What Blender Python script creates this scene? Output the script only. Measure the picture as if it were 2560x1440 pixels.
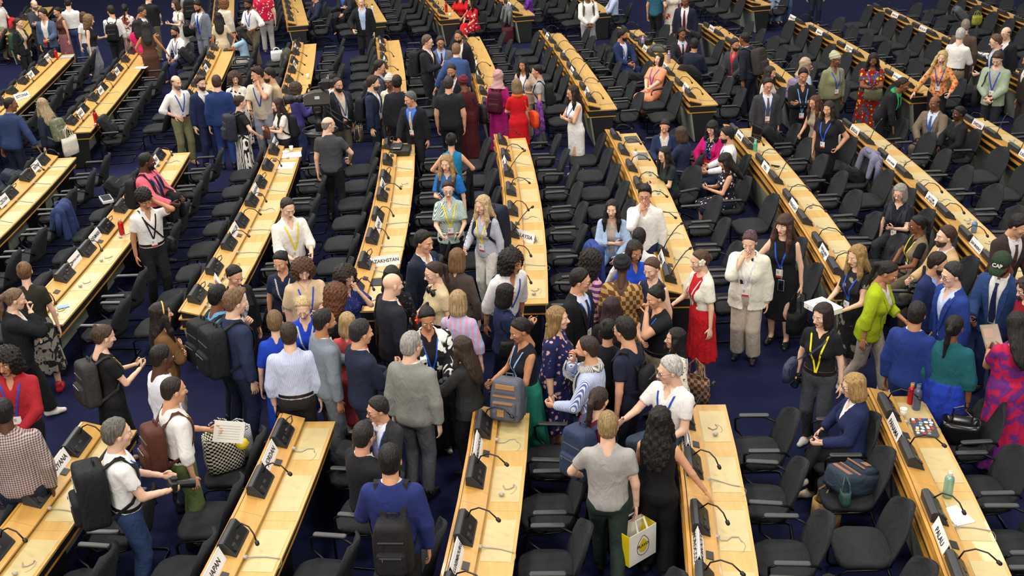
import bpy, math, random
import numpy as np
from mathutils import Matrix, Vector
from mathutils.bvhtree import BVHTree

for _o in list(bpy.data.objects):
    bpy.data.objects.remove(_o)
SC = bpy.context.scene
COL = SC.collection
random.seed(7)
RNG = np.random.default_rng(7)

# ------------------------------------------------------------------ camera, world, light, exposure
CAM_H, CAM_F, CAM_TILT, CAM_ROLL = 7.02, 2850.0, math.atan((720 + 580) / 2850.0), math.atan(0.0433)
_c, _s = math.cos(CAM_TILT), math.sin(CAM_TILT)
_FW = np.array([0, _c, -_s]); _DN = np.array([0, -_s, -_c]); _RT = np.array([1.0, 0, 0])
_cr, _sr = math.cos(CAM_ROLL), math.sin(CAM_ROLL)
CAM_R = _cr * _RT + _sr * _DN
CAM_D = -_sr * _RT + _cr * _DN
cam = bpy.data.cameras.new('camera')
cam.sensor_width = 36.0
cam.lens = CAM_F / 2560.0 * 36.0
cam.clip_end = 200
cam_o = bpy.data.objects.new('camera', cam)
COL.objects.link(cam_o)
_m = Matrix.Identity(4)
for i in range(3):
    _m[i][0] = CAM_R[i]; _m[i][1] = -CAM_D[i]; _m[i][2] = -_FW[i]
_m[2][3] = CAM_H
cam_o.matrix_world = _m
SC.camera = cam_o

def ray(px, py):
    return ((px - 1280) / CAM_F) * CAM_R + ((py - 720) / CAM_F) * CAM_D + _FW

def at(px, py, z=0.0):
    """where the line of sight through a pixel meets the level z"""
    d = ray(px, py)
    t = (z - CAM_H) / d[2]
    return np.array([t * d[0], t * d[1], z])

world = bpy.data.worlds.new('world')
SC.world = world
world.use_nodes = True
world.node_tree.nodes['Background'].inputs[0].default_value = (1.0, 0.97, 0.93, 1)
world.node_tree.nodes['Background'].inputs[1].default_value = 0.30

def lamp(name, loc, size, power, color=(1, 0.95, 0.87), aim=None):
    l = bpy.data.lights.new(name, 'AREA')
    l.shape = 'RECTANGLE'; l.size = size[0]; l.size_y = size[1]
    l.energy = power; l.color = color
    o = bpy.data.objects.new(name, l); COL.objects.link(o)
    o.location = loc
    if aim is not None:
        o.rotation_euler = (Vector(aim) - Vector(loc)).to_track_quat('-Z', 'Y').to_euler()
    return o

for ix, lx in enumerate((-12, -4, 4, 12)):
    for iy, ly in enumerate((5, 14, 23, 32)):
        lamp('ceiling_lamp', (lx, ly, 12.5), (1.6, 1.6), (430, 400, 330, 280)[ix])
lamp('upper_left_light', (-17, 27, 11.5), (14, 4), 1500, (1, 0.97, 0.93), (-1, 15, 0))  # broad area light for the brighter left half; no window modelled
lamp('front_fill', (-7, -5, 11), (6, 2), 900, (1, 0.95, 0.88), (-2, 14, 0))  # fill light added from the camera side to lift dark faces
lamp('front_fill', (6, -5, 11), (6, 2), 700, (1, 0.95, 0.88), (4, 14, 0))  # second added fill, right of the camera

SC.view_settings.view_transform = 'Standard'
SC.view_settings.look = 'None'
SC.view_settings.exposure = 0.36
SC.view_settings.gamma = 1.0
SC.view_settings.use_curve_mapping = False

# ------------------------------------------------------------------ helpers
def s2l(c):
    c = c / 255.0
    return c / 12.92 if c <= 0.04045 else ((c + 0.055) / 1.055) ** 2.4

def rgb(h):
    if not isinstance(h, str):
        return tuple(h)
    h = h.lstrip('#')
    return tuple(s2l(int(h[i:i + 2], 16)) for i in (0, 2, 4)) + (1.0,)

MATS = {}

def _newmat(key, rough):
    m = bpy.data.materials.new(key[:55]); m.use_nodes = True
    nt = m.node_tree
    b = nt.nodes['Principled BSDF']
    b.inputs['Roughness'].default_value = rough
    return m, nt, b

def _link(nt, a, b):
    nt.links.new(a, b)

def _mixcol(nt, fac, a, b):
    n = nt.nodes.new('ShaderNodeMix'); n.data_type = 'RGBA'
    if fac is not None:
        _link(nt, fac, n.inputs[0])
    if isinstance(a, tuple): n.inputs[6].default_value = a
    else: _link(nt, a, n.inputs[6])
    if isinstance(b, tuple): n.inputs[7].default_value = b
    else: _link(nt, b, n.inputs[7])
    return n.outputs[2]

def _math(nt, op, a, b=0.0, c=None):
    n = nt.nodes.new('ShaderNodeMath'); n.operation = op
    for i, v in enumerate((a, b) if c is None else (a, b, c)):
        if isinstance(v, (int, float)): n.inputs[i].default_value = v
        else: _link(nt, v, n.inputs[i])
    return n.outputs[0]

def _mapped(nt, scale):
    t = nt.nodes.new('ShaderNodeTexCoord')
    mp = nt.nodes.new('ShaderNodeMapping'); mp.inputs['Scale'].default_value = scale
    _link(nt, t.outputs['Object'], mp.inputs['Vector'])
    return mp.outputs[0]

def _noise(nt, scale, detail=3.0, vec=(1, 1, 1), dist=0.0):
    n = nt.nodes.new('ShaderNodeTexNoise')
    n.inputs['Scale'].default_value = scale; n.inputs['Detail'].default_value = detail
    n.inputs['Distortion'].default_value = dist
    _link(nt, _mapped(nt, vec), n.inputs['Vector'])
    return n.outputs[0]

def _bump(nt, b, h, strength, distance=0.01):
    n = nt.nodes.new('ShaderNodeBump')
    n.inputs['Strength'].default_value = strength; n.inputs['Distance'].default_value = distance
    _link(nt, h, n.inputs['Height']); _link(nt, n.outputs[0], b.inputs['Normal'])

def plain(color, rough=0.5, metal=0.0, alpha=None, key=''):
    k = ('plain', str(color), rough, metal, key)
    if k not in MATS:
        m, nt, b = _newmat('plain ' + str(color), rough)
        b.inputs['Metallic'].default_value = metal
        n = _noise(nt, 9.0, 2.0)
        c = rgb(color)
        d = tuple(x * 0.86 for x in c[:3]) + (1,)
        _link(nt, _mixcol(nt, n, d, c), b.inputs['Base Color'])
        MATS[k] = m
    return MATS[k]

def _thresh(nt, v, lo, hi):
    n = nt.nodes.new('ShaderNodeMapRange')
    n.inputs['From Min'].default_value = lo; n.inputs['From Max'].default_value = hi
    _link(nt, v, n.inputs['Value'])
    return n.outputs[0]

def _sep(nt, axis):
    t = nt.nodes.new('ShaderNodeTexCoord'); sp = nt.nodes.new('ShaderNodeSeparateXYZ')
    _link(nt, t.outputs['Object'], sp.inputs[0])
    return sp.outputs['XYZ'.index(axis)]

def _bands(nt, v, freq, duty=0.5):
    f = _math(nt, 'FRACT', _math(nt, 'MULTIPLY', v, freq))
    return _math(nt, 'LESS_THAN', f, duty)

def cloth(spec, rough=0.85):
    """'#rrggbb' or 'pattern:#a:#b[:freq]': woven cloth with folds in relief"""
    k = ('cloth', spec, rough)
    if k in MATS:
        return MATS[k]
    p = spec.split(':')
    m, nt, b = _newmat('cloth ' + spec, rough)
    b.inputs['Specular IOR Level'].default_value = 0.25
    if len(p) == 1:
        c = rgb(p[0]); d = tuple(x * 0.8 for x in c[:3]) + (1,)
        out = _mixcol(nt, _noise(nt, 14, 3), d, c)
    else:
        kind, A, B = p[0], rgb(p[1]), rgb(p[2])
        fr = float(p[3]) if len(p) > 3 else None
        if kind == 'stripe':
            f = _bands(nt, _sep(nt, 'X'), fr or 60)
        elif kind == 'hstripe':
            f = _bands(nt, _sep(nt, 'Z'), fr or 40)
        elif kind == 'check':
            f = _math(nt, 'ABSOLUTE', _math(nt, 'SUBTRACT', _bands(nt, _math(nt, 'ADD', _sep(nt, 'X'), _sep(nt, 'Y')), fr or 30), _bands(nt, _sep(nt, 'Z'), fr or 30)))
        elif kind == 'plaid':
            f = _math(nt, 'MULTIPLY', _math(nt, 'ADD', _bands(nt, _sep(nt, 'X'), fr or 28), _bands(nt, _sep(nt, 'Z'), fr or 28)), 0.5)
        elif kind == 'zebra':
            n = nt.nodes.new('ShaderNodeTexWave'); n.inputs['Scale'].default_value = fr or 9
            n.inputs['Distortion'].default_value = 6; n.inputs['Detail'].default_value = 1; n.inputs['Detail Scale'].default_value = 1.2
            _link(nt, _mapped(nt, (1, 1, 0.4)), n.inputs['Vector'])
            f = _thresh(nt, n.outputs[1], 0.46, 0.54)
        elif kind == 'camo':
            f = _thresh(nt, _noise(nt, fr or 13, 1.0, dist=1.0), 0.48, 0.53)
        else:  # floral / print: scattered blotches
            n = nt.nodes.new('ShaderNodeTexVoronoi'); n.inputs['Scale'].default_value = fr or 13
            w = _noise(nt, 22, 2)
            _link(nt, _mapped(nt, (1, 1, 1)), n.inputs['Vector'])
            f = _thresh(nt, _math(nt, 'ADD', n.outputs[0], _math(nt, 'MULTIPLY', w, 0.75)), 0.70, 0.62)
        out = _mixcol(nt, f, A, B)
        if len(p) > 4:
            n2 = nt.nodes.new('ShaderNodeTexVoronoi'); n2.inputs['Scale'].default_value = (fr or 13) * 0.8
            mp = nt.nodes.new('ShaderNodeMapping'); mp.inputs['Location'].default_value = (3.1, 1.7, 0.6)
            t = nt.nodes.new('ShaderNodeTexCoord'); _link(nt, t.outputs['Object'], mp.inputs[0]); _link(nt, mp.outputs[0], n2.inputs['Vector'])
            out = _mixcol(nt, _thresh(nt, n2.outputs[0], 0.42, 0.36), out, rgb(p[4]))
    _link(nt, out, b.inputs['Base Color'])
    h = _math(nt, 'ADD', _noise(nt, 7.5, 2.0, (1.5, 1.5, 0.75), 1.1), _math(nt, 'MULTIPLY', _noise(nt, 260, 1), 0.03))
    _bump(nt, b, h, 0.42, 0.045)
    MATS[k] = m
    return m

def skin_mat(c, rough=0.5):
    k = ('skin', c)
    if k not in MATS:
        m, nt, b = _newmat('skin ' + c, rough)
        cc = rgb(c); d = (cc[0] * 0.86, cc[1] * 0.76, cc[2] * 0.72, 1)
        _link(nt, _mixcol(nt, _noise(nt, 16, 3), d, cc), b.inputs['Base Color'])
        b.inputs['Specular IOR Level'].default_value = 0.35
        MATS[k] = m
    return MATS[k]

def hair_mat(c):
    k = ('hair', c)
    if k not in MATS:
        m, nt, b = _newmat('hair ' + c, 0.55)
        cc = rgb(c); d = tuple(x * 0.45 for x in cc[:3]) + (1,)
        n = _noise(nt, 26, 4, (3.2, 3.2, 0.35), 0.4)
        _link(nt, _mixcol(nt, _thresh(nt, n, 0.32, 0.62), d, cc), b.inputs['Base Color'])
        _bump(nt, b, n, 0.9, 0.02)
        b.inputs['Specular IOR Level'].default_value = 0.4
        MATS[k] = m
    return MATS[k]

def wood(c1, c2, key, grain=(9, 0.6, 9)):
    k = ('wood', key)
    if k not in MATS:
        m, nt, b = _newmat('wood ' + key, 0.38)
        n = _noise(nt, 2.2, 4, grain, 0.6)
        n2 = _noise(nt, 0.9, 2)
        o = _mixcol(nt, _thresh(nt, n, 0.3, 0.7), rgb(c1), rgb(c2))
        _link(nt, _mixcol(nt, _math(nt, 'MULTIPLY', n2, 0.35), o, rgb(c1)), b.inputs['Base Color'])
        b.inputs['Coat Weight'].default_value = 0.12
        MATS[k] = m
    return MATS[k]

def put(o, parent=None, label=None, cat=None, group=None, kind=None):
    COL.objects.link(o)
    if parent is not None: o.parent = parent
    if label: o['label'] = label
    if cat: o['category'] = cat
    if group: o['group'] = group
    if kind: o['kind'] = kind
    return o

def thing(name, loc, label, cat, rz=0.0, group=None):
    o = bpy.data.objects.new(name, None)
    o.empty_display_size = 0.1
    o.location = loc; o.rotation_euler = (0, 0, rz)
    return put(o, None, label, cat, group)

def mesh_np(name, V, Q, mats, mi=None, smooth=True):
    """mesh from an (n,3) array and an (m,4) quad array (-1 in the last place: triangle)"""
    me = bpy.data.meshes.new(name)
    Q = np.asarray(Q, dtype=np.int32)
    tri = Q[:, 3] < 0
    cnt = np.where(tri, 3, 4).astype(np.int32)
    flat = Q.reshape(-1); flat = flat[flat >= 0]
    me.vertices.add(len(V)); me.vertices.foreach_set('co', np.asarray(V, dtype=np.float32).reshape(-1))
    me.loops.add(len(flat)); me.loops.foreach_set('vertex_index', flat)
    me.polygons.add(len(Q))
    st = np.concatenate(([0], np.cumsum(cnt)[:-1])).astype(np.int32)
    me.polygons.foreach_set('loop_start', st)
    if smooth:
        me.polygons.foreach_set('use_smooth', np.ones(len(Q), dtype=bool))
    for m in (mats if isinstance(mats, (list, tuple)) else [mats]):
        me.materials.append(m)
    if mi is not None:
        me.polygons.foreach_set('material_index', np.asarray(mi, dtype=np.int32))
    me.update(calc_edges=True)
    return me

class MB:
    """collects simple shapes into ONE mesh"""
    def __init__(s):
        s.V = []; s.F = []; s.M = []; s.m = 0
    def _add(s, v, f):
        n = len(s.V)
        s.V += [tuple(map(float, p)) for p in v]
        s.F += [tuple(i + n for i in q) for q in f]
        s.M += [s.m] * len(f)
        return s
    def hexa(s, p):
        return s._add(p, [(0, 3, 2, 1), (4, 5, 6, 7), (0, 1, 5, 4), (1, 2, 6, 5), (2, 3, 7, 6), (3, 0, 4, 7)])
    def box(s, c, d, rz=0.0, rot=None, bev=0.0):
        x, y, z = d[0] / 2, d[1] / 2, d[2] / 2
        R = rot if rot is not None else Matrix.Rotation(rz, 3, 'Z')
        if bev <= 0:
            p = [(-x, -y, -z), (x, -y, -z), (x, y, -z), (-x, y, -z), (-x, -y, z), (x, -y, z), (x, y, z), (-x, y, z)]
            return s.hexa([Vector(c) + R @ Vector(q) for q in p])
        rings = []
        def rr(ix, iy, zz):
            k = min(bev, ix * 0.9, iy * 0.9)
            o = [(ix, -iy + k), (ix, iy - k), (ix - k, iy), (-ix + k, iy), (-ix, iy - k), (-ix, -iy + k), (-ix + k, -iy), (ix - k, -iy)]
            return [Vector(c) + R @ Vector((a, b, zz)) for a, b in o]
        e = bev * 0.6
        rings = [rr(x - e, y - e, -z), rr(x, y, -z + e), rr(x, y, z - e), rr(x - e, y - e, z)]
        return s.loft(rings)
    def loft(s, rings, caps=True):
        n = len(rings[0]); v = [p for r in rings for p in r]; f = []
        for k in range(len(rings) - 1):
            for i in range(n):
                j = (i + 1) % n
                f.append((k * n + i, k * n + j, (k + 1) * n + j, (k + 1) * n + i))
        if caps:
            f.append(tuple(range(n - 1, -1, -1)))
            f.append(tuple((len(rings) - 1) * n + i for i in range(n)))
        return s._add(v, f)
    def tube(s, path, r, n=6, flat=None):
        path = [Vector(p) for p in path]
        rings = []; prev = None
        for i, p in enumerate(path):
            t = (path[min(i + 1, len(path) - 1)] - path[max(i - 1, 0)])
            t = t.normalized() if t.length > 1e-9 else Vector((0, 0, 1))
            if prev is None:
                a = Vector((0, 0, 1)) if abs(t.z) < 0.9 else Vector((1, 0, 0))
                u = t.cross(a).normalized()
            else:
                u = (prev - t * prev.dot(t))
                u = u.normalized() if u.length > 1e-6 else t.orthogonal().normalized()
            prev = u; w = t.cross(u)
            q = r[i] if isinstance(r, (list, tuple)) else r
            rings.append([p + (u * math.cos(6.28318 * k / n) + w * math.sin(6.28318 * k / n)) * q for k in range(n)])
        return s.loft(rings)
    def lathe(s, prof, c=(0, 0, 0), n=12, R=None):
        rings = []
        for r, z in prof:
            ring = [Vector((r * math.cos(6.28318 * k / n), r * math.sin(6.28318 * k / n), z)) for k in range(n)]
            if R is not None: ring = [R @ p for p in ring]
            rings.append([p + Vector(c) for p in ring])
        return s.loft(rings)
    def strip(s, pts, nrm, width, th=0.004):
        """a flat band through pts; nrm gives the outward direction at each point"""
        L = []
        P = [Vector(p) for p in pts]; N = [Vector(n).normalized() for n in nrm]
        rings = []
        for i, p in enumerate(P):
            t = P[min(i + 1, len(P) - 1)] - P[max(i - 1, 0)]
            t = t.normalized() if t.length > 1e-9 else Vector((0, 0, 1))
            w = t.cross(N[i]); w = w.normalized() if w.length > 1e-6 else Vector((1, 0, 0))
            q = (width[i] if isinstance(width, (list, tuple)) else width) / 2
            rings.append([p - w * q, p + w * q, p + w * q + N[i] * th, p - w * q + N[i] * th])
        return s.loft(rings)
    def mesh(s, name, mats, smooth=False):
        me = bpy.data.meshes.new(name)
        me.from_pydata(s.V, [], s.F)
        for m in (mats if isinstance(mats, (list, tuple)) else [mats]):
            me.materials.append(m)
        if len(set(s.M)) > 1 or s.m:
            me.polygons.foreach_set('material_index', s.M)
        if smooth:
            me.polygons.foreach_set('use_smooth', [True] * len(s.F))
        me.update()
        return me
    def build(s, name, mats, parent=None, smooth=False, **kw):
        return put(bpy.data.objects.new(name, s.mesh(name, mats, smooth)), parent, **kw)

def copy_tree(root, loc, rz, label=None, group=None):
    r = root.copy(); COL.objects.link(r); r.location = loc; r.rotation_euler = (0, 0, rz)
    if label: r['label'] = label
    if group: r['group'] = group
    for ch in root.children:
        c = ch.copy(); COL.objects.link(c); c.parent = r
        for g in ch.children:
            d = g.copy(); COL.objects.link(d); d.parent = c
    return r

def ball(c, r, n=8, m=6):
    v = [(0, 0, 1)]; f = []
    for i in range(1, m):
        for j in range(n):
            a, b = math.pi * i / m, 2 * math.pi * j / n
            v.append((math.sin(a) * math.cos(b), math.sin(a) * math.sin(b), math.cos(a)))
    v.append((0, 0, -1))
    for j in range(n):
        f.append((0, 1 + j, 1 + (j + 1) % n, -1))
        for i in range(m - 2):
            p = 1 + i * n
            f.append((p + j, p + n + j, p + n + (j + 1) % n, p + (j + 1) % n))
        p = 1 + (m - 2) * n
        f.append((p + j, len(v) - 1, p + (j + 1) % n, -1))
    return np.array(v) * np.array(r) + np.array(c), np.array(f)


def lettering(name, body, size, mat, parent, M, extrude=.0005, bold=.0, space=1.0):
    """flat letters as an ordinary mesh"""
    tc = bpy.data.curves.new(name, 'FONT'); tc.body = body; tc.size = size; tc.align_x = 'CENTER'; tc.align_y = 'CENTER'
    tc.extrude = extrude; tc.offset = bold; tc.resolution_u = 2; tc.space_line = .85
    tmp = bpy.data.objects.new('tmp', tc)
    me = bpy.data.meshes.new_from_object(tmp)
    bpy.data.objects.remove(tmp); bpy.data.curves.remove(tc)
    me.materials.clear(); me.materials.append(mat)
    o = put(bpy.data.objects.new(name, me), parent)
    o.matrix_local = M
    return o
# ------------------------------------------------------------------ the hall
CARPET = None
def carpet():
    m, nt, b = _newmat('carpet', 0.95)
    c, d = rgb('#181d42'), rgb('#0e1129')
    n = _noise(nt, 420, 2); n2 = _noise(nt, 1.3, 3)
    _link(nt, _mixcol(nt, _math(nt, 'ADD', _math(nt, 'MULTIPLY', n, .6), _math(nt, 'MULTIPLY', n2, .4)), d, c), b.inputs['Base Color'])
    _bump(nt, b, n, .25, .006)
    b.inputs['Specular IOR Level'].default_value = .15
    return m
mb = MB(); mb.box((0, 20, -.06), (64, 64, .12)); mb.build('floor', carpet(), None, kind='structure')
WALLM = plain('#b9b2a4', .9)
for nm, c, d in (('wall_far', (0, 52.1, 6.4), (64, .2, 13)), ('wall_near', (0, -12.1, 6.4), (64, .2, 13)), ('wall_left', (-32.1, 20, 6.4), (.2, 64.4, 13)), ('wall_right', (32.1, 20, 6.4), (.2, 64.4, 13))):
    mb = MB(); mb.box(c, d); mb.build(nm, WALLM, None, kind='structure')
# pale joints in the carpet of the cross aisle
for i, (a, b_) in enumerate((((-7.2, 19.55), (-4.9, 19.55)), ((-7.0, 19.0), (-5.0, 19.0)), ((1.1, 20.9), (1.75, 20.9)), ((1.45, 20.2), (1.45, 21.6)))):
    mb = MB(); mb.box(((a[0] + b_[0]) / 2, (a[1] + b_[1]) / 2, .003), (max(.014, b_[0] - a[0]), max(.014, b_[1] - a[1]), .006))
    mb.build('trim_%d' % (i + 1), plain('#6a6f92', .8), None, kind='structure')

W_SHELF, W_TOP = wood('#bc8b42', '#cba056', 'shelf'), wood('#bf9650', '#cda863', 'top')
W_EDGE = wood('#b87f2c', '#c9963f', 'edge'); W_PAD = plain('#c8b480', .42)
M_BLACK = plain('#121315', .6); M_PANEL = plain('#83877b', .5); M_SOCKET = plain('#2c2d2e', .45)

# desks: (row label, right edge far -> near in plan, x of the far end, y far, y near)
def curve_x(x0, y0, y, blk):
    t = y0 - y
    if blk == 'N': return x0 - .055 * t - .012 * t * t
    if blk == 'M': return x0 + .19 * (1 - ((t - 3.6) / 3.6) ** 2) * .55 + .012 * t
    if blk == 'F': return x0 + .125 * t - .004 * t * t
    return x0 + .20 * t
DESKS = []
WIDTH = .57
def desk(key, label, blk, x0, y0, y1, xs=None):
    n = max(2, int(round((y0 - y1) / .88)))
    ys = [y0 - (y0 - y1) * i / n for i in range(n + 1)]
    if xs is None: P = [np.array([curve_x(x0, y0, y, blk), y]) for y in ys]
    else: P = [np.array([np.interp(y, [q[1] for q in xs][::-1], [q[0] for q in xs][::-1]), y]) for y in ys]
    DESKS.append(dict(key=key, label=label, P=P, blk=blk))
    return DESKS[-1]

def nrm_left(P, i):
    a, b = P[max(i - 1, 0)], P[min(i + 1, len(P) - 1)]
    d = (a - b); d /= np.linalg.norm(d)
    return np.array([-d[1], d[0]]), d      # to the left of someone looking along the row

def build_desk(D):
    P = D['P']; c = P[len(P) // 2]
    root = thing('conference_desk', (c[0], c[1], 0), D['label'], 'desk', 0, None)
    def pt(i, u, z):
        n, d = nrm_left(P, i)
        q = P[i] + n * u
        return Vector((q[0] - c[0], q[1] - c[1], z))
    def run(name, i0, i1, sec, mat, gap=.0, bev=None):
        rings = []
        for i in range(i0, i1 + 1):
            r = [pt(i, u, z) for u, z in sec]
            if gap and i in (i0, i1):
                n, d = nrm_left(P, i); s_ = -gap if i == i0 else gap
                r = [q + Vector((d[0] * s_, d[1] * s_, 0)) for q in r]
            rings.append(r)
        mb = MB(); mb.loft(rings); return mb.build(name, mat, root)
    N = len(P) - 1
    cuts = list(range(0, N, 2)); cuts = [(a, min(a + 2, N)) for a in cuts]
    if cuts[-1][1] - cuts[-1][0] == 1 and len(cuts) > 1:
        cuts[-2] = (cuts[-2][0], N); cuts.pop()
    for a, b in cuts:
        run('desktop_board', a, b, [(0, .735), (.36, .735), (.36, .760), (0, .760)], W_TOP, .0015)
        run('shelf_board', a, b, [(.325, .785), (.553, .850), (.553, .870), (.325, .805)], W_SHELF, .0015)
        run('front_panel', a, b, [(.44, .02), (.47, .02), (.555, .600), (.525, .600)], M_PANEL, .003)
    run('edge_strip', 0, N, [(.561, .848), (.590, .848), (.590, .866), (.561, .868)], W_EDGE)
    run('riser', 0, N, [(.34, .76), (.550, .76), (.550, .849), (.34, .790)], M_BLACK)
    run('middle_board', 0, N, [(.36, .735), (.600, .735), (.600, .757), (.36, .757)], W_EDGE)
    run('apron', 0, N, [(.035, .625), (.565, .625), (.565, .735), (.035, .735)], M_BLACK)
    run('under_board', 0, N, [(.03, .603), (.600, .603), (.600, .625), (.03, .625)], W_EDGE)
    for i in sorted(set([0, N] + [a for a, b in cuts])):
        n, d = nrm_left(P, i); s_ = -1 if i == 0 else (1 if i == N else 0)
        o = Vector((d[0], d[1], 0))
        e0 = o * (.015 + s_ * .03); e1 = o * (-.015 + s_ * .03)
        sec = [(.12, .02), (.44, .02), (.525, .60), (.08, .60)]
        mb = MB(); mb.loft([[pt(i, u, z) + e0 for u, z in sec], [pt(i, u, z) + e1 for u, z in sec]])
        mb.build('support_leg', M_BLACK, root)
    for i in range(N):
        a, b = P[i], P[i + 1]; m = (a + b) / 2
        n, d = nrm_left(P, i); d = (a - b) / np.linalg.norm(a - b); n = np.array([-d[1], d[0]])
        rz = math.atan2(n[1], n[0])
        if D['near']:
            q = m + n * .165 - c
            mb = MB(); mb.box((q[0], q[1], .7615), (.270, .60, .003), rz=rz); mb.build('writing_pad', W_PAD, root)
            if i % 2 == 1:
                q = m + n * .40 + d * .42 - c
                mb = MB(); mb.box((q[0], q[1], .832), (.065, .105, .008), rot=Matrix.Rotation(rz, 3, 'Z') @ Matrix.Rotation(-.28, 3, 'Y'))
                mb.build('cable_hatch', M_SOCKET, root)
    return root

PRE = 'long pale wood conference '
def add_desk(tag, blk, x0, y0, y1, xs=None):
    desk(tag, PRE + tag, blk, x0, y0, y1, xs)
for x0, nm in ((-4.06, 'GUYANA'), (-1.94, 'JORDAN and JAPAN'), (.13, 'MADAGASCAR and LUXEMBOURG'), (2.22, 'MOROCCO'), (4.31, 'PANAMA and PALAU')):
    add_desk('desk with the %s name card%s' % (nm, 's' if ' and ' in nm else ''), 'N', x0, 10.5, 6.1)
for x0, nm in ((-7.98, 'CZECHIA'), (-5.86, 'DENMARK'), (-3.78, 'HOLY SEE'), (-1.69, 'KAZAKHSTAN'), (.37, 'MALAYSIA'), (2.43, 'NAMIBIA'), (4.62, 'PERU'), (6.68, 'SENEGAL'), (8.88, 'SWEDEN')):
    add_desk('desk with the %s name card' % nm, 'M', x0, 20.42, 13.2)
for x0, nm, ye in ((-10.98, 'desk with a pale blue folder', 22.1), (-8.95, 'desk with the red folder', 22.1), (-6.85, 'desk beside the seated woman in light blue', 22.9), (-4.76, 'desk behind the broadcast camera', 22.9), (-2.63, 'desk right of the broadcast camera', 23.0), (-.56, 'desk under the leaning man in blue blazer', 22.1),
                   (1.55, 'desk with the PORTUGAL name card', 22.1), (3.56, 'desk with the POLAND name card', 22.1), (5.65, 'desk with the SINGAPORE name card', 22.1), (7.98, 'desk with the THAILAND name card', 22.1)):
    add_desk(nm, 'F', x0, 29.4, ye)
add_desk('desk with the URUGUAY name card', 'F', 0, 30.8, 22.3, [(10.42, 30.8), (10.68, 27.2), (11.0, 22.3)])
add_desk('desk in the top right corner', 'F', 0, 32, 25, [(12.95, 32), (13.2, 28.7), (13.4, 25)])
for x0, nm in ((-13.1, 'desk in the top left corner'), (-7.4, 'desk behind the red flowered shirt'), (-5.32, 'desk beside the seated person in navy'), (-3.15, 'desk beside the lone man in black'), (-1.10, 'desk beside the red flowered dress'), (.96, 'desk with the NIGERIA name card'), (3.1, 'desk behind the man in white polo'), (7.55, 'desk left of the jeans legs')):
    add_desk(nm, 'T', x0, 36.5, 31.9)
    for p in DESKS[-1]['P']: p[0] -= .20 * 4.6
for D in DESKS:
    D['near'] = D['blk'] in 'NM'
    build_desk(D)

# ---- delegate console: wedge housing, control face, gooseneck microphone
def console_proto():
    root = thing('delegate_console', (0, 0, 0), 'x', 'console')
    mb = MB()
    # x across (towards the sitter is +x), y along the desk
    sec = [(-.062, 0), (.062, -.015), (.058, .0), (-.020, .098), (-.045, .098), (-.062, .086)]
    mb.loft([[Vector((x, y, z)) for x, z in sec] for y in (-.125, .125)])
    mb.build('housing', plain('#2b2e31', .5), root)
    mb = MB(); a = Vector((.058, 0, .0)); b = Vector((-.020, 0, .098)); n = Vector((.098, 0, .078)).normalized()
    f = lambda t, y, o: a * (1 - t) + b * t + n * o + Vector((0, y, 0))
    mb.hexa([f(.08, -.112, 0), f(.92, -.112, 0), f(.92, .112, 0), f(.08, .112, 0), f(.08, -.112, .004), f(.92, -.112, .004), f(.92, .112, .004), f(.08, .112, .004)])
    cp = mb.build('control_face', plain('#161719', .35), root)
    mb = MB()
    for y in (-.07, .0): mb.hexa([f(.35, y - .018, .004), f(.5, y - .018, .004), f(.5, y + .018, .004), f(.35, y + .018, .004), f(.35, y - .018, .008), f(.5, y - .018, .008), f(.5, y + .018, .008), f(.35, y + .018, .008)])
    mb.build('button', plain('#3a3c40', .4), cp)
    mb = MB(); mb.tube([f(.25, -.08, .004), f(.25, -.08, .012)], .022, 10); mb.build('dial', plain('#232427', .4), cp)
    root.scale = (1.32, 1.5, 1.28)
    return root

def mic_mesh(v):
    mb = MB()
    P = [[(.0, .07, .06), (.03, .07, .13), (.09, .05, .17), (.16, .03, .16), (.21, .01, .12)],
         [(.0, .07, .06), (.02, .09, .11), (.05, .12, .12), (.07, .06, .11), (.05, .0, .09)],
         [(.0, -.07, .06), (.04, -.05, .14), (.11, .02, .21), (.17, .08, .25), (.20, .10, .26)],
         [(.0, .07, .06), (.05, .05, .12), (.11, .02, .12), (.15, -.01, .09), (.17, -.03, .05)]][v]
    mb.tube(P, .0055, 5)
    d = (Vector(P[-1]) - Vector(P[-2])).normalized()
    e = Vector(P[-1])
    mb.tube([e, e + d * .008, e + d * .030, e + d * .038], [.006, .014, .014, .007], 7)
    return mb.mesh('microphone', plain('#0d0d0f', .45), True)
MICS = [mic_mesh(v) for v in range(4)]

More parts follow.
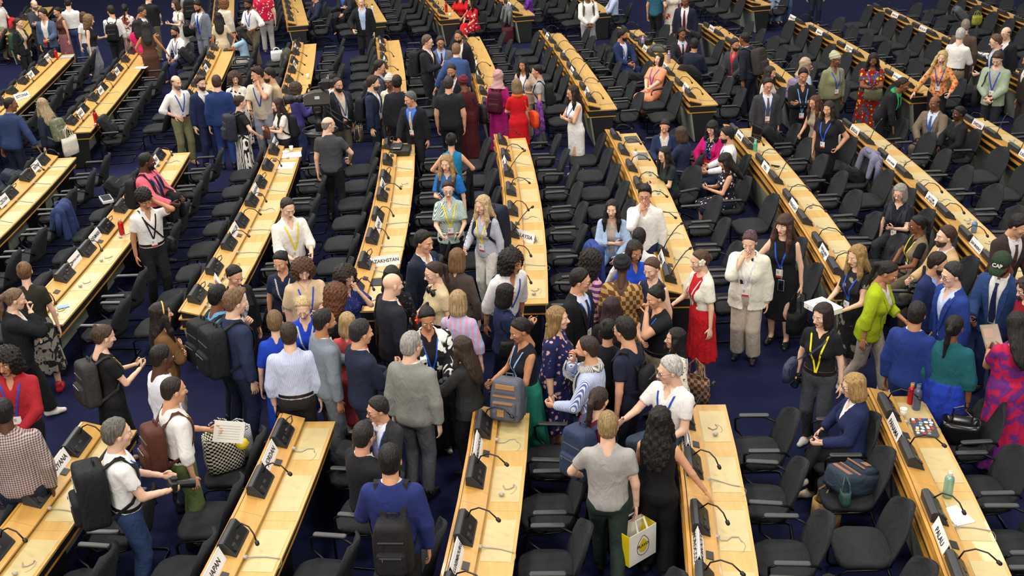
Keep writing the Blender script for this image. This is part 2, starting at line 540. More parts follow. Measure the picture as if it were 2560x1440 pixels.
def ear_mesh(v):
    rg = random.Random(v)
    mb = MB()
    P = [[(-.02, 0, .03), (.02, .02, .012), (.08, .03, .006), (.16, .03, .006), (.23, .015, .006), (.29, .0, .006)],
         [(-.02, 0, .03), (.02, -.02, .010), (.07, -.01, .006), (.11, .05, .006), (.17, .06, .006), (.20, .0, .006)],
         [(.03, .10, .006), (.06, .05, .006), (.10, .06, .006), (.13, .10, .006), (.12, .14, .006)],
         [(-.03, 0, .04), (.03, .03, .012), (.10, .0, .006), (.18, -.05, .006), (.26, -.08, .006)]][v]
    mb.tube(P, [.006] * len(P), 5)
    mb.m = 0
    th = [(P[-1][0] + .03 * math.sin(t * 1.2) * (1 + v * .2), P[-1][1] - .055 * t + .02 * math.sin(t * 2.1), .004) for t in [0, .6, 1.3, 2.0, 2.6]]
    mb.tube(th, .0018, 4)
    c = P[0] if v != 2 else (.05, -.06, .02)
    a, q = ball(c, (.030, .020, .017), 10, 6)
    mb._add(a, [tuple(t for t in f if t >= 0) for f in q])
    a, q = ball((c[0] + .012, c[1], c[2] + .010), (.014, .012, .010), 8, 5)
    mb._add(a, [tuple(t for t in f if t >= 0) for f in q])
    return mb.mesh('earpiece', plain('#aaa79c', .5), True)
# ------------------------------------------------------------------ figures: smooth solids on a grid
class SDF:
    def __init__(s, lo, hi, h):
        s.h = h
        s.lo = np.array(lo, float) - 2 * h
        n = np.ceil((np.array(hi, float) + 2 * h - s.lo) / h).astype(int) + 1
        s.ax = [s.lo[i] + h * np.arange(n[i]) for i in range(3)]
        s.D = np.full(tuple(n), 1.0)
    def grid(s, lo=None, hi=None):
        sl = []
        for i in range(3):
            a = 0 if lo is None else max(0, int((lo[i] - s.lo[i]) / s.h) - 1)
            b = len(s.ax[i]) if hi is None else min(len(s.ax[i]), int((hi[i] - s.lo[i]) / s.h) + 2)
            sl.append(slice(a, max(a + 1, b)))
        return tuple(sl), s.ax[0][sl[0]][:, None, None], s.ax[1][sl[1]][None, :, None], s.ax[2][sl[2]][None, None, :]
    def merge(s, sl, d, k):
        B = s.D[sl]
        if k > 0:
            hh = np.maximum(k - np.abs(d - B), 0)
            B[...] = np.minimum(B, d) - hh * hh / (4 * k)
        else:
            np.minimum(B, d, out=B)
    def cone(s, a, b, ra, rb, k=0.02, cut=None, sx=None):
        a = np.asarray(a, float); b = np.asarray(b, float)
        pad = max(ra, rb) + k + 2 * s.h
        sl, X, Y, Z = s.grid(np.minimum(a, b) - pad, np.maximum(a, b) + pad)
        u = b - a; L2 = float(u @ u) + 1e-12
        px, py, pz = X - a[0], Y - a[1], Z - a[2]
        tt = (px * u[0] + py * u[1] + pz * u[2]) / L2
        t = np.clip(tt, 0, 1)
        d = np.sqrt((px - t * u[0]) ** 2 + (py - t * u[1]) ** 2 + (pz - t * u[2]) ** 2) - (ra + (rb - ra) * t)
        if cut is not None:
            d = np.maximum(d, (tt - cut) * math.sqrt(L2))
        s.merge(sl, d, k)
    def ell(s, c, r, k=0.02, R=None, sub=False):
        c = np.asarray(c, float); m = max(r) + k + 2 * s.h
        sl, X, Y, Z = s.grid(c - m, c + m)
        x, y, z = X - c[0], Y - c[1], Z - c[2]
        if R is not None:
            x, y, z = (x * R[0][0] + y * R[1][0] + z * R[2][0], x * R[0][1] + y * R[1][1] + z * R[2][1], x * R[0][2] + y * R[1][2] + z * R[2][2])
        d = (np.sqrt((x / r[0]) ** 2 + (y / r[1]) ** 2 + (z / r[2]) ** 2) - 1) * min(r)
        if sub:
            B = s.D[sl]; d = -d
            hh = np.maximum(k - np.abs(d - B), 0) if k > 0 else 0
            B[...] = np.maximum(B, d) + (hh * hh / (4 * k) if k > 0 else 0)
        else:
            s.merge(sl, d, k)
    def prof(s, o, R, zs, rx, ry, yo, k=0.02):
        """a trunk of elliptical sections in the frame (o, R)"""
        o = np.asarray(o, float); m = max(max(rx), max(ry), zs[-1] - zs[0]) + k + 2 * s.h
        ce = o + R @ np.array([0, 0, 0.5 * (zs[0] + zs[-1])])
        sl, X, Y, Z = s.grid(ce - m, ce + m)
        X, Y, Z = X - o[0], Y - o[1], Z - o[2]
        x = X * R[0, 0] + Y * R[1, 0] + Z * R[2, 0]
        y = X * R[0, 1] + Y * R[1, 1] + Z * R[2, 1]
        z = X * R[0, 2] + Y * R[1, 2] + Z * R[2, 2]
        a = np.interp(z, zs, rx); b = np.interp(z, zs, ry); c = np.interp(z, zs, yo)
        d = (np.sqrt((x / a) ** 2 + ((y - c) / b) ** 2) - 1) * np.minimum(a, b)
        d = np.maximum(d, np.maximum(z - zs[-1], zs[0] - z))
        s.merge(sl, d, k)
    def local(s, o, R):
        sl, X, Y, Z = s.grid()
        X, Y, Z = X - o[0], Y - o[1], Z - o[2]
        return (X * R[0, 0] + Y * R[1, 0] + Z * R[2, 0], X * R[0, 1] + Y * R[1, 1] + Z * R[2, 1], X * R[0, 2] + Y * R[1, 2] + Z * R[2, 2])
    def cutmax(s, f):
        np.maximum(s.D, f, out=s.D)
    def mesh(s, relax=0):
        D = s.D
        S = D < 0
        n = S.shape
        cnt = np.zeros((n[0] - 1, n[1] - 1, n[2] - 1), np.int8)
        for i in (0, 1):
            for j in (0, 1):
                for k in (0, 1):
                    cnt += S[i:n[0] - 1 + i, j:n[1] - 1 + j, k:n[2] - 1 + k]
        I, J, K = np.nonzero((cnt > 0) & (cnt < 8))
        idx = np.full(cnt.shape, -1, np.int32); idx[I, J, K] = np.arange(len(I))
        off = [(0, 0, 0), (1, 0, 0), (0, 1, 0), (1, 1, 0), (0, 0, 1), (1, 0, 1), (0, 1, 1), (1, 1, 1)]
        val = [D[I + a, J + b, K + c] for a, b, c in off]
        acc = np.zeros((len(I), 3)); w = np.zeros(len(I))
        for a, b in ((0, 1), (2, 3), (4, 5), (6, 7), (0, 2), (1, 3), (4, 6), (5, 7), (0, 4), (1, 5), (2, 6), (3, 7)):
            va, vb = val[a], val[b]
            cr = (va < 0) != (vb < 0)
            t = np.where(cr, va / np.where(cr, va - vb, 1), 0)
            pa, pb = np.array(off[a], float), np.array(off[b], float)
            acc += np.where(cr[:, None], pa + t[:, None] * (pb - pa), 0)
            w += cr
        V = s.lo + s.h * (np.stack([I, J, K], 1) + acc / w[:, None])
        Q = []
        a, b = S[:-1, 1:-1, 1:-1], S[1:, 1:-1, 1:-1]
        i, j, k = np.nonzero(a != b); j = j + 1; k = k + 1
        q = np.stack([idx[i, j - 1, k - 1], idx[i, j, k - 1], idx[i, j, k], idx[i, j - 1, k]], 1)
        fl = ~S[i, j, k]; q[fl] = q[fl][:, ::-1]; Q.append(q)
        a, b = S[1:-1, :-1, 1:-1], S[1:-1, 1:, 1:-1]
        i, j, k = np.nonzero(a != b); i = i + 1; k = k + 1
        q = np.stack([idx[i - 1, j, k - 1], idx[i - 1, j, k], idx[i, j, k], idx[i, j, k - 1]], 1)
        fl = ~S[i, j, k]; q[fl] = q[fl][:, ::-1]; Q.append(q)
        a, b = S[1:-1, 1:-1, :-1], S[1:-1, 1:-1, 1:]
        i, j, k = np.nonzero(a != b); i = i + 1; j = j + 1
        q = np.stack([idx[i - 1, j - 1, k], idx[i, j - 1, k], idx[i, j, k], idx[i - 1, j, k]], 1)
        fl = ~S[i, j, k]; q[fl] = q[fl][:, ::-1]; Q.append(q)
        Q = np.concatenate(Q)
        for _ in range(relax):
            A = np.zeros_like(V); n_ = np.zeros(len(V))
            for a_, b_ in ((0, 1), (1, 2), (2, 3), (3, 0)):
                for c_ in range(3):
                    A[:, c_] += np.bincount(Q[:, a_], V[Q[:, b_], c_], len(V)) + np.bincount(Q[:, b_], V[Q[:, a_], c_], len(V))
                n_ += np.bincount(Q[:, a_], minlength=len(V)) + np.bincount(Q[:, b_], minlength=len(V))
            V = V * .45 + A / np.maximum(n_, 1)[:, None] * .55
        return V, Q

# ---- heads (head frame: origin in the middle, face towards -Y, crown at z = .118)
def head_mesh(sex, h):
    f = sex == 'w'
    S = SDF((-.10, -.13, -.24), (.10, .13, .13), h)
    S.ell((0, .014, .032), (.075, .097, .087), 0)
    S.ell((0, -.026, -.038), (.055 if f else .060, .062, .080), .03)
    S.ell((0, -.066, -.095), (.017 if f else .024, .018, .018), .03)
    for s in (-1, 1):
        S.ell((s * .042, -.058, -.018), (.022, .022, .022), .02)
        S.ell((s * .031, -.104, .005), (.016, .018, .009), .014, sub=True)
        S.ell((s * .079, .008, -.006), (.009, .019, .030), .006)
    S.cone((-.030, -.077, .028), (.030, -.077, .028), .009 if f else .013, .009 if f else .013, .014)
    S.cone((0, -.086, .010), (0, -.110, -.028), .008, .0135, .010)
    S.ell((0, -.100, -.033), (.019, .012, .009), .008)
    S.cone((-.016, -.086, -.063), (.016, -.086, -.063), .009, .009, .008)
    S.cone((0, .020, -.05), (0, .040, -.22), .050 if f else .060, .052 if f else .066, .02)
    V, Q = S.mesh()
    c = V[Q].mean(1)
    mi = ((np.abs(c[:, 0]) < .026) & (c[:, 2] < -.055) & (c[:, 2] > -.073) & (c[:, 1] < -.083)).astype(int)
    return V, Q, mi

def join(parts):
    """[(V, Q, mat index or array)] -> one V, Q, mi"""
    n = 0; VV = []; QQ = []; MM = []
    for V, Q, m in parts:
        q = np.array(Q, dtype=np.int32).copy(); q[q >= 0] += n
        VV.append(V); QQ.append(q); n += len(V)
        MM.append(np.full(len(q), m) if np.isscalar(m) else m)
    return np.concatenate(VV), np.concatenate(QQ), np.concatenate(MM)

def mb_np(mb):
    return np.array(mb.V), np.array([tuple(f) + (-1,) * (4 - len(f)) for f in mb.F if len(f) <= 4])

def full_head(sex, h, lod):
    V, Q, mi = head_mesh(sex, h)
    parts = [(V, Q, mi)]
    for s in (-1, 1):
        a, b = ball((s * .031, -.0785, .006), (.0145, .0105, .0085), 8, 6)
        parts.append((a, b, 2))
        a, b = ball((s * .0305, -.0845, .006), (.0068, .006, .0072), 6, 4)
        parts.append((a, b, 3))
        mb = MB()
        mb.tube([(s * .014, -.0925, .029), (s * .030, -.0915, .034), (s * .049, -.078, .028)], [.0028, .0036, .0016] if sex == 'm' else [.0018, .0024, .0012], 4)
        a, b = mb_np(mb); parts.append((a, b, 4))
    return join(parts)

HEADS = {(sx, lo): full_head(sx, .0082 if lo == 0 else .012, lo) for sx in 'mw' for lo in (0, 1)}

# ---- hands: palm, four fingers of their own length and a thumb from the side of the palm
def hand_np(curl, n=5):
    mb = MB()
    rings = []
    for u, w, t, off in ((-.02, .022, .018, 0), (.0, .026, .017, 0), (.03, .036, .016, .002), (.065, .040, .014, 0), (.090, .038, .011, 0), (.098, .034, .008, 0)):
        rings.append([(u, w * math.cos(a) + off, t * math.sin(a)) for a in [6.28318 * i / 8 for i in range(8)]])
    mb.loft(rings)
    for v, L, r in ((.029, .070, .0088), (.010, .079, .0092), (-.010, .073, .0088), (-.028, .057, .0078)):
        p = Vector((.080, v, .0)); a = curl * 0.35; pts = [p]; rr = [r]
        for i, fr in enumerate((.36, .26, .22, .16)):
            q = pts[-1] + Vector((math.cos(a) * L * fr * 1.25, v * 0.05, math.sin(a) * L * fr * 1.25))
            pts.append(q); a += curl * (0.75 if i < 2 else 0.45); rr.append(r * (1 - .09 * (i + 1)))
        rr[-1] *= .7
        mb.tube(pts, rr, n)
    pts = [(.008, .020, .004), (.034, .046, .010 + .008 * curl), (.058, .058, .016 + .020 * curl), (.076, .056, .022 + .030 * curl)]
    mb.tube(pts, [.013, .0115, .010, .0065], n)
    V = np.array(mb.V)
    Q = []
    for f in mb.F:
        if len(f) <= 4: Q.append(tuple(f) + (-1,) * (4 - len(f)))
        else:
            for i in range(1, len(f) - 1): Q.append((f[0], f[i], f[i + 1], -1))
    return V, np.array(Q)

HANDS = {'r': hand_np(.45), 'g': hand_np(1.25), 'f': hand_np(.12)}

# ---- hair templates
def lump(X, Y, Z, f, a):
    return a * (np.sin(X * f + 1.3) * np.sin(Y * f * 1.1 + .4) * np.sin(Z * f * .93 + 2.1) + .6 * np.sin(X * f * 2.1 + Z * f * 1.7) * np.sin(Y * f * 1.9 - Z * f))

def hair_mesh(style):
    h = .0095
    S = SDF((-.20, -.16, -.50), (.20, .26, .24), h)
    sl, X, Y, Z = S.grid()
    def face_open(w=.062, top=.066, y=-.028, low=-.3):
        # region in front of the ears and under the hairline
        return np.minimum(np.minimum(np.maximum(0, 1) * (top + .02 * np.cos(X * 30) - Z), w - np.abs(X)), np.minimum(y - Y, Z - low))
    st = style
    if st in ('short', 'bald', 'recede', 'crop', 'quiff', 'cap'):
        t = {'crop': .004, 'bald': .004, 'recede': .009}.get(st, .016)
        S.ell((0, .022, .036), (.080 + t * .35, .098 + t * .8, .088 + t * 1.3), 0)
        S.ell((0, .052, -.028), (.064 + t * .3, .055 + t * .6, .056), .03)
        if st == 'quiff':
            S.ell((0, -.055, .115), (.055, .045, .030), .03)
        up = {'recede': .016, 'bald': .0, 'cap': .012}.get(st, 0)
        hz = np.interp(Y, [-.13, -.07, -.045, -.02, .005, .03, .055, .10], [.096, .090, .060, .026, -.004, .004, -.068, -.082]) + up * (Y < -.03)
        keep = hz + .10 * np.maximum(0, .05 - np.abs(X)) * (Y < -.04) - Z
        S.D += .013 * np.clip(1 + keep / .040, 0, 1) * np.clip((-.01 - Y) / .03, 0, 1)
        if st == 'bald':
            keep = np.maximum(keep, Z - .045 - .15 * (.06 - Y))
        S.cutmax(keep)
        if st != 'crop':
            S.D += lump(X, Y, Z, 95, .0026 if st != 'quiff' else .005)
    elif st in ('pony', 'bun', 'lowbun', 'updo', 'clip'):
        S.ell((0, .018, .036), (.085, .107, .095), 0)
        S.ell((0, .05, -.03), (.068, .058, .055), .03)
        hz = np.interp(Y, [-.13, -.07, -.045, -.02, .005, .03, .055, .10], [.092, .088, .066, .040, .010, .012, -.066, -.082])
        S.D += .012 * np.clip(1 + (hz - Z) / .035, 0, 1) * np.clip((-.01 - Y) / .03, 0, 1)
        S.cutmax(hz - Z)
        if st == 'pony':
            S.cone((0, .115, .045), (0, .155, .0), .026, .030, .02); S.cone((0, .155, .0), (.01, .135, -.14), .030, .026, .02)
            S.cone((.01, .135, -.14), (.02, .12, -.30), .026, .010, .02)
        elif st == 'bun':
            S.ell((0, .085, .105), (.045, .045, .040), .012)
        elif st == 'lowbun':
            S.ell((0, .122, -.005), (.046, .036, .042), .012)
        else:
            S.ell((0, .105, .035), (.045, .035, .065), .02); S.ell((.02, .11, .10), (.022, .02, .030), .01)
        S.D += lump(X, Y, Z, 80, .002)
    elif st in ('bob', 'bobf', 'long', 'longf', 'longwave', 'braid'):
        S.ell((0, .018, .036), (.088, .110, .097), 0)
        L = {'bob': -.14, 'bobf': -.14}.get(st, -.36)
        if st.startswith('bob'):
            S.prof((0, 0, 0), np.eye(3), [-.15, -.10, 0, .08], [.088, .104, .100, .08], [.090, .104, .104, .09], [.028, .022, .018, .016], .02)
        else:
            S.prof((0, 0, 0), np.eye(3), [-.42, -.34, -.20, -.08, .06], [.050, .105, .120, .104, .084], [.020, .045, .062, .092, .095], [.115, .105, .080, .035, .018], .03)
            if st != 'braid':
                for s in (-1, 1):
                    S.cone((s * .086, -.02, -.02), (s * .100, -.06, -.17), .030, .032, .03)
                    S.cone((s * .100, -.06, -.17), (s * .095, -.10, -.33), .032, .014, .03)
        w = .060
        top = .045 if st.endswith('f') else .088
        S.cutmax(np.minimum(np.minimum(w - np.abs(X) * 1.0 - .12 * np.maximum(0, -.08 - Z), -.012 - Y), top - .35 * np.abs(X) - Z))
        S.cutmax(np.minimum(np.minimum(.055 - np.abs(X), .06 - Y), -.06 - Z))
        S.D += lump(X, Y, Z, 60 if st != 'longwave' else 75, .002 if st != 'longwave' else .008)
    elif st in ('curly', 'curlylong', 'afro'):
        if st == 'afro':
            S.ell((0, .025, .075), (.105, .115, .095), 0)
            S.ell((0, .02, .04), (.085, .106, .09), .02)
        else:
            S.ell((0, .030, .020), (.130, .125, .125), 0)
            S.prof((0, 0, 0), np.eye(3), [-.24 if st == 'curlylong' else -.14, -.08, .05], [.125, .145, .11], [.085, .115, .11], [.05, .035, .025], .04)
        S.cutmax(np.minimum(np.minimum(.066 - np.abs(X), -.005 - Y), .068 - .3 * np.abs(X) - Z))
        S.cutmax(np.minimum(np.minimum(.055 - np.abs(X), .06 - Y), -.07 - Z))
        if st == 'afro': S.cutmax(np.maximum(-.03 - Z, -1))
        S.D += lump(X, Y, Z, 105, .013)
    elif st == 'hijab':
        S.ell((0, .018, .032), (.094, .114, .102), 0)
        S.prof((0, 0, 0), np.eye(3), [-.24, -.17, -.08, .04], [.175, .125, .090, .090], [.125, .105, .100, .100], [.03, .025, .012, .018], .04)
        S.ell((0, -.11, -.012), (.058, .075, .082), .0, sub=True)
        S.D += .003 * np.sin(Z * 70 + X * 35 + Y * 20)
    elif st == 'wrap':
        S.ell((0, .03, .060), (.098, .120, .095), 0)
        S.ell((0, .07, .12), (.055, .050, .045), .03)
        S.cutmax(np.maximum(np.minimum(.050 - Z, -(Y - .01)), -.05 - Z))
        S.D += .004 * np.sin((Z + Y * .6) * 110)
    V, Q = S.mesh()
    me = mesh_np('hair_' + style, V, Q, [hair_mat('#302018')])
    return me

HAIR = {}
def hair_obj(style, spec, parent, M, name='hair'):
    if style not in HAIR: HAIR[style] = hair_mesh(style)
    o = bpy.data.objects.new(name, HAIR[style])
    put(o, parent)
    o.material_slots[0].link = 'OBJECT'
    o.material_slots[0].material = cloth(spec) if style in ('hijab', 'wrap') or name == 'headscarf' else hair_mat(spec)
    o.matrix_local = M
    return o

def beard_mesh():
    S = SDF((-.09, -.14, -.15), (.09, .08, .03), .008)
    S.ell((0, -.026, -.042), (.066, .069, .082), 0)
    S.ell((0, -.068, -.095), (.028, .024, .026), .03)
    sl, X, Y, Z = S.grid()
    S.cutmax(np.maximum(np.maximum(Z + .042 + np.minimum(0, (Y + .07)) * .5, Y - .012), -(Y + .2)))
    S.ell((0, -.105, -.064), (.021, .03, .008), .004, sub=True)
    V, Q = S.mesh()
    return mesh_np('beard', V, Q, [hair_mat('#302018')])
BEARD = beard_mesh()

def glasses_mesh():
    mb = MB()
    for s in (-1, 1):
        ring = [(s * .032 + .021 * math.cos(a), -.099 + .010 * abs(math.cos(a)) * (1 if s * math.cos(a) > 0 else 0), .004 + .016 * math.sin(a)) for a in [6.28318 * i / 10 for i in range(11)]]
        mb.tube(ring, .0022, 4)
        mb.tube([(s * .053, -.088, .008), (s * .079, -.03, .010), (s * .082, .012, .008)], .002, 4)
    mb.tube([(-.011, -.101, .008), (.011, -.101, .008)], .002, 4)
    return mb.mesh('glasses', plain('#1b1b1d', .3))
GLASSES = glasses_mesh()

def shoe_mesh():
    S = SDF((-.06, -.22, -.09), (.06, .10, .08), .012)
    S.cone((0, .045, -.045), (0, -.06, -.05), .040, .042, 0)
    S.cone((0, -.06, -.05), (0, -.15, -.058), .042, .030, .03)
    S.cone((0, .035, -.03), (0, .03, .03), .038, .042, .02)
    sl, X, Y, Z = S.grid()
    S.cutmax(-.080 - Z)
    V, Q = S.mesh()
    return mesh_np('shoe', V, Q, [plain('#15151a', .45)])
SHOE = shoe_mesh()

# ---- builds: trunk sections from the crotch up (z above the hip joint line)
TZ = [-.13, -.06, 0, .06, .12, .20, .28, .36, .43, .475, .52, .56]
BUILD = {
    'm': ([.150, .170, .168, .162, .160, .166, .176, .186, .188, .165, .095, .066], [.085, .112, .118, .114, .110, .112, .120, .124, .112, .092, .072, .060], [.0, .005, .005, 0, 0, 0, .0, .005, .012, .018, .02, .018], .185),
    'w': ([.155, .180, .178, .156, .138, .140, .152, .160, .158, .138, .082, .054], [.090, .120, .122, .110, .098, .098, .110, .112, .098, .080, .062, .052], [.0, .008, .008, 0, 0, 0, .0, .005, .012, .018, .02, .018], .160),
    'h': ([.165, .195, .200, .200, .200, .204, .208, .210, .205, .180, .105, .072], [.105, .135, .150, .158, .160, .160, .155, .148, .130, .105, .080, .066], [.0, -.005, -.015, -.025, -.028, -.025, -.015, .0, .012, .018, .02, .018], .200),
    'H': ([.175, .210, .212, .200, .188, .186, .192, .190, .182, .160, .092, .060], [.110, .140, .148, .142, .136, .134, .138, .134, .115, .092, .070, .056], [.0, .0, -.005, -.012, -.015, -.012, -.006, .0, .012, .018, .02, .018], .178),
}
ARMS = {  # hand target (x outwards, y, z above hip line), elbow hint, thumb direction, hand shape
    'd': ((.245, -.02, -.09), (1, .8, 0), (0, -1, .1), 'r'),
    'k': ((.225, -.06, .02), (1, .9, 0), (0, -1, .1), 'g'),
    'h': ((.150, -.10, .09), (1, .35, 0), (0, 0, -1), 'r'),
    'p': ((.060, -.33, .26), (.5, .3, -1), (.4, -.3, 1), 'g'),
    'u': ((.130, -.34, .13), (.6, .4, -1), (.3, 0, 1), 'g'),
    'x': ((-.060, -.190, .23), (1, -.1, -.6), (0, 0, 1), 'r'),
    'f': ((.045, -.165, .555), (.6, -.2, -1), (-1, .2, .3), 'g'),
    'e': ((.120, -.06, .66), (.7, -.5, -.7), (-.3, .5, .5), 'r'),
    'c': ((.035, -.235, .03), (1, .3, 0), (0, -.3, 1), 'g'),
    't': ((.200, -.36, -.04), (.8, .5, 0), (-1, 0, 0), 'f'),
    'b': ((.125, -.155, .38), (.6, .2, -1), (-.2, 0, 1), 'g'),
    'g': ((.240, -.42, .28), (.6, .2, -1), (0, .2, 1), 'f'),
    'B': ((.050, .185, .0), (1, .4, 0), (0, 0, 1), 'r'),
    's': ((.110, -.30, .07), (1, .2, -.1), (-.4, 0, 1), 'r'),
    'r': ((.430, -.10, -.02), (.3, .8, 0), (-.5, -1, 0), 'f'),
    'o': ((.130, -.04, .76), (1, -.3, .2), (-.3, .5, .5), 'r'),
    'l': ((.240, -.26, .06), (1, .5, -.2), (-.2, -.2, 1), 'g'),
}
SKIN = {1: '#e9c1a6', 2: '#d9a685', 3: '#b98561', 4: '#80543a', 5: '#553829'}

def R3(rx=0, ry=0, rz=0):
    m = Matrix.Rotation(math.radians(rz), 3, 'Z') @ Matrix.Rotation(math.radians(ry), 3, 'Y') @ Matrix.Rotation(math.radians(rx), 3, 'X')
    return np.array(m)

def ik(S, T, l1, l2, hint):
    d = T - S; L = float(np.linalg.norm(d)); u = d / L
    L = max(min(L, (l1 + l2) * .995), abs(l1 - l2) + .02)
    a = (l1 * l1 - l2 * l2 + L * L) / (2 * L)
    hh = math.sqrt(max(l1 * l1 - a * a, 0))
    p = np.asarray(hint, float); p = p - u * (p @ u); p /= np.linalg.norm(p) + 1e-9
    return S + u * a + p * hh, S + u * L

class Fig:
    """joints of one figure in its own frame: feet at z = 0, facing -Y"""
    def __init__(s, build, H, pose, legs, lean, side, twist, hyaw, hpitch, hroll, seat):
        s.b = build; k = s.k = H / 1.75
        bx = BUILD[build]
        s.shw = bx[3]
        sit = legs in ('si', 'cr')
        s.hipz = ((seat + .10) / k if sit else .93)
        s.T = R3(lean, side, twist)
        s.o = np.array([0, 0, s.hipz])
        wl = lambda p: s.o + s.T @ np.asarray(p, float)
        s.wl = wl
        s.sh, s.el, s.wr, s.thumb, s.shape = {}, {}, {}, {}, {}
        for sd, c in ((1, pose[0]), (-1, pose[1])):
            t, hint, th, shp = ARMS[c]
            S = np.array([sd * (s.shw - .012), .012, .440])
            t = np.array([sd * t[0], t[1], t[2]]); hint = np.array([sd * hint[0], hint[1], hint[2]])
            if build in 'hH' and c in 'cxpus': t[1] -= .05
            E, W = ik(S, t, .285, .255, hint)
            s.sh[sd], s.el[sd], s.wr[sd] = wl(S), wl(E), wl(W)
            s.thumb[sd] = s.T @ np.array([sd * th[0], th[1], th[2]]); s.shape[sd] = shp
        s.hip, s.kn, s.an = {}, {}, {}
        for sd in (1, -1):
            Hp = s.o + np.array([sd * .088, 0, -.045])
            if legs == 'st': A = np.array([sd * .105, .02 - sd * .03, .085]); hint = (0, -1, 0)
            elif legs == 'wk': A = np.array([sd * .085, -.20 if sd > 0 else .26, .085 if sd > 0 else .13]); hint = (0, -1, 0)
            elif legs == 'wd': A = np.array([sd * .17, .02, .085]); hint = (0, -1, 0)
            elif legs == 'si': A = np.array([sd * .12, -.40, .085 if seat < .6 else seat - .32]); hint = (sd * .15, -.6, 1)
            else:
                A = np.array([.08, -.38, .085]) if sd > 0 else np.array([.22, -.56, .30]); hint = (0, -.4, 1)
            K, A = ik(Hp, A, .412, .402, hint)
            s.hip[sd], s.kn[sd], s.an[sd] = Hp, K, A
        s.neck = wl((0, .02, .53))
        s.HR = s.T @ R3(0, 0, hyaw) @ R3(hpitch, hroll, 0)
        if lean > 8: s.HR = s.T @ R3(-lean * .7, 0, 0) @ R3(0, 0, hyaw) @ R3(hpitch, hroll, 0)
        s.head = wl((0, -.004, .672)) + s.HR @ np.array([0, -.012, .028])
    def bounds(s, pts, pad):
        P = np.array(pts); return P.min(0) - pad, P.max(0) + pad
    def trunk(s, S, off, k=.03, zlo=None, grow=0.0):
        rx, ry, yo, _ = BUILD[s.b]
        zs = list(TZ); rx = [a + off for a in rx]; ry = [a + off for a in ry]; yo = list(yo)
        if zlo is not None and zlo < zs[0]:
            rx[0] = rx[1] + grow * .3; ry[0] = ry[1] + grow * .3
            zs = [zlo] + zs; rx = [rx[0] + grow] + rx; ry = [ry[0] + grow] + ry; yo = [yo[0]] + yo
        S.prof(s.o, s.T, zs, rx, ry, yo, k)
        if s.b in 'wH':
            for sd in (1, -1):
                q = .058 if s.b == 'w' else .068
                S.ell(s.wl((sd * .068, -.085 - (.02 if s.b == 'H' else 0), .30)), (q + off * .8,) * 3, .05)

def body_np(F, h, sex, lod):
    pts = [F.head + np.array([0, 0, .0])] + [p for d in (F.sh, F.el, F.wr, F.hip, F.kn, F.an) for p in d.values()]
    lo, hi = F.bounds(pts, .20)
    S = SDF(lo, hi, h)
    F.trunk(S, -.006)
    w = sex == 'w'; hv = F.b in 'hH'
    g = 1.18 if hv else (.88 if w else 1.0)
    for sd in (1, -1):
        S.cone(F.sh[sd], F.el[sd], .052 * g, .040 * g, .035)
        S.cone(F.el[sd], F.wr[sd], .040 * g, .026 * g, .012)
        S.cone(F.hip[sd], F.kn[sd], .078 * max(g, .95), .047, .03)
        S.cone(F.kn[sd], F.kn[sd] * .65 + F.an[sd] * .35 + np.array([0, .012, 0]), .045, .050, .012)
        S.cone(F.kn[sd] * .65 + F.an[sd] * .35 + np.array([0, .012, 0]), F.an[sd], .050, .033, .012)
        S.cone(F.an[sd], F.an[sd] + np.array([0, -.10, -.045]), .034, .026, .015)
    S.cone(F.neck + F.T @ np.array([0, 0, -.04]), F.head + F.HR @ np.array([0, .02, -.08]), .062 if not w else .052, .050 if not w else .042, .03)
    V, Q = S.mesh()
    parts = [(V, Q, 0)]
    hv_, hq, hm = HEADS[(sex, lod)]
    parts.append(((hv_ * 1.035) @ F.HR.T + F.head, hq, hm))
    for sd in (1, -1):
        d = F.wr[sd] - F.el[sd]; d /= np.linalg.norm(d)
        w_ = F.thumb[sd] - d * (F.thumb[sd] @ d); w_ /= np.linalg.norm(w_) + 1e-9
        n = np.cross(d, w_) * sd
        v, q = HANDS[F.shape[sd]]
        B = np.stack([d, w_, n])
        k = (.92 if w else 1.0) / 1.0
        vv = (v * k) @ B + F.wr[sd]
        if np.linalg.det(B) > 0: q2 = q
        else:
            q2 = q[:, [0, 3, 2, 1]].copy(); t = q[:, 3] < 0
            q2[t] = q[t][:, [0, 2, 1, 3]]
        parts.append((vv, q2, 0))
        F.__dict__.setdefault('palm', {})[sd] = (F.wr[sd] + d * .07 + n * .03, B)
    return join(parts)

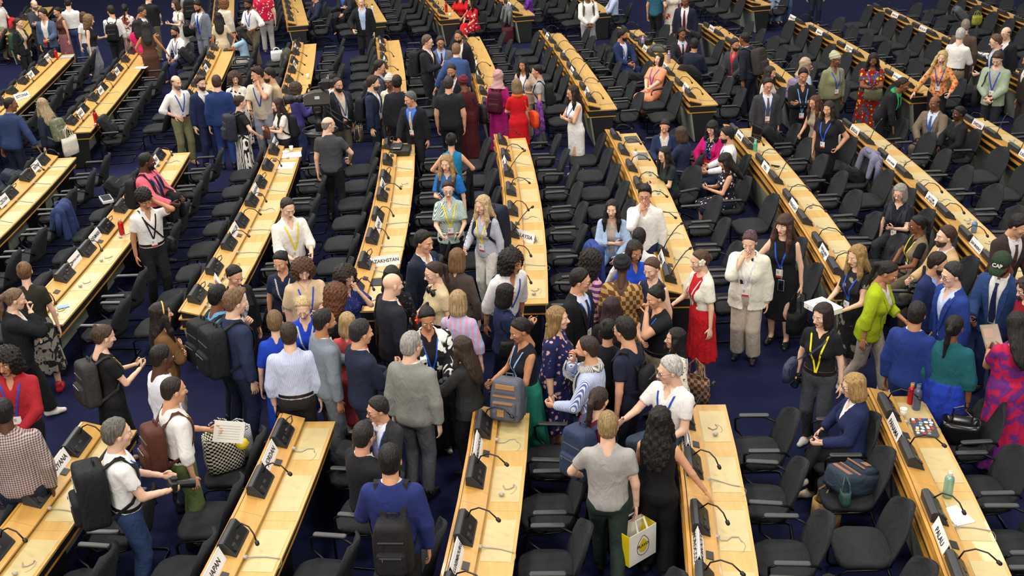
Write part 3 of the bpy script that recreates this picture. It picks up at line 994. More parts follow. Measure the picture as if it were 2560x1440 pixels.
def top_np(F, h, off, sleeve, hem, neck=.075, open_=None, grow=0.0, vneck=0.0, puff=0.0, arms=True, strapless=False):
    """sleeve 0 none .. 1 elbow .. 2 wrist; hem is the height of the lower edge over the hip line"""
    pts = [F.wl((0, 0, hem)), F.wl((.2, 0, .55)), F.wl((-.2, 0, .55)), F.wl((0, .1, .1)), F.wl((0, -.16, .3)), F.wl((0, 0, hem - .02))]
    if sleeve > 0 and arms:
        for sd in (1, -1):
            pts += [F.sh[sd], F.el[sd]]
            if sleeve > 1: pts.append(F.wr[sd])
    lo, hi = F.bounds(pts, .26 + off + grow)
    S = SDF(lo, hi, h)
    F.trunk(S, off, .03, hem - .03, grow)
    hv = F.b in 'hH'
    g = (1.18 if hv else (.90 if F.b == 'w' else 1.0))
    for sd in (1, -1):
        if not arms: continue
        if sleeve <= 0:
            if not strapless: S.cone(F.wl((sd * (F.shw - .04), .012, .455)), F.wl((sd * (F.shw - .025), .012, .44)), .052 * g + off * .5, .045 * g + off * .4, .03)
            continue
        S.cone(F.sh[sd], F.el[sd], .054 * g + off * .9, (.046 + puff) * g + off * .9, .022, cut=min(sleeve, 1.0) if sleeve < 1 else None)
        if sleeve > 1:
            S.cone(F.el[sd], F.wr[sd], (.046 + puff) * g + off, .034 * g + off * .8, .012, cut=(sleeve - 1))
    x, y, z = F.local_cache(S)
    S.cutmax(hem - z)
    if neck > 0:
        S.cutmax(neck - np.sqrt(x ** 2 + (y + .015) ** 2 + ((z - .575) * .9) ** 2))
    if vneck > 0:
        S.cutmax(np.minimum(np.minimum(np.minimum((z - (.50 - vneck)) * .38 - np.abs(x), -.03 - y), 1), .06))
    if open_ is not None:
        btn, wtop, wlow = open_
        wz = np.where(z > btn, (z - btn) / (.52 - btn) * wtop + .004, .004 + (btn - z) * wlow)
        S.cutmax(np.minimum(wz - np.abs(x), -.03 - y))
    return S.mesh(2)

def _lc(F, S):
    return S.local(F.o, F.T)
Fig.local_cache = _lc

def legs_np(F, h, wide, short=1.0, hv=False):
    pts = [F.wl((0, 0, .12)), F.wl((.1, 0, .1))] + list(F.hip.values()) + list(F.kn.values()) + list(F.an.values())
    lo, hi = F.bounds(pts, .24)
    S = SDF(lo, hi, h)
    rx, ry, yo, _ = BUILD[F.b]
    S.prof(F.o, F.T, TZ[:5], [a + .010 for a in rx[:5]], [a + .010 for a in ry[:5]], yo[:5], .03)
    for sd in (1, -1):
        r = .100 if F.b in 'wm' else .112
        S.cone(F.hip[sd], F.kn[sd], r, .072 + wide * .6, .03)
        if short > 1: S.cone(F.kn[sd], F.an[sd], .071 + wide * .6, .058 + wide, .012, cut=.98 if short >= 2 else short - 1)
    x, y, z = F.local_cache(S)
    S.cutmax(z - .11)
    return S.mesh(2)

def skirt_prims(F, S, L, flare, off=.016):
    rx, ry, yo, _ = BUILD[F.b]
    if abs(F.kn[1][2] - F.hip[1][2]) > .25:      # standing
        z0 = -L
        a, b = rx[1] + off, ry[1] + off
        S.prof(F.o, np.eye(3) * 1.0, [z0, z0 * .55 - .03, -.06, 0, .06, .12], [a + flare, a + flare * .5, a, rx[2] + off, rx[3] + off, rx[4] + off],
               [b + flare * .9, b + flare * .45, b, ry[2] + off, ry[3] + off, ry[4] + off], [.01, .01, .008, .008, 0, 0], .03)
    else:
        for q in (1, 0, -1):
            hp = F.hip[1] * (1 + q) / 2 + F.hip[-1] * (1 - q) / 2
            kn = F.kn[1] * (1 + q) / 2 + F.kn[-1] * (1 - q) / 2
            an = F.an[1] * (1 + q) / 2 + F.an[-1] * (1 - q) / 2
            f = min(1.0, L / .42)
            S.cone(hp, hp + (kn - hp) * f, .108 + off, .085 + flare * .4, .05)
            if L > .5:
                S.cone(kn, kn + (an - kn) * min(1, (L - .42) / .42), .088 + flare * .3, .095 + flare * .5, .04, cut=1.0)

def skirt_np(F, h, L, flare):
    pts = [F.wl((0, 0, .12))] + [F.o + np.array([0, 0, -L])] + list(F.hip.values()) + list(F.kn.values()) + (list(F.an.values()) if L > .5 else [])
    lo, hi = F.bounds(pts, .27 + flare)
    S = SDF(lo, hi, h)
    skirt_prims(F, S, L, flare)
    x, y, z = F.local_cache(S)
    S.cutmax(z - .11)
    if flare > .02:
        sl, X, Y, Z = S.grid()
        S.D += .008 * np.sin(np.arctan2(Y - F.o[1], X - F.o[0]) * 13) * np.clip((F.o[2] - Z) / .5, 0, 1)
    return S.mesh(2)

def dress_np(F, h, sleeve, L, flare, neck=.08, vneck=0.0, off=.013, puff=0.0, strapless=False):
    pts = [F.wl((.2, 0, .55)), F.wl((-.2, 0, .55)), F.o + np.array([0, 0, -L])] + list(F.hip.values()) + list(F.kn.values()) + (list(F.an.values()) if L > .5 else [])
    for sd in (1, -1):
        pts += [F.sh[sd]] + ([F.el[sd]] if sleeve > 0 else []) + ([F.wr[sd]] if sleeve > 1 else [])
    lo, hi = F.bounds(pts, .27 + flare)
    S = SDF(lo, hi, h)
    F.trunk(S, off)
    g = 1.15 if F.b in 'hH' else .92
    for sd in (1, -1):
        if sleeve <= 0:
            if not strapless: S.cone(F.wl((sd * (F.shw - .045), .012, .455)), F.wl((sd * (F.shw - .03), .012, .44)), .050 * g, .045 * g, .03)
            continue
        S.cone(F.sh[sd], F.el[sd], .054 * g + off * .9, (.046 + puff) * g + off * .9, .022, cut=min(sleeve, 1.0) if sleeve < 1 else None)
        if sleeve > 1: S.cone(F.el[sd], F.wr[sd], (.046 + puff) * g + off, .034 * g + off, .012, cut=sleeve - 1)
    x, y, z = F.local_cache(S)
    S.cutmax(neck - np.sqrt(x ** 2 + (y + .015) ** 2 + ((z - .575) * .9) ** 2))
    if vneck > 0:
        S.cutmax(np.minimum(np.minimum((z - (.50 - vneck)) * .38 - np.abs(x), -.03 - y), .06))
    if vneck < 0:      # low back
        S.cutmax(np.minimum(np.minimum((z - (.50 + vneck)) * .6 - np.abs(x), y - .02), .06))
    skirt_prims(F, S, L, flare, off + .003)
    if flare > .02:
        sl, X, Y, Z = S.grid()
        S.D += .009 * np.sin(np.arctan2(Y - F.o[1], X - F.o[0]) * 13) * np.clip((F.o[2] - Z) / .5, 0, 1)
    return S.mesh(2)

class Surf:
    """ray casts onto a garment in the trunk frame"""
    def __init__(s, F, VQ):
        s.F = F
        V, Q = VQ
        s.t = BVHTree.FromPolygons(V.tolist(), Q.tolist())
    def hit(s, x, z, back=False, out=.004):
        F = s.F
        sg = 1 if back else -1
        o = F.wl((x, sg * .8, z)); d = F.T @ np.array([0, -sg, 0.0])
        r = s.t.ray_cast(Vector(o), Vector(d))
        if r[0] is None: p = F.wl((x, sg * .11, z))
        else: p = np.array(r[0])
        return p - d * out
    def top(s, x, y, out=.004):
        F = s.F
        o = F.wl((x, y, .9)); d = F.T @ np.array([0, 0, -1.0])
        r = s.t.ray_cast(Vector(o), Vector(d))
        p = np.array(r[0]) if r[0] is not None else F.wl((x, y, .47))
        return p - d * out

def lanyard(F, sf, color, parent, badge=True, low=.16, red=True, spread=.085):
    mb = MB(); fw = F.T @ np.array([0, -1.0, 0])
    for sd in (1, -1):
        pts = [F.wl((0, .080, .515)), F.wl((sd * .05, .062, .525)), F.wl((sd * .078, .015, .525))]
        nr = [-fw, F.T @ np.array([sd * .5, .5, .5]), F.T @ np.array([sd * .6, 0, .8])]
        for i in range(7):
            t = i / 6.0
            x = sd * (spread * (1 - t) + .004); z = .475 * (1 - t) + low * t
            pts.append(sf.hit(x, z)); nr.append(fw)
        mb.strip(pts, nr, .019, .003)
    mb.build('lanyard', cloth(color, .6), parent)
    if badge:
        p = sf.hit(0, low - .06, out=.012)
        R = Matrix(F.T.tolist())
        b = MB(); b.box(p, (.082, .004, .110), rot=R)
        b.m = 1; b.box(p + F.T @ np.array([0, -.0008, -.042]), (.082, .004, .024), rot=R)
        b.m = 2; b.box(p + F.T @ np.array([-.018, -.0008, .018]), (.026, .004, .034), rot=R)
        b.build('badge', [plain('#eceae6', .4), plain('#c33434' if red else '#e7e4de', .5), plain('#b9a79c', .5)], parent)
PEOPLE = []
SEATED = []

def Mat4(R, o):
    m = Matrix.Identity(4)
    for i in range(3):
        for j in range(3): m[i][j] = float(R[i][j])
        m[i][3] = float(o[i])
    return m

TOPS = {  # sleeve, offset, collar, untucked hem, tucked hem, puff
    'tee': (.62, .014, 0, -.07, .01, 0), 'polo': (.66, .014, 1, -.06, .01, 0), 'shirt': (1.95, .014, 1, -.08, .015, .004),
    'rolled': (1.38, .015, 1, -.08, .015, .006), 'tank': (0, .011, 0, -.03, .01, 0), 'blouse': (.8, .018, 0, -.05, .02, .018),
    'knit': (1.95, .020, 0, -.06, .0, .006), 'linen': (.8, .020, 1, -.12, .01, .012), 'inner': (1.0, .012, 1, -.02, .0, 0),
    'innert': (1.0, .012, 0, -.02, .0, 0), 'dolman': (1.4, .018, 0, -.05, .02, .012)}
JACK = {  # sleeve, offset, hem, opening
    'blazer': (1.92, .028, -.13, (.10, .105, .10)), 'open': (1.92, .028, -.14, (-.30, .085, 0)), 'cardigan': (1.9, .030, -.16, (-.35, .10, 0)),
    'crop': (.75, .026, .06, (-.3, .11, 0)), 'over': (1.9, .030, -.15, (-.35, .085, 0)), 'vest': (0, .026, -.10, (-.35, .075, 0)),
    'closed': (1.92, .026, -.10, (.30, .075, .0)), 'rolledj': (1.5, .028, -.14, (-.30, .085, 0))}

def new(name, VQ, mats, parent, mi=None):
    return put(bpy.data.objects.new(name, mesh_np(name, VQ[0], VQ[1], mats, mi)), parent)

def person(px, py, yaw, label, b='m', H=1.76, sk=2, hair='short:#2a1d15', pose='dd', legs='st', lean=3, side=0, twist=0,
           hy=0, hp=8, hr=0, seat=.46, top=None, jac=None, bot=None, dress=None, tie=None, lan=None, badge=True, low=.15,
           gl=False, beard=None, shoes='#15151a', pack=None, hold=None, chair=None, extra=None, cul=True, mv=0.0):
    rg = random.Random(int(px * 7 + py * 13))
    H *= 1.015 + .06 * min(1, max(0, (py - 450) / 700))
    F = Fig(b, H, pose, legs, lean, side, twist, hy, hp, hr, seat)
    k = F.k
    for d in (F.sh, F.el, F.wr, F.hip, F.kn, F.an):
        for q in d: d[q] = d[q]
    p = at(px, py, F.head[2] * k)
    if mv:      # farther along the line of sight and so a little shorter
        u_ = math.hypot(p[0], p[1]); dz = (CAM_H - p[2]) / u_ * mv
        H -= dz * 1.07; F = Fig(b, H, pose, legs, lean, side, twist, hy, hp, hr, seat); k = F.k
        p = at(px, py, F.head[2] * k)
    az = math.atan2(-p[0], p[1]); rz = math.radians(yaw) + az
    hx, hy_ = F.head[0] * k, F.head[1] * k
    rx = p[0] - (math.cos(rz) * hx - math.sin(rz) * hy_); ry = p[1] - (math.sin(rz) * hx + math.cos(rz) * hy_)
    root = thing('person', (rx, ry, 0), label, 'person', rz)
    root.scale = (k, k, k)
    far = ry > 20.8
    sex = 'w' if b in 'wH' else 'm'
    hb, hg = (.027, .021) if far else (.022, .0155)
    hs, hc = hair.split(':', 1)
    V, Q, mi = body_np(F, hb, sex, 1 if far else 0)
    skc = SKIN[sk] if isinstance(sk, int) else sk
    s0 = rgb(skc)
    lip = '#a5413f' if sex == 'w' and sk < 4 else ('#9c6150' if sk < 3 else '#5c3a33')
    browc = hc if hs not in ('hijab', 'wrap', 'cap', 'bald') else '#241a15'
    new('body', (V, Q), [skin_mat(skc), skin_mat(lip), plain('#e9e6e2', .3), plain('#2a1c14', .25), hair_mat(browc)], root, mi)
    HM = Mat4(F.HR * 1.05, F.head)
    if hs not in ('none', 'bald0'):
        nm = 'headscarf' if hs in ('hijab', 'wrap') else 'hair'
        hair_obj('recede' if hs == 'cap' else hs, '#1d1613' if hs == 'cap' else hc, root, HM, nm)
        if hs == 'braid':
            mb = MB()
            for i in range(7):
                c = Vector(HM @ Vector((-.06 - .003 * i, .10 - .004 * i, -.06 - .045 * i)))
                v, q = ball(c, (.024, .024, .030), 6, 4); mb._add(v, [tuple(t for t in f if t >= 0) for f in q])
            mb.build('braid', hair_mat(hc), root, True)
        if hs == 'cap':
            mb = MB()
            mb.lathe([(.001, .142), (.05, .136), (.085, .105), (.100, .060), (.101, .045)], (0, .012, 0), 16)
            mb.strip([(0, -.085, .055), (0, -.13, .050), (0, -.175, .036)], [(0, 0, 1)] * 3, [.150, .150, .10], .006)
            o = mb.build('cap', cloth(hc), root, True); o.matrix_local = HM
            lettering('cap_lettering', 'CAP', .055, plain('#e8e8e4', .6), root, HM @ Matrix.Translation((0, -.086, .088)) @ Matrix.Rotation(math.radians(52), 4, 'X'), .003, .0015)
    if beard:
        o = put(bpy.data.objects.new('beard', BEARD), root); o.material_slots[0].link = 'OBJECT'; o.material_slots[0].material = hair_mat(beard); o.matrix_local = HM
    if gl:
        o = put(bpy.data.objects.new('glasses', GLASSES), root)
        o.matrix_local = HM if gl != 'up' else HM @ Matrix.Translation((0, .055, .082)) @ Matrix.Rotation(math.radians(-50), 4, 'X')
    outer = None
    sit = legs in ('si', 'cr')
    if dress:
        sp = dress[0]; kw = dress[4] if len(dress) > 4 else {}
        outer = dress_np(F, hg, dress[1], dress[2], dress[3], **kw)
        new('dress', outer, [cloth(sp)], root)
    if top:
        kind, sp = top[0], top[1]
        tuck = len(top) > 2 and top[2] == 't'
        sl, off, colr, hu, ht, puff = TOPS[kind]
        if jac: puff = 0
        VQ = top_np(F, hg, off, sl if not (jac and JACK[jac[0]][0] > 1) else .5, ht if (tuck or jac or sit) else hu, .070 if colr else .080,
                    vneck=(.10 if colr else (.07 if b in 'wH' else 0)) if not tie else 0, puff=puff, grow=0 if tuck or jac else .012)
        new({'tee': 't_shirt', 'tank': 'top', 'blouse': 'blouse', 'knit': 'sweater'}.get(kind, 'shirt'), VQ, [cloth(sp)], root)
        outer = VQ
        if colr:
            mb = MB()
            ra = {'m': .073, 'w': .060, 'h': .080, 'H': .066}[b]
            for wid, gap in ((0, 0),):
                ring0, ring1 = [], []
                n = 14; pts = []
                inn = []; 
                for i in range(n + 1):
                    a = math.radians(-62 + (360 - 56) * i / n) if not tie else math.radians(-78 + (336) * i / n)
                    q = (math.cos(a), math.sin(a))
                    pts.append([F.wl((ra * q[0], .012 + ra * .95 * q[1], .555 - .018 * (q[1] < -.2))), F.wl(((ra + .014) * q[0], .012 + (ra + .014) * q[1], .515 - .03 * (q[1] < -.2))),
                                F.wl(((ra + .019) * q[0], .012 + (ra + .019) * q[1], .515 - .03 * (q[1] < -.2))), F.wl(((ra + .006) * q[0], .012 + (ra + .006) * q[1], .558 - .018 * (q[1] < -.2)))])
                mb.loft([[Vector(x) for x in r] for r in pts])
            mb.build('collar', cloth(sp), root)
    if tie and outer is not None:
        sf = Surf(F, outer); mb = MB(); fw = F.T @ np.array([0, -1.0, 0])
        zz = [.485, .455, .40, .30, .20, .10, .03]
        mb.strip([sf.hit(0, z, out=.006) for z in zz], [fw] * 7, [.040, .028, .040, .056, .068, .078, .05], .006)
        mb.build('tie', cloth(tie, .5), root)
    if jac:
        kind, sp = jac[0], jac[1]
        sl, off, hem, op = JACK[kind]
        if sit: hem = max(hem, -.02)
        VQ = top_np(F, hg, off, sl, hem, .088, open_=op, grow=.02 if kind != 'crop' else 0)
        new({'cardigan': 'cardigan', 'crop': 'cardigan', 'vest': 'vest', 'closed': 'jacket', 'over': 'overshirt'}.get(kind, 'jacket'), VQ, [cloth(sp)], root)
        inner = outer
        outer = VQ if kind not in ('x',) else outer
        if kind in ('blazer', 'open', 'rolledj') and not far or kind == 'blazer':
            sf = Surf(F, VQ); fw = F.T @ np.array([0, -1.0, 0]); mb = MB()
            btn, wt = (op[0], op[1]) if op[0] > 0 else (.05, op[1])
            for sd in (1, -1):
                pts = []
                for i in range(6):
                    t = i / 5; z = .50 * (1 - t) + btn * t
                    w0 = (z - btn) / (.52 - btn) * wt + .004 if op[0] > 0 else wt * (.4 + .6 * (1 - t))
                    pts.append(sf.hit(sd * (w0 + .030 - .008 * t), z, out=.003))
                mb.strip(pts, [fw] * 6, [.030, .058, .070, .060, .046, .02], .006)
            mb.build('lapel', cloth(sp), root)
    if bot:
        kind, sp = bot[0], bot[1]
        if kind == 'skirt':
            new('skirt', skirt_np(F, hg, bot[2], bot[3]), [cloth(sp)], root)
        else:
            wd = {'pants': 0.004, 'wide': .035, 'slim': -.006, 'shorts': .01}[kind]
            new('trousers', legs_np(F, hg * 1.08, wd, 2.0 if kind != 'shorts' else 1.0), [cloth(sp)], root)
            if kind != 'wide' and not dress and top and len(top) > 2 and top[2] == 't' and not jac:
                rx_, ry_, yo_, _ = BUILD[b]
                a_, b_ = np.interp(.055, TZ, rx_) + .017, np.interp(.055, TZ, ry_) + .017; c_ = np.interp(.055, TZ, yo_)
                mb = MB(); n = 20
                mb.loft([[Vector(F.wl((a_ * math.cos(6.2832 * i / n) * f, c_ + b_ * math.sin(6.2832 * i / n) * f, z))) for i in range(n)] for f, z in ((.98, .035), (1, .038), (1, .072), (.98, .075))])
                mb.build('belt', plain('#241a15', .4), root)
    if ry < 25:
        for sd in (1, -1):
            o = put(bpy.data.objects.new('shoe', SHOE), root); o.material_slots[0].link = 'OBJECT'; o.material_slots[0].material = plain(shoes, .5)
            d = F.an[sd] - F.kn[sd]
            tilt = 0 if F.an[sd][2] < .10 else 25
            o.matrix_local = Mat4(R3(tilt, 0, sd * 8), F.an[sd] + np.array([0, 0, 0]))
    sf = Surf(F, outer) if outer is not None else None
    if lan and sf:
        lc = lan
        lanyard(F, Surf(F, outer) if not jac else Surf2(F, [outer, inner]), lc, root, badge, low)
    W = Matrix.Translation((rx, ry, 0)) @ Matrix.Rotation(rz, 4, 'Z') @ Matrix.Scale(k, 4)
    F.W = W; F.rz = rz; F.sf = sf; F.pos = (rx, ry); F.root = root
    if cul: PEOPLE.append((rx, ry, .34 if not sit else .1))
    if sit and chair != 'no': SEATED.append((rx, ry, rz if chair is None else math.radians(chair) + az, label))
    if pack: backpack(F, *pack)
    if hold:
        for it in hold: held(F, *it)
    if extra: extra(F, root)
    return F

class Surf2(Surf):
    """outermost of two garments"""
    def __init__(s, F, many):
        s.F = F; s.many = [Surf(F, m) for m in many]
    def hit(s, x, z, back=False, out=.004):
        best = None
        d = s.F.T @ np.array([0, -1.0 if not back else 1.0, 0])
        for q in s.many:
            p = q.hit(x, z, back, out)
            if best is None or (p - best) @ d > 0: best = p
        return best

# ---- packs and things carried
def rbox_mesh(name, d, pocket=True, h=.02, rnd=.05):
    S = SDF((-d[0] / 2, -d[1] * .5, 0), (d[0] / 2, d[1] * .9, d[2]), h)
    sl, X, Y, Z = S.grid()
    def rb(cx, cy, cz, a, b, c, r):
        qx, qy, qz = np.abs(X - cx) - a / 2 + r, np.abs(Y - cy) - b / 2 + r, np.abs(Z - cz) - c / 2 + r
        return np.sqrt(np.maximum(qx, 0) ** 2 + np.maximum(qy, 0) ** 2 + np.maximum(qz, 0) ** 2) + np.minimum(np.maximum(np.maximum(qx, qy), qz), 0) - r
    w = 1 - .22 * np.clip((Z - d[2] * .55) / (d[2] * .45), 0, 1) ** 2
    X = X / w
    S.merge(sl, rb(0, 0, d[2] / 2, d[0], d[1], d[2], rnd), 0)
    V, Q = S.mesh()
    P = None
    if pocket:
        S = SDF((-d[0] / 2, d[1] * .2, 0), (d[0] / 2, d[1] * .85, d[2] * .6), h)
        sl, X, Y, Z = S.grid()
        S.merge(sl, rb(0, d[1] * .5, d[2] * .30, d[0] * .76, d[1] * .42, d[2] * .44, .028), 0)
        P = S.mesh()
    return (V, Q), P

PACKS = {}
def pack_parts(d):
    if d not in PACKS:
        a, p = rbox_mesh('pack', d)
        PACKS[d] = (mesh_np('pack_body', a[0], a[1], [plain('#202024', .8)]), mesh_np('pack_pocket', p[0], p[1], [plain('#202024', .8)]))
    return PACKS[d]

def pack_things(root, d, spec, M):
    a, p = pack_parts(d)
    for nm, me in (('pack_body', a), ('pocket', p)):
        o = put(bpy.data.objects.new(nm, me), root); o.material_slots[0].link = 'OBJECT'; o.material_slots[0].material = cloth(spec, .75); o.matrix_local = M
    mb = MB()
    mb.tube([(-.04, -d[1] * .2, d[2] - .01), (-.035, -d[1] * .2, d[2] + .035), (.035, -d[1] * .2, d[2] + .035), (.04, -d[1] * .2, d[2] - .01)], .009, 5)
    o = mb.build('carry_handle', cloth(spec, .75), root); o.matrix_local = M
    mb = MB()
    ya = d[1] * .735
    mb.box((0, ya, d[2] * .46), (d[0] * .56, .006, .008)); mb.box((0, d[1] * .505, d[2] * .70), (d[0] * .66, .012, .008))
    mb.box((d[0] * .20, ya + .004, d[2] * .44), (.010, .006, .03))
    o = mb.build('zip', plain('#77777a', .35, .6), root); o.matrix_local = M

def backpack(F, spec, label, d=(.30, .17, .44), z=-.02, dx=0.0, strap=None):
    W = F.W
    c = F.sf.hit(dx, z + d[2] * .5, back=True)
    loc = F.T.T @ (c - F.o)
    o = F.wl((dx, loc[1] + d[1] / 2 + .008, z))
    base = W @ Vector(o)
    root = thing('backpack', base, label, 'backpack', 0)
    root.rotation_euler = (0, 0, F.rz)
    k = F.k
    M = Matrix.Scale(k, 4) @ Mat4(F.T, (0, 0, 0))
    pack_things(root, d, spec, M)
    T0 = Matrix.Scale(k, 4) @ Matrix.Translation(-Vector(o))
    for sd in (1, -1):
        if strap and sd != strap: continue
        fw = np.array([0, -1.0, 0])
        L = [((dx + sd * .075, loc[1] + .02, z + d[2] * .93), (0, .5, .8))]
        pts = [F.wl(L[0][0])]; nr = [F.T @ np.array(L[0][1])]
        pts.append(F.sf.top(sd * .105, .055, .006)); nr.append(F.T @ np.array([0, .3, 1]))
        pts.append(F.sf.top(sd * .110, .0, .008)); nr.append(F.T @ np.array([0, -.2, 1]))
        for zz, xx in ((.42, .118), (.36, .122), (.29, .126), (.22, .135)):
            pts.append(F.sf.hit(sd * xx, zz, out=.006)); nr.append(F.T @ np.array([sd * .2, -1, .15]))
        rxw = float(np.interp(.14, TZ, BUILD[F.b][0])) + .045
        pts.append(F.wl((sd * rxw, -.02, .15))); nr.append(F.T @ np.array([sd, -.2, 0]))
        pts.append(F.wl((sd * (d[0] * .42), loc[1] + .03, z + .06))); nr.append(F.T @ np.array([sd * .8, .2, 0]))
        mb = MB(); mb.strip(pts, nr, [.045, .055, .058, .056, .054, .05, .04, .03, .028], .010)
        s = mb.build('strap', cloth(spec, .75), root); s.matrix_local = T0
    return root

def held(F, sd, what, *a):
    p, B = F.palm[sd]
    W = F.W
    R = Matrix(((B[0][0], B[1][0], B[2][0]), (B[0][1], B[1][1], B[2][1]), (B[0][2], B[1][2], B[2][2]))).to_4x4()
    base = W @ Vector(p)
    M = Matrix.Translation(base) @ W.to_3x3().to_4x4() @ R      # x along the fingers, y towards the thumb, z out of the palm
    MAKE[what](M, base, F, sd, *a)

def place_M(o, M):
    o.matrix_world = M

def slab(name, M, size, label, cat, mats, extra=None, bev=.006):
    root = thing(name, M.to_translation(), label, cat)
    L = M.to_3x3().normalized().to_4x4()
    mb = MB(); mb.box((0, 0, 0), size, bev=bev)
    o = mb.build('body', mats[0], root); o.matrix_local = L
    if extra: extra(root, L)
    return root

def mk_phone(M, base, F, sd, label, col='#1a1b20', screen='#2c3a4d'):
    def ex(root, L):
        mb = MB(); mb.box((0, 0, .005), (.128, .066, .002))
        o = mb.build('screen', plain(screen, .15), root); o.matrix_local = L
        mb = MB(); mb.box((-.052, .018, -.0055), (.026, .022, .002))
        o = mb.build('lens_plate', plain('#0c0c0e', .2), root); o.matrix_local = L
    slab('phone', M, (.145, .074, .009), label, 'phone', [plain(col, .35)], ex)

def mk_paper(M, base, F, sd, label, size=(.30, .21), col='#e6e2d8', thick=.006):
    M = M @ Matrix.Translation((size[0] * .35, 0, .012))
    def ex(root, L):
        mb = MB()
        for i in range(6): mb.box((0, -.07 + .026 * i, thick / 2 + .0008), (size[0] * .72, .004, .001))
        o = mb.build('print_lines', plain('#a9a59c', .8), root); o.matrix_local = L
    slab('paper_sheet' if thick < .01 else 'folder', M, (size[0], size[1], thick), label, 'paper' if thick < .01 else 'folder', [plain(col, .7)], ex if thick < .01 else None, bev=.002)

def mk_camera(M, base, F, sd, label, lens=.10):
    fwd = F.W.to_3x3() @ Vector((0, -1, 0)); fwd.normalize(); fwd.z = -.25; fwd.normalize()
    root = thing('photo_camera', base + Vector((0, 0, .02)), label, 'camera')
    R = fwd.to_track_quat('-Y', 'Z').to_matrix().to_4x4(); root_L = R
    mb = MB(); mb.box((0, .02, 0), (.135, .075, .10), bev=.018); mb.box((0, .01, .062), (.055, .06, .035), bev=.010); mb.box((.055, .0, -.005), (.04, .09, .09), bev=.015)
    o = mb.build('body', plain('#17171a', .5), root); o.matrix_local = R
    mb = MB(); mb.lathe([(.036, 0), (.038, lens * .5), (.044, lens * .7), (.044, lens), (.036, lens), (.034, lens - .01)], (0, 0, 0), 14)
    o = mb.build('lens', plain('#101012', .3), root); o.matrix_local = R @ Matrix.Translation((0, -.015, 0)) @ Matrix.Rotation(math.radians(90), 4, 'X')
    mb = MB(); mb.lathe([(.033, 0), (.030, .003), (.001, .006)], (0, 0, 0), 14)
    o = mb.build('lens_glass', plain('#27304a', .08), root); o.matrix_local = R @ Matrix.Translation((0, -.015 - lens + .012, 0)) @ Matrix.Rotation(math.radians(90), 4, 'X')

def bottle_at(loc, label, col, cap, h=.22, r=.036, R=None, tilt=None):
    root = thing('bottle', loc, label, 'bottle')
    L = Matrix.Identity(4) if R is None else R
    mb = MB(); mb.lathe([(r * .93, 0), (r, .008), (r, h * .70), (r * .92, h * .78), (r * .5, h * .86), (r * .42, h * .88)], (0, 0, 0), 16)
    o = mb.build('body', plain(col, .3, .25), root, True); o.matrix_local = L
    mb = MB(); mb.lathe([(r * .5, h * .875), (r * .52, h * .89), (r * .52, h * .99), (r * .40, h)], (0, 0, 0), 14)
    o = mb.build('cap', plain(cap, .4), root); o.matrix_local = L
    mb = MB(); mb.tube([(r * .42, 0, h * .96), (r * .5, 0, h * 1.06), (-r * .5, 0, h * 1.06), (-r * .42, 0, h * .96)], .004, 5)
    o = mb.build('carry_loop', plain(cap, .4), root); o.matrix_local = L
    return root

def mk_bottle(M, base, F, sd, label, col, cap='#c9a36a', h=.22):
    bottle_at(base - Vector((0, 0, h * .6)), label, col, cap, h)

def mk_cup(M, base, F, sd, label, col='#5b4a3c'):
    cup_at(base - Vector((0, 0, .05)), label, col)

def cup_at(loc, label, col='#efece4', h=.095):
    root = thing('cup', loc, label, 'cup')
    mb = MB(); mb.lathe([(.026, 0), (.037, h), (.034, h), (.024, .006)], (0, 0, 0), 16); mb.build('wall', plain(col, .6), root, True)
    mb = MB(); mb.lathe([(.036, h - .004), (.039, h - .002), (.039, h + .003), (.036, h + .005), (.033, h + .002)], (0, 0, 0), 16); mb.build('rim', plain(col, .6), root, True)

def soft_bag(name, loc, label, cat, d, spec, rz=0, handle=.18, open_top=True, wide=1.12, taper=None, hname='handle', squash=0.0):
    """a cloth bag: sides, gusset folds and two loop handles; origin at the bottom"""
    root = thing(name, loc, label, cat, rz)
    mb = MB(); rings = []; n = 16
    prof = [(.80, 0), (.98, .03), (1.03, .35), (1.0, .7), (.96 if not taper else taper, 1.0)]
    for f, z in prof:
        rings.append([Vector((d[0] / 2 * f * (abs(math.cos(a)) ** .55) * (1 if math.cos(a) > 0 else -1), d[1] / 2 * f * (abs(math.sin(a)) ** .55) * (1 if math.sin(a) > 0 else -1), z * d[2] * (1 - squash * abs(math.cos(a))))) for a in [6.2832 * (i + .5) / n for i in range(n)]])
    for f in (.9, .75):
        rings.append([Vector((p.x * f, p.y * f, d[2] * (.97 if f == .9 else .75))) for p in rings[4]])
    mb.loft(rings); mb.build('bag_body', cloth(spec, .7) if isinstance(spec, str) else spec, root, True)
    for sy in (1, -1):
        m2 = MB()
        pts = [(-d[0] * .25, sy * d[1] * .40, d[2] * .93), (-d[0] * .22, sy * d[1] * .3, d[2] + handle * .6), (0, sy * d[1] * .12, d[2] + handle), (d[0] * .22, sy * d[1] * .3, d[2] + handle * .6), (d[0] * .25, sy * d[1] * .40, d[2] * .93)]
        m2.tube(pts, .009, 5); m2.build(hname, cloth(spec, .7) if isinstance(spec, str) else spec, root)
    return root

def mk_bag(M, base, F, sd, label, spec, d=(.32, .12, .30), name='handbag', handle=.16, wide=1.0):
    b = base - Vector((0, 0, d[2] + handle - .02))
    if b.z < .02: b.z = .02
    soft_bag(name, b, label, 'bag', d, spec, F.rz + 1.57, handle)

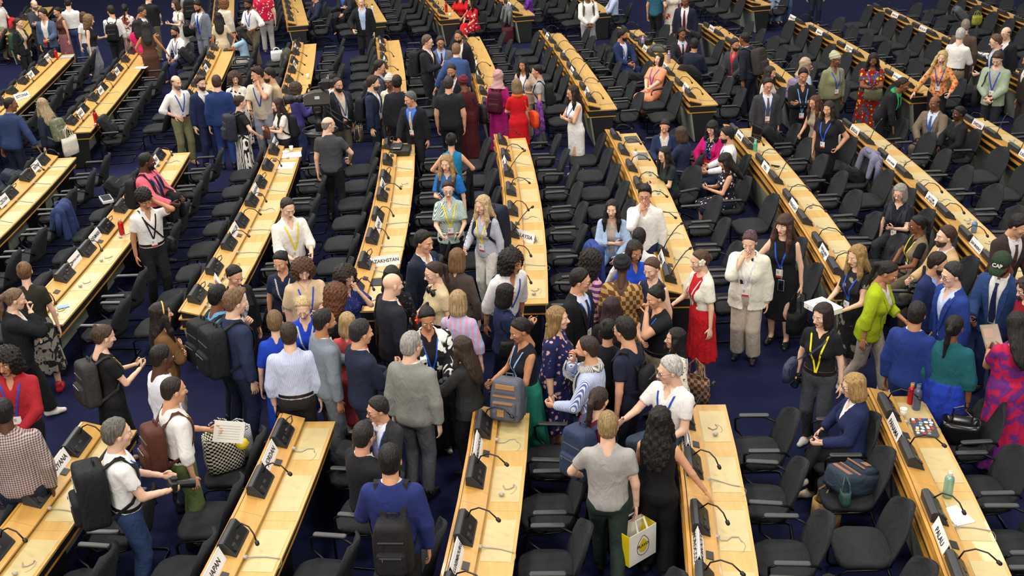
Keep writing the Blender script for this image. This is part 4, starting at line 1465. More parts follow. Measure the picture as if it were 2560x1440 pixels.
def side_bag(F, sd, spec, label, d=(.30, .11, .26), z=-.12, cross=False, name='shoulder_bag', y=.06):
    """a bag at the hip with a strap over the shoulder"""
    rxw = float(np.interp(.0, TZ, BUILD[F.b][0])) + .06 + d[1] / 2
    if cross is None: rxw += 0
    o = F.wl((sd * rxw, y, z))
    base = F.W @ Vector(o)
    root = thing(name, base, label, 'bag', F.rz)
    k = F.k
    M = Matrix.Scale(k, 4) @ Mat4(F.T @ R3(0, 0, 90), (0, 0, 0))
    mb = MB(); n = 14; rings = []
    for f, zz in ((.78, 0), (.98, .03), (1.02, .4), (.95, .85), (.80, 1.0)):
        rings.append([Vector((d[0] / 2 * f * (abs(math.cos(a)) ** .6) * (1 if math.cos(a) > 0 else -1), d[1] / 2 * f * (abs(math.sin(a)) ** .6) * (1 if math.sin(a) > 0 else -1), zz * d[2])) for a in [6.2832 * (i + .5) / n for i in range(n)]])
    mb.loft(rings); ob = mb.build('bag_body', cloth(spec, .6), root, True); ob.matrix_local = M
    mb = MB(); mb.box((0, -d[1] * .49, d[2] * .72), (d[0] * .86, .012, d[2] * .42), bev=.01); ob = mb.build('flap', cloth(spec, .6), root); ob.matrix_local = M
    ss = -sd if cross else sd
    xs = .10
    pts = [F.wl((sd * rxw, y - .08, z + d[2] * .95))]; nr = [F.T @ np.array([sd, -.3, 0])]
    for t in (.25, .5, .75, .9):
        xx = sd * (rxw - .06) * (1 - t) + ss * xs * t; zz = (z + d[2]) * (1 - t) + .46 * t
        pts.append(F.sf.hit(xx * (.82 if abs(xx) > .15 else 1), zz, out=.008)); nr.append(F.T @ np.array([sd * .2, -1, .1]))
    pts.append(F.sf.top(ss * xs, .0, .008)); nr.append(F.T @ np.array([0, 0, 1.0]))
    pts.append(F.sf.top(ss * xs, .05, .008)); nr.append(F.T @ np.array([0, .4, 1.0]))
    for t in (.2, .5, .8):
        xx = ss * xs * (1 - t) + sd * (rxw - .06) * t; zz = .44 * (1 - t) + (z + d[2]) * t
        pts.append(F.sf.hit(xx * (.82 if abs(xx) > .15 else 1), zz, back=True, out=.008)); nr.append(F.T @ np.array([sd * .2, 1, .1]))
    pts.append(F.wl((sd * rxw, y + .08, z + d[2] * .95))); nr.append(F.T @ np.array([sd, .3, 0]))
    mb = MB(); mb.strip(pts, nr, .022, .006)
    s = mb.build('strap', cloth(spec, .6), root); s.matrix_local = Matrix.Scale(k, 4) @ Matrix.Translation(-Vector(o))
    return root

def coat_on_arm(F, sd, spec, label):
    """a jacket folded over the forearm"""
    a, b = F.el[sd], F.wr[sd]
    o = a * .35 + b * .65
    base = F.W @ Vector(o)
    root = thing('folded_jacket', base, label, 'jacket', F.rz)
    S = SDF(np.minimum(a, b) - np.array([.15, .15, .45]), np.maximum(a, b) + .15, .024)
    u = (b - a) / np.linalg.norm(b - a)
    n = np.cross(u, (0, 0, 1)); n /= np.linalg.norm(n)
    for q in (.06, -.06):
        for t in (.35, .6, .85):
            c = a + (b - a) * t
            S.cone(c + n * q * .6, c + n * q * 1.3 - np.array([0, 0, .34 + .06 * math.sin(t * 9 + q * 40)]), .050, .035, .05)
    V, Q = S.mesh()
    ob = new('jacket_body', (V - o, Q), [cloth(spec)], root); ob.scale = (F.k,) * 3
    mb = MB(); mb.tube([tuple(n * .10 - u * .02), tuple(n * .12 - u * .03 - np.array([0, 0, .2])), tuple(n * .11 - u * .05 - np.array([0, 0, .40]))], [.045, .04, .034], 8)
    ob = mb.build('sleeve', cloth(spec), root, True); ob.scale = (F.k,) * 3

MAKE = {'phone': mk_phone, 'paper': mk_paper, 'camera': mk_camera, 'bottle': mk_bottle, 'cup': mk_cup, 'bag': mk_bag}

# ---- small worn things
def scarf(F, r, spec, long=False):
    mb = MB(); pts = []; n = 14
    ra = float(BUILD[F.b][0][10]) * .82
    for i in range(n):
        a = 6.2832 * i / n
        pts.append([Vector(F.wl(((ra + t) * math.cos(a), .012 + (ra + t) * math.sin(a), z - .03 * (math.sin(a) < 0)))) for t, z in ((.0, .56), (.030, .565), (.052, .52), (.040, .485))])
    mb.loft([[p[k] for p in pts] for k in range(4)])
    fw = F.T @ np.array([0, -1.0, 0])
    for sd in (1, -1):
        zz = [.50, .44, .36, .28] + ([.20, .12, .04] if long else [.22])
        mb.strip([F.sf.hit(sd * (.07 + .006 * i), z, out=.010) for i, z in enumerate(zz)], [fw] * len(zz), .085 if long else .06, .014)
    mb.build('scarf', cloth(spec), r, True)

def clerical(F, r):
    mb = MB(); mb.box(F.wl((0, -.062, .545)), (.035, .008, .028), rot=Matrix(F.T.tolist())); mb.build('clerical_collar', plain('#eeeeea', .5), r)

def hairband(F, r, col):
    mb = MB(); mb.tube([(.098 * math.cos(a), -.012, .035 + .100 * math.sin(a)) for a in [math.pi * i / 12 for i in range(13)]], .009, 6)
    o = mb.build('hairband', plain(col, .5), r, True); o.matrix_local = Mat4(F.HR, F.head)

def flower(F, r, sd, col, mid):
    mb = MB(); c = Vector((sd * .098, -.015, .022))
    for i in range(5):
        a = 6.2832 * i / 5
        v, q = ball(c + Vector((sd * .012, .026 * math.cos(a), .026 * math.sin(a))), (.010, .022, .022), 8, 5)
        mb._add(v, [tuple(t for t in f if t >= 0) for f in q])
    o = mb.build('hair_flower', plain(col, .6), r, True); o.matrix_local = Mat4(F.HR, F.head)
    mb = MB(); v, q = ball(c + Vector((sd * .022, 0, 0)), (.014, .009, .009), 8, 5); mb._add(v, [tuple(t for t in f if t >= 0) for f in q])
    p = mb.build('flower_centre', plain(mid, .6), o, True)

def headphones(F, r):
    mb = MB()
    for s in (-1, 1):
        mb.lathe([(.02, -.018), (.042, -.016), (.044, .010), (.03, .018)], F.wl((s * .055, -.085, .475)), 12, R=Matrix(F.T.tolist()) @ Matrix.Rotation(math.radians(90), 3, 'X'))
    mb.tube([F.wl((.078 * math.cos(a), .01 + .085 * math.sin(a), .505)) for a in [math.radians(-55 + 290 * i / 12) for i in range(13)]], .010, 6)
    mb.build('headphones', plain('#141416', .4), r, True)

def hanging_phone(F, r):
    p = F.sf.hit(.03, -.05, out=.012)
    b = F.W @ Vector(p)
    root = thing('phone', b, 'phone in a blue rimmed case hanging from the neck of the tall woman in black', 'phone', F.rz)
    mb = MB(); mb.box((0, 0, 0), (.080, .010, .155), bev=.006); mb.build('case', plain('#7f9ac0', .4), root)
    mb = MB(); mb.box((0, -.006, 0), (.068, .003, .140)); mb.build('screen', plain('#0b0c12', .1), root)
    mb = MB(); mb.tube([(0, 0, .075), (0, -.004, .14), (0, .0, .26)], .004, 5); mb.build('cord', plain('#b8b0a0', .5), root)

def draped(F, sd, spec, label):
    """a shawl over the forearm, two hanging ends"""
    a, b = F.el[sd], F.wr[sd]; o = a * .5 + b * .5
    root = thing('shawl', F.W @ Vector(o), label, 'scarf', F.rz)
    S = SDF(np.array([-.16, -.16, -.66]), np.array([.16, .16, .16]), .022)
    u = (b - a) / np.linalg.norm(b - a); n = np.cross(u, (0, 0, 1)); n /= np.linalg.norm(n) + 1e-6
    for q in (.07, -.07):
        S.cone(u * -.05, n * q + np.array([0, 0, -.3]), .050, .040, .04); S.cone(n * q + np.array([0, 0, -.3]), n * q * 1.1 + np.array([0, 0, -.55 - q]), .040, .05, .04)
    sl, X, Y, Z = S.grid(); S.D += .006 * np.sin(np.arctan2(Y, X) * 9 + Z * 12)
    V, Q = S.mesh(); ob = new('cloth', (V, Q), [cloth(spec)], root); ob.scale = (F.k,) * 3
    mb = MB()
    for q in (.07, -.07):
        for j in range(5):
            e = n * q * 1.1 + u * (.012 * (j - 2)) + np.array([0, 0, -.60 - q])
            mb.tube([e, e - np.array([0, 0, .05])], .003, 4)
    ob = mb.build('fringe', cloth(spec), root); ob.scale = (F.k,) * 3

def draped_lap(F, spec, label):
    o = (F.kn[1] + F.kn[-1]) / 2 * .55 + F.o * .45 + np.array([0, 0, .12])
    root = thing('folded_jacket', F.W @ Vector(o), label, 'jacket', F.rz)
    S = SDF(np.array([-.24, -.2, -.12]), np.array([.24, .2, .14]), .022)
    S.ell((0, 0, 0), (.20, .15, .06), 0); S.ell((.06, -.05, .03), (.12, .08, .05), .03); S.ell((-.16, -.06, -.03), (.06, .1, .06), .03)
    sl, X, Y, Z = S.grid(); S.D += lump(X, Y, Z, 40, .010)
    V, Q = S.mesh(); new('jacket_body', (V, Q), [cloth(spec)], root)
    mb = MB(); mb.tube([(.1, -.1, .02), (.18, -.12, -.03), (.22, -.1, -.10)], [.04, .045, .04], 8); mb.build('sleeve', cloth(spec), root, True)

def bolero(F, r):
    VQ = top_np(F, .0165, .026, .75, .10, .088, open_=(-.3, .115, 0))
    new('cardigan', VQ, [cloth('#ece7d8')], r)

def white_box(F):
    p = (F.palm[1][0] + F.palm[-1][0]) / 2 + np.array([0, -.10, .045])
    root = thing('flat_box', F.W @ Vector(p), 'flat white box marked 10 held by the woman in leaf print', 'box', F.rz)
    mb = MB(); mb.box((0, 0, 0), (.36, .28, .065), bev=.008); mb.build('box_body', plain('#efeee8', .5), root)
    mb = MB(); mb.box((0, 0, .034), (.364, .284, .012), bev=.006); mb.build('lid', plain('#f2f1ec', .5), root)
    lettering('box_print', "'10'", .12, plain('#1b1b1d', .6), root, Matrix.Translation((0, 0, .0415)) @ Matrix.Rotation(math.pi, 4, 'Z'))
    mb = MB()
    for x in (-.10, .02): mb.lathe([(.008, 0), (.008, .002)], (x, -.1415, -.005), 8, Matrix.Rotation(math.radians(90), 3, 'X'))
    mb.build('vent_hole', plain('#1b1b1d', .6), root)

def tablet(F):
    p = (F.palm[1][0] + F.palm[-1][0]) / 2 + np.array([-.02, -.08, .06])
    root = thing('tablet', F.W @ Vector(p), 'large tablet in a brown case held by the woman in purple', 'tablet', F.rz)
    R = Matrix.Rotation(math.radians(-42), 4, 'X')
    mb = MB(); mb.box((0, 0, 0), (.20, .29, .012), bev=.006); o = mb.build('case', plain('#8a7458', .5), root); o.matrix_local = R
    mb = MB(); mb.box((0, 0, .008), (.180, .270, .003)); o = mb.build('screen', plain('#9a8a78', .15), root); o.matrix_local = R
    mb = MB(); mb.box((.03, -.04, .0100), (.10, .11, .002)); o = mb.build('picture', plain('#b08a70', .3), root); o.matrix_local = R
# ------------------------------------------------------------------ the people, by the place of the head in the picture and what they wear
WH, NV, BK, CH, BL = '#e9e7e4', '#26325a', '#1e1e22', '#2b2c31', '#2748b0'
DK = '#1b1411'
PH = lambda s, l: (s, 'phone', l)
def pk(col, lab, **k): return (col, lab) if not k else (col, lab, k.get('d', (.30, .17, .44)), k.get('z', -.02), k.get('dx', 0.0), k.get('strap'))
BIG = (.33, .21, .52)

# -- top left
person(-4, 2, 60, 'person in white and khaki carrying a red coat, cut by the left edge', pose='ud', top=('tee', WH), bot=('pants', '#a79a7c'), extra=lambda F, r: coat_on_arm(F, 1, '#c8232c', 'bright red coat hung over the arm of the person at the left edge'))
person(47, 58, 50, 'woman with a brown fringe in a black blazer over a beige blouse, black trousers', 'w', 1.68, 1, 'pony:#4a3526', 'dd', top=('innert', '#cdb094'), jac=('open', BK), bot=('pants', BK), pack=pk('#31503c', 'dark green backpack on the woman in black blazer near the left edge'))
person(86, 12, 20, 'bald man with folded arms in a dark charcoal blazer behind the red bottle', 'm', 1.78, 1, 'bald:#8a7a6a', 'xx', top=('inner', '#3a3d46'), jac=('closed', '#3a3d46'), bot=('pants', '#2b2c33'), beard='#7a6a5c')
person(107, 36, -25, 'man with glasses in a slate blue blazer holding a red bottle', 'm', 1.78, 2, 'short:#2b211b', 'ud', top=('inner', WH), jac=('open', '#4b5a76'), bot=('pants', '#242a40'), gl=True, hy=-30, hold=[(1, 'bottle', 'small red metal bottle in the hand of the man in slate blue blazer', '#c01822', '#3a3a3a', .19)])
person(143, 30, -60, 'dark-haired woman in a brown sleeveless top and dusty pink skirt', 'w', 1.66, 2, 'lowbun:#1d1614', 'dd', top=('tank', '#5b3c30', 't'), bot=('skirt', '#a0686c', .75, .03))
person(170, 8, 175, 'man seen from behind in a white shirt and blue trousers', 'm', 1.82, 1, 'crop:#241a15', 'dd', top=('shirt', WH, 't'), bot=('pants', '#3a4a74'), lan=BL)
person(210, 42, 40, 'woman in a white top and jeans half hidden behind the curly-haired woman', 'w', 1.66, 1, 'bob:#5a4029', 'dd', top=('tee', WH), bot=('pants', '#2e3f6a'))
person(224, 50, 70, 'woman with light brown curls in a black sleeveless top and grey trousers', 'w', 1.72, 1, 'curlylong:#8a6c4a', 'pd', top=('tank', BK, 't'), bot=('wide', '#8b8d99'), hold=[PH(-1, 'dark red phone case in the hand of the woman with light brown curls')])
person(277, 28, 165, 'man seen from behind in a white shirt with a black backpack', 'm', 1.80, 2, 'short:#211915', 'ud', top=('shirt', WH, 't'), bot=('pants', CH), hy=40, pack=pk('#17171b', 'black backpack with grey zips on the white shirted man, top left'))
person(312, 22, 170, 'woman with a long black ponytail in a white and rust top and pale pink trousers', 'w', 1.68, 3, 'pony:#15110f', 'dd', top=('tee', 'camo:#e6ded8:#8a4436:7', 't'), bot=('wide', '#d8b4ae'))
person(356, 30, 60, 'balding man in a midnight blue suit with a beige tie looking down', 'm', 1.74, 3, 'recede:#3a302a', 'cu', hp=25, top=('inner', WH), jac=('blazer', '#20263c'), bot=('pants', '#20263c'), tie='#a08860')
person(372, -8, 140, 'man in a black T-shirt and khaki trousers with clasped hands at the top edge', 'h', 1.86, 1, 'short:#3a2c20', 'cc', top=('tee', BK), bot=('pants', '#6d6650'))
person(340, 62, 175, 'woman in a hot pink top, mostly hidden by the woman in brown', 'w', 1.74, 3, 'long:#15110f', 'dr', top=('tee', '#e02468'), bot=('pants', BK), hy=20, mv=.9)
person(364, 68, 178, 'woman with long black hair in a brown sleeveless dress leaning on a desk', 'w', 1.72, 3, 'long:#17110f', 'lr', dress=('#54362b', 0, .80, .0), lean=8)
person(438, 12, -60, 'woman with short brown hair in a white dress with a black shoulder bag', 'w', 1.72, 1, 'bob:#4a3324', 'pd', dress=('#e9e4da', .6, .80, .05), extra=lambda F, r: side_bag(F, 1, '#1d1d20', 'black shoulder bag on the woman in the white dress', (.34, .14, .32)))
person(470, -22, 175, 'person in a grey top with a large black backpack cut by the top edge', 'm', 1.78, 2, 'short:#241a15', 'dd', top=('tee', '#8a8680'), bot=('pants', '#8a8474'), pack=pk('#1b1b1f', 'large black backpack with a white patch at the top edge', d=BIG))
person(437, 80, -50, 'man with glasses and a moustache in a white shirt, seated', 'm', 1.74, 3, 'short:#1d1613', 'ss', 'si', top=('shirt', WH), bot=('pants', '#2a3558'), gl=True, lan=BL, beard='#1d1613')
person(494, 16, -40, 'bearded man in a grey suit with a bright blue tie looking at a phone', 'm', 1.82, 3, 'short:#14100e', 'dp', hp=22, top=('inner', WH), jac=('blazer', '#7b808c'), bot=('pants', '#7b808c'), tie='#1f3fae', beard='#14100e', hold=[PH(-1, 'phone held by the bearded man in the grey suit')])
person(28, 262, 140, 'man in a blue tweed jacket and glasses leaning a hand on a desk', 'm', 1.80, 4, 'crop:#1c1715', 'dr', lean=14, hy=-55, top=('inner', WH), jac=('closed', '#2c3c62'), bot=('pants', '#1e2435'), gl=True)
person(106, 262, -140, 'woman with long ash blond hair in a navy jacket', 'w', 1.70, 1, 'long:#b39c78', 'dd', lean=8, hy=-20, top=('innert', BK), jac=('closed', '#1f2536'), bot=('pants', '#191c28'),
       pack=pk('floral:#6b7058:#9a8a78:11', 'green backpack printed with pale flowers on the ash blond woman'), extra=lambda F, r: soft_bag('tote_bag', F.W @ Vector(F.wl((-.06, .30, -.32))), 'white canvas tote bag hanging behind the ash blond woman', 'bag', (.36, .08, .36), '#ddd6c8', F.rz, .20))
person(441, 206, 25, 'bearded man in a white shirt and khaki trousers with a hand on his hip', 'm', 1.80, 1, 'bald:#6a5a4c', 'dh', top=('rolled', WH, 't'), bot=('pants', '#7c7a55'), lan=BL, beard='#8a7a6c', hy=10, shoes='#8a7058')
person(503, 208, 30, 'smiling young man in a navy suit and grey tie', 'm', 1.80, 1, 'quiff:#33251c', 'dd', top=('inner', WH), jac=('blazer', '#1f2a4c'), bot=('pants', '#1f2a4c'), tie='#8a8d96', beard='#4a3829')
person(542, 207, 178, 'man seen from behind in a royal navy suit facing the smiling man', 'm', 1.82, 1, 'short:#4a3020', 'dd', top=('inner', WH), jac=('closed', '#243a6e'), bot=('pants', '#27407a'))
person(587, 196, 5, 'woman with glasses in a black and white flower print dress', 'w', 1.70, 1, 'curly:#4a3526', 'dd', dress=('floral:#ece8e0:#1d1d22:12', .9, .7, .03, dict(vneck=.1)), gl=True)
person(602, 256, 105, 'woman in a black T-shirt and zebra striped skirt, hair tied up', 'w', 1.68, 1, 'updo:#3a281d', 'dl', top=('tee', BK, 't'), bot=('skirt', 'zebra:#e9e4dc:#1c1c20:10', .80, .05), gl=True, lan='#c8a020', badge=False,
       pack=pk('#2b303a', 'dark slate backpack on the woman in zebra striped skirt', d=BIG), extra=lambda F, r: None)
person(642, 187, -20, 'tall man in a beige linen shirt and pale jeans holding a cup', 'm', 1.88, 2, 'quiff:#2e221a', 'fu', hy=-45, top=('linen', '#d6c9b4'), bot=('pants', '#9aa0ac'), lan=BL, badge=False, hold=[(-1, 'cup', 'dark travel cup held by the tall man in beige linen', '#3b3735')])
person(672, 188, -60, 'dark-haired man in a tan polo shirt with a blue neck ribbon', 'm', 1.80, 2, 'short:#221914', 'dd', hy=-25, top=('polo', '#c0ab8a'), bot=('pants', '#4d5058'), lan=BL, badge=False, beard='#33271f')
person(693, 262, -70, 'woman with long brown hair in a white T-shirt carrying a brown purse', 'w', 1.66, 1, 'long:#3b2820', 'pp', top=('tee', '#ece8e2', 't'), bot=('wide', BK), mv=.2,
       pack=pk('#1d1e22', 'black backpack on the woman with brown purse'), extra=lambda F, r: soft_bag('purse', F.W @ Vector(F.wl((.05, -.36, .10))), 'brown leather purse held by the woman in white T-shirt', 'bag', (.26, .07, .20), '#5a3327', F.rz, .05))
person(742, 222, 110, 'woman in a purple top half hidden behind the broadcast camera', 'w', 1.62, 3, 'curly:#4a3a2c', 'pp', top=('knit', '#4a458c'), bot=('pants', '#3d4674'))
person(826, 200, -70, 'woman in a white top with tied hair behind the bearded man', 'w', 1.64, 3, 'pony:#2a1e18', 'dd', top=('blouse', WH), bot=('pants', CH), lan='#4a3a9a', badge=False)
person(845, 212, 30, 'stocky bearded man in a dark suit and beige open shirt', 'h', 1.78, 2, 'crop:#2a2320', 'dd', top=('inner', '#cfc3b0'), jac=('open', '#22262f'), bot=('pants', '#5c5648'), lan='#3c4a8a', beard='#2c2420',
       pack=pk('#2b2d33', 'grey backpack strap and bag on the stocky bearded man'))
person(822, 312, 165, 'bald cameraman with glasses in a dark grey T-shirt and black trousers', 'm', 1.80, 1, 'bald:#8f8880', 'dl', hy=-55, top=('tee', '#45474b'), bot=('pants', '#1a1a1d'), gl=True)
person(950, 168, 85, 'man with glasses and rucksack in a grey suit behind the curly-haired man', 'm', 1.76, 2, 'short:#1f1815', 'dd', top=('inner', '#b9c4dc'), jac=('open', '#4d515c'), bot=('pants', '#4d515c'), gl=True, lan=BL, badge=False, pack=pk('#26282e', 'dark grey rucksack on the man in the grey suit'))
person(934, 208, 75, 'man with curly brown hair in a navy blazer, white shirt and badge', 'm', 1.80, 1, 'short:#3a2a20', 'dd', hy=15, top=('inner', WH), jac=('open', '#212b45'), bot=('pants', '#20242f'), lan='#3a5ab0', beard='#5a4434',
       pack=pk('#1d1f26', 'black backpack on the curly-haired man in navy blazer'), extra=lambda F, r: soft_bag('woven_bag', F.W @ Vector(F.wl((.10, .32, -.42))), 'striped woven bag behind the curly-haired man in navy', 'bag', (.30, .14, .26), 'zebra:#b5a888:#2a2722:14', F.rz, .14))
person(973, 206, -20, 'woman in a white headwrap and cream jacket between two men', 'w', 1.68, 4, 'wrap:#c3bcb4', 'dd', top=('innert', WH), jac=('closed', '#e2d8c0'), bot=('pants', BK))
person(993, 207, 172, 'man seen from behind in a black pinstriped suit', 'm', 1.82, 4, 'short:#14100f', 'dd', top=('inner', WH), jac=('closed', 'stripe:#1d1e25:#22232b:90'), bot=('pants', '#1d1e25'), hold=[(1, 'bag', 'black briefcase in the hand of the man in pinstripes', '#17171a', (.38, .10, .28), 'briefcase', .08)])
person(1025, 248, -30, 'grey-haired man in a black suit, blue shirt and pale tie leaning on a desk', 'm', 1.84, 2, 'short:#6e6a66', 'dt', hy=-30, lean=8, top=('inner', '#4f7fd8'), jac=('blazer', '#1b1d24'), bot=('pants', '#1b1d24'), tie='#cfc2b4', lan='#2f62c8', mv=.4)
person(1070, 105, 70, 'grey-blond man with glasses in a dark suit and black backpack', 'm', 1.84, 1, 'short:#6a5644', 'dp', top=('inner', WH), jac=('closed', '#22252c'), bot=('pants', '#22252c'), gl=True, pack=pk('#1b1c20', 'black rucksack on the man with glasses in the dark suit', d=BIG))
person(1101, 107, 5, 'man with glasses in a grey suit, maroon tie and blue neck ribbon', 'm', 1.80, 3, 'short:#2c2623', 'dd', top=('inner', '#a9c4ec'), jac=('open', '#6c6d76'), bot=('pants', '#55565e'), tie='#4e1e2a', gl=True, lan='#2f62d8', mv=.3)
person(1146, 92, -15, 'bald bearded man in a black suit with a blue pocket square', 'm', 1.82, 3, 'crop:#1b1512', 'dd', top=('inner', WH), jac=('open', '#191a20'), bot=('pants', '#191a20'), beard='#1d1714')
person(1141, 126, 172, 'man in a mid blue blazer leaning over a desk, seen from behind', 'm', 1.82, 1, 'short:#8a6a48', 'rt', lean=20, top=('inner', WH), jac=('closed', '#3a5284'), bot=('pants', '#2c3a60'))
person(1129, 178, -15, 'bald man in a dark suit looking down beside the stout man', 'm', 1.80, 3, 'crop:#231c19', 'uc', hp=18, top=('inner', '#d8d6d2'), jac=('closed', '#24262e'), bot=('pants', '#24262e'), beard='#2a2320')
person(1122, 210, 172, 'stout man seen from behind in a dark untucked shirt and black trousers', 'h', 1.80, 2, 'short:#3a3531', 'dd', top=('tee', '#1f242a'), bot=('pants', '#191a1e'))
person(1158, 208, -165, 'woman in a dark red headwrap and maroon dress', 'H', 1.68, 4, 'wrap:#6a2630', 'dd', dress=('#4e1c20', 1.9, .80, .04), extra=lambda F, r: side_bag(F, -1, '#1c1d20', 'black leather bag on the shoulder of the woman in maroon', (.30, .14, .36)))
person(1246, 190, 158, 'woman in a red checked headscarf and magenta dress', 'w', 1.66, 3, 'hijab:check:#d8c0bc:#8a2a34:70', 'dd', dress=('#b8207c', 1.9, .84, .03), pack=pk('#4a1628', 'maroon backpack on the woman in the magenta dress'))
person(1291, 214, -165, 'woman with a light brown bob in a red dress and orange scarf', 'w', 1.66, 1, 'bob:#8a7050', 'uu', dress=('#cc1620', .8, .80, .03), lan=BL, badge=False, extra=lambda F, r: (side_bag(F, -1, '#d8481c', 'large orange red leather handbag on the woman in the red dress', (.40, .14, .30), -.14), scarf(F, r, '#d8642a')))
person(1308, 163, -25, 'young woman with long dark hair in a beige blazer talking', 'w', 1.66, 3, 'long:#1b1513', 'rd', top=('innert', WH), jac=('open', '#cdb59c'), bot=('pants', '#a89c88'), lan=BL, badge=False, gl='up')
person(1342, 178, -95, 'woman with a black ponytail in a grey top and grey trousers', 'w', 1.66, 2, 'lowbun:#17120f', 'dp', top=('tee', '#a9a6a4', 't'), bot=('pants', '#5a5c62'), pack=pk('#1c1e20', 'black backpack with a green tag on the woman in grey'), extra=lambda F, r: draped(F, 1, 'camo:#8a4a9c:#5a2f7a:9', 'purple scarf hanging from the arm of the woman in grey'), hold=[PH(-1, 'dark tablet in the hand of the woman in grey')])
person(1431, 231, -60, 'woman with crossed arms in a white sleeveless dress', 'w', 1.72, 2, 'long:#2c1e18', 'xx', 'st', dress=('#efece6', 0, .50, .0), gl=True, lan=BL, badge=False, shoes='#d8c4b0', hold=[PH(-1, 'dark phone under the crossed arms of the woman in white dress')])
# -- top middle
person(903, 4, -5, 'man in a black suit and light blue shirt standing alone with a phone', 'm', 1.80, 1, 'short:#8f8a82', 'dl', top=('inner', '#b4c8ec'), jac=('open', '#1c1d22'), bot=('pants', '#1c1d22'), hold=[PH(-1, 'black phone in the hand of the lone man in black suit')])
person(858, -25, -40, 'seated person in a dark suit and blue shirt at the top edge', 'm', 1.76, 2, 'short:#1d1613', 'sx', 'si', top=('inner', '#3558a8'), jac=('blazer', '#24262e'), bot=('pants', '#1e2026'))
person(785, -8, -70, 'seated person in a navy jacket at the top edge, left of the desk lamps', 'm', 1.76, 2, 'short:#1d1613', 'ss', 'si', top=('inner', '#20283e'), jac=('closed', '#20283e'), bot=('pants', '#1e2026'))
person(547, 44, 172, 'woman with long straight black hair in a cream dress', 'w', 1.72, 3, 'long:#120e0d', 'dr', dress=('#d8c8a8', .7, .55, .0), mv=.45)
person(562, 8, 130, 'woman with short reddish hair in a cream jacket', 'H', 1.68, 1, 'curly:#8a5430', 'dd', top=('innert', WH), jac=('closed', '#dcd2bc'), bot=('pants', '#8a847a'))
person(620, 10, -45, 'man in a white shirt and brown trousers with a hand on his hip', 'm', 1.80, 4, 'short:#14100e', 'hp', hp=16, top=('rolled', WH, 't'), bot=('pants', '#6b5f4a'), lan=BL, beard='#14100e', hold=[PH(-1, 'phone held by the man in white shirt and brown trousers')])
person(655, -22, 175, 'heavy person in a red flowered shirt and light grey trousers at the top edge', 'h', 1.82, 1, 'short:#6a5a48', 'dd', top=('tee', 'floral:#c2183c:#e8d8d0:14'), bot=('pants', '#a9a6a2'))
person(599, 80, -100, 'seated woman with long black hair in a light blue puff-sleeved blouse', 'w', 1.66, 3, 'long:#14100f', 'fp', 'si', hp=18, top=('blouse', '#9cc0e0'), bot=('skirt', '#d8d2c4', .4, .0))
person(1178, 4, -60, 'seated woman with dark curls in a red and white flowered dress', 'w', 1.68, 2, 'longwave:#241a16', 'ss', 'cr', dress=('floral:#c01420:#efe6dc:9', .9, .75, .04))
person(1150, -14, -20, 'woman in red at the top edge behind the flowered dress', 'w', 1.66, 2, 'long:#241a16', 'ss', 'si', top=('blouse', '#c8141c'), bot=('pants', BK))
person(1318, -20, -90, 'seated person in a purple dress at the top edge', 'w', 1.66, 3, 'bob:#1d1613', 'ss', 'si', dress=('camo:#6a2f9a:#4a2278:12', .9, .5, .02))
person(1470, -12, 10, 'young man in a white polo sweater and grey trousers with folded hands', 'm', 1.78, 4, 'crop:#14100f', 'cc', top=('knit', WH), bot=('pants', '#9a9a9c'), pack=pk('#4c5440', 'olive green backpack on the young man in white'))
person(1530, -22, -85, 'seated man in a light blue shirt with a red ribbon at the top edge', 'm', 1.76, 2, 'short:#241a15', 'ss', 'cr', top=('shirt', '#b4c6e8', 't'), bot=('pants', '#20263a'), lan='#c83030', badge=False)
person(1643, -38, 150, 'person in a teal T-shirt and black trousers at the top edge', 'm', 1.78, 2, 'short:#241a15', 'dk', top=('tee', '#2c6076'), bot=('pants', '#1c1c20'))
person(1684, -34, 20, 'woman in a white dress with large rust red leaves', 'w', 1.70, 3, 'long:#1d1613', 'dd', dress=('floral:#eadfce:#b0482a:6', .8, .85, .05))
person(1713, 2, -10, 'man in a navy suit and maroon tie standing beside the leaf dress', 'm', 1.80, 4, 'short:#1d1815', 'dd', hp=15, top=('inner', WH), jac=('open', '#1d2236'), bot=('pants', '#1d2236'), tie='#5a1c30')
person(1557, 88, 50, 'seated bearded man in a blue suit turned towards the aisle', 'm', 1.78, 3, 'short:#15110f', 'su', 'si', hy=35, top=('innert', '#dfe2e8'), jac=('open', '#22305c'), bot=('pants', '#22305c'), lan='#3a62c0', badge=False, beard='#15110f')
person(1647, 148, -35, 'seated woman with closed eyes in an orange dress leaning back', 'H', 1.66, 1, 'bob:#2c1f1a', 'cc', 'si', lean=-14, hr=12, dress=('#ee9a72', .9, .75, .06, dict(puff=.015)), lan='#4a3ab0', low=.12)
person(1706, 85, 15, 'seated man in a dark suit scratching his head', 'm', 1.78, 4, 'short:#1d1917', 'os', 'si', top=('inner', '#c9d2e6'), jac=('blazer', '#23252d'), bot=('pants', '#23252d'), tie='#3a2a38', lan='#d83a20', badge=False)
person(1736, 112, 150, 'seated man in a midnight blue suit seen from behind', 'm', 1.78, 3, 'short:#191412', 'uu', 'si', hy=30, top=('inner', WH), jac=('closed', '#1e243a'), bot=('pants', '#1e243a'))
person(1838, 112, -30, 'seated bearded man in a grey suit half hidden by the man with rucksack', 'm', 1.76, 3, 'short:#2a2320', 'su', 'si', hy=60, top=('inner', '#c8323a'), jac=('closed', '#3c3d44'), bot=('pants', '#2c2d33'), beard='#2a2320')
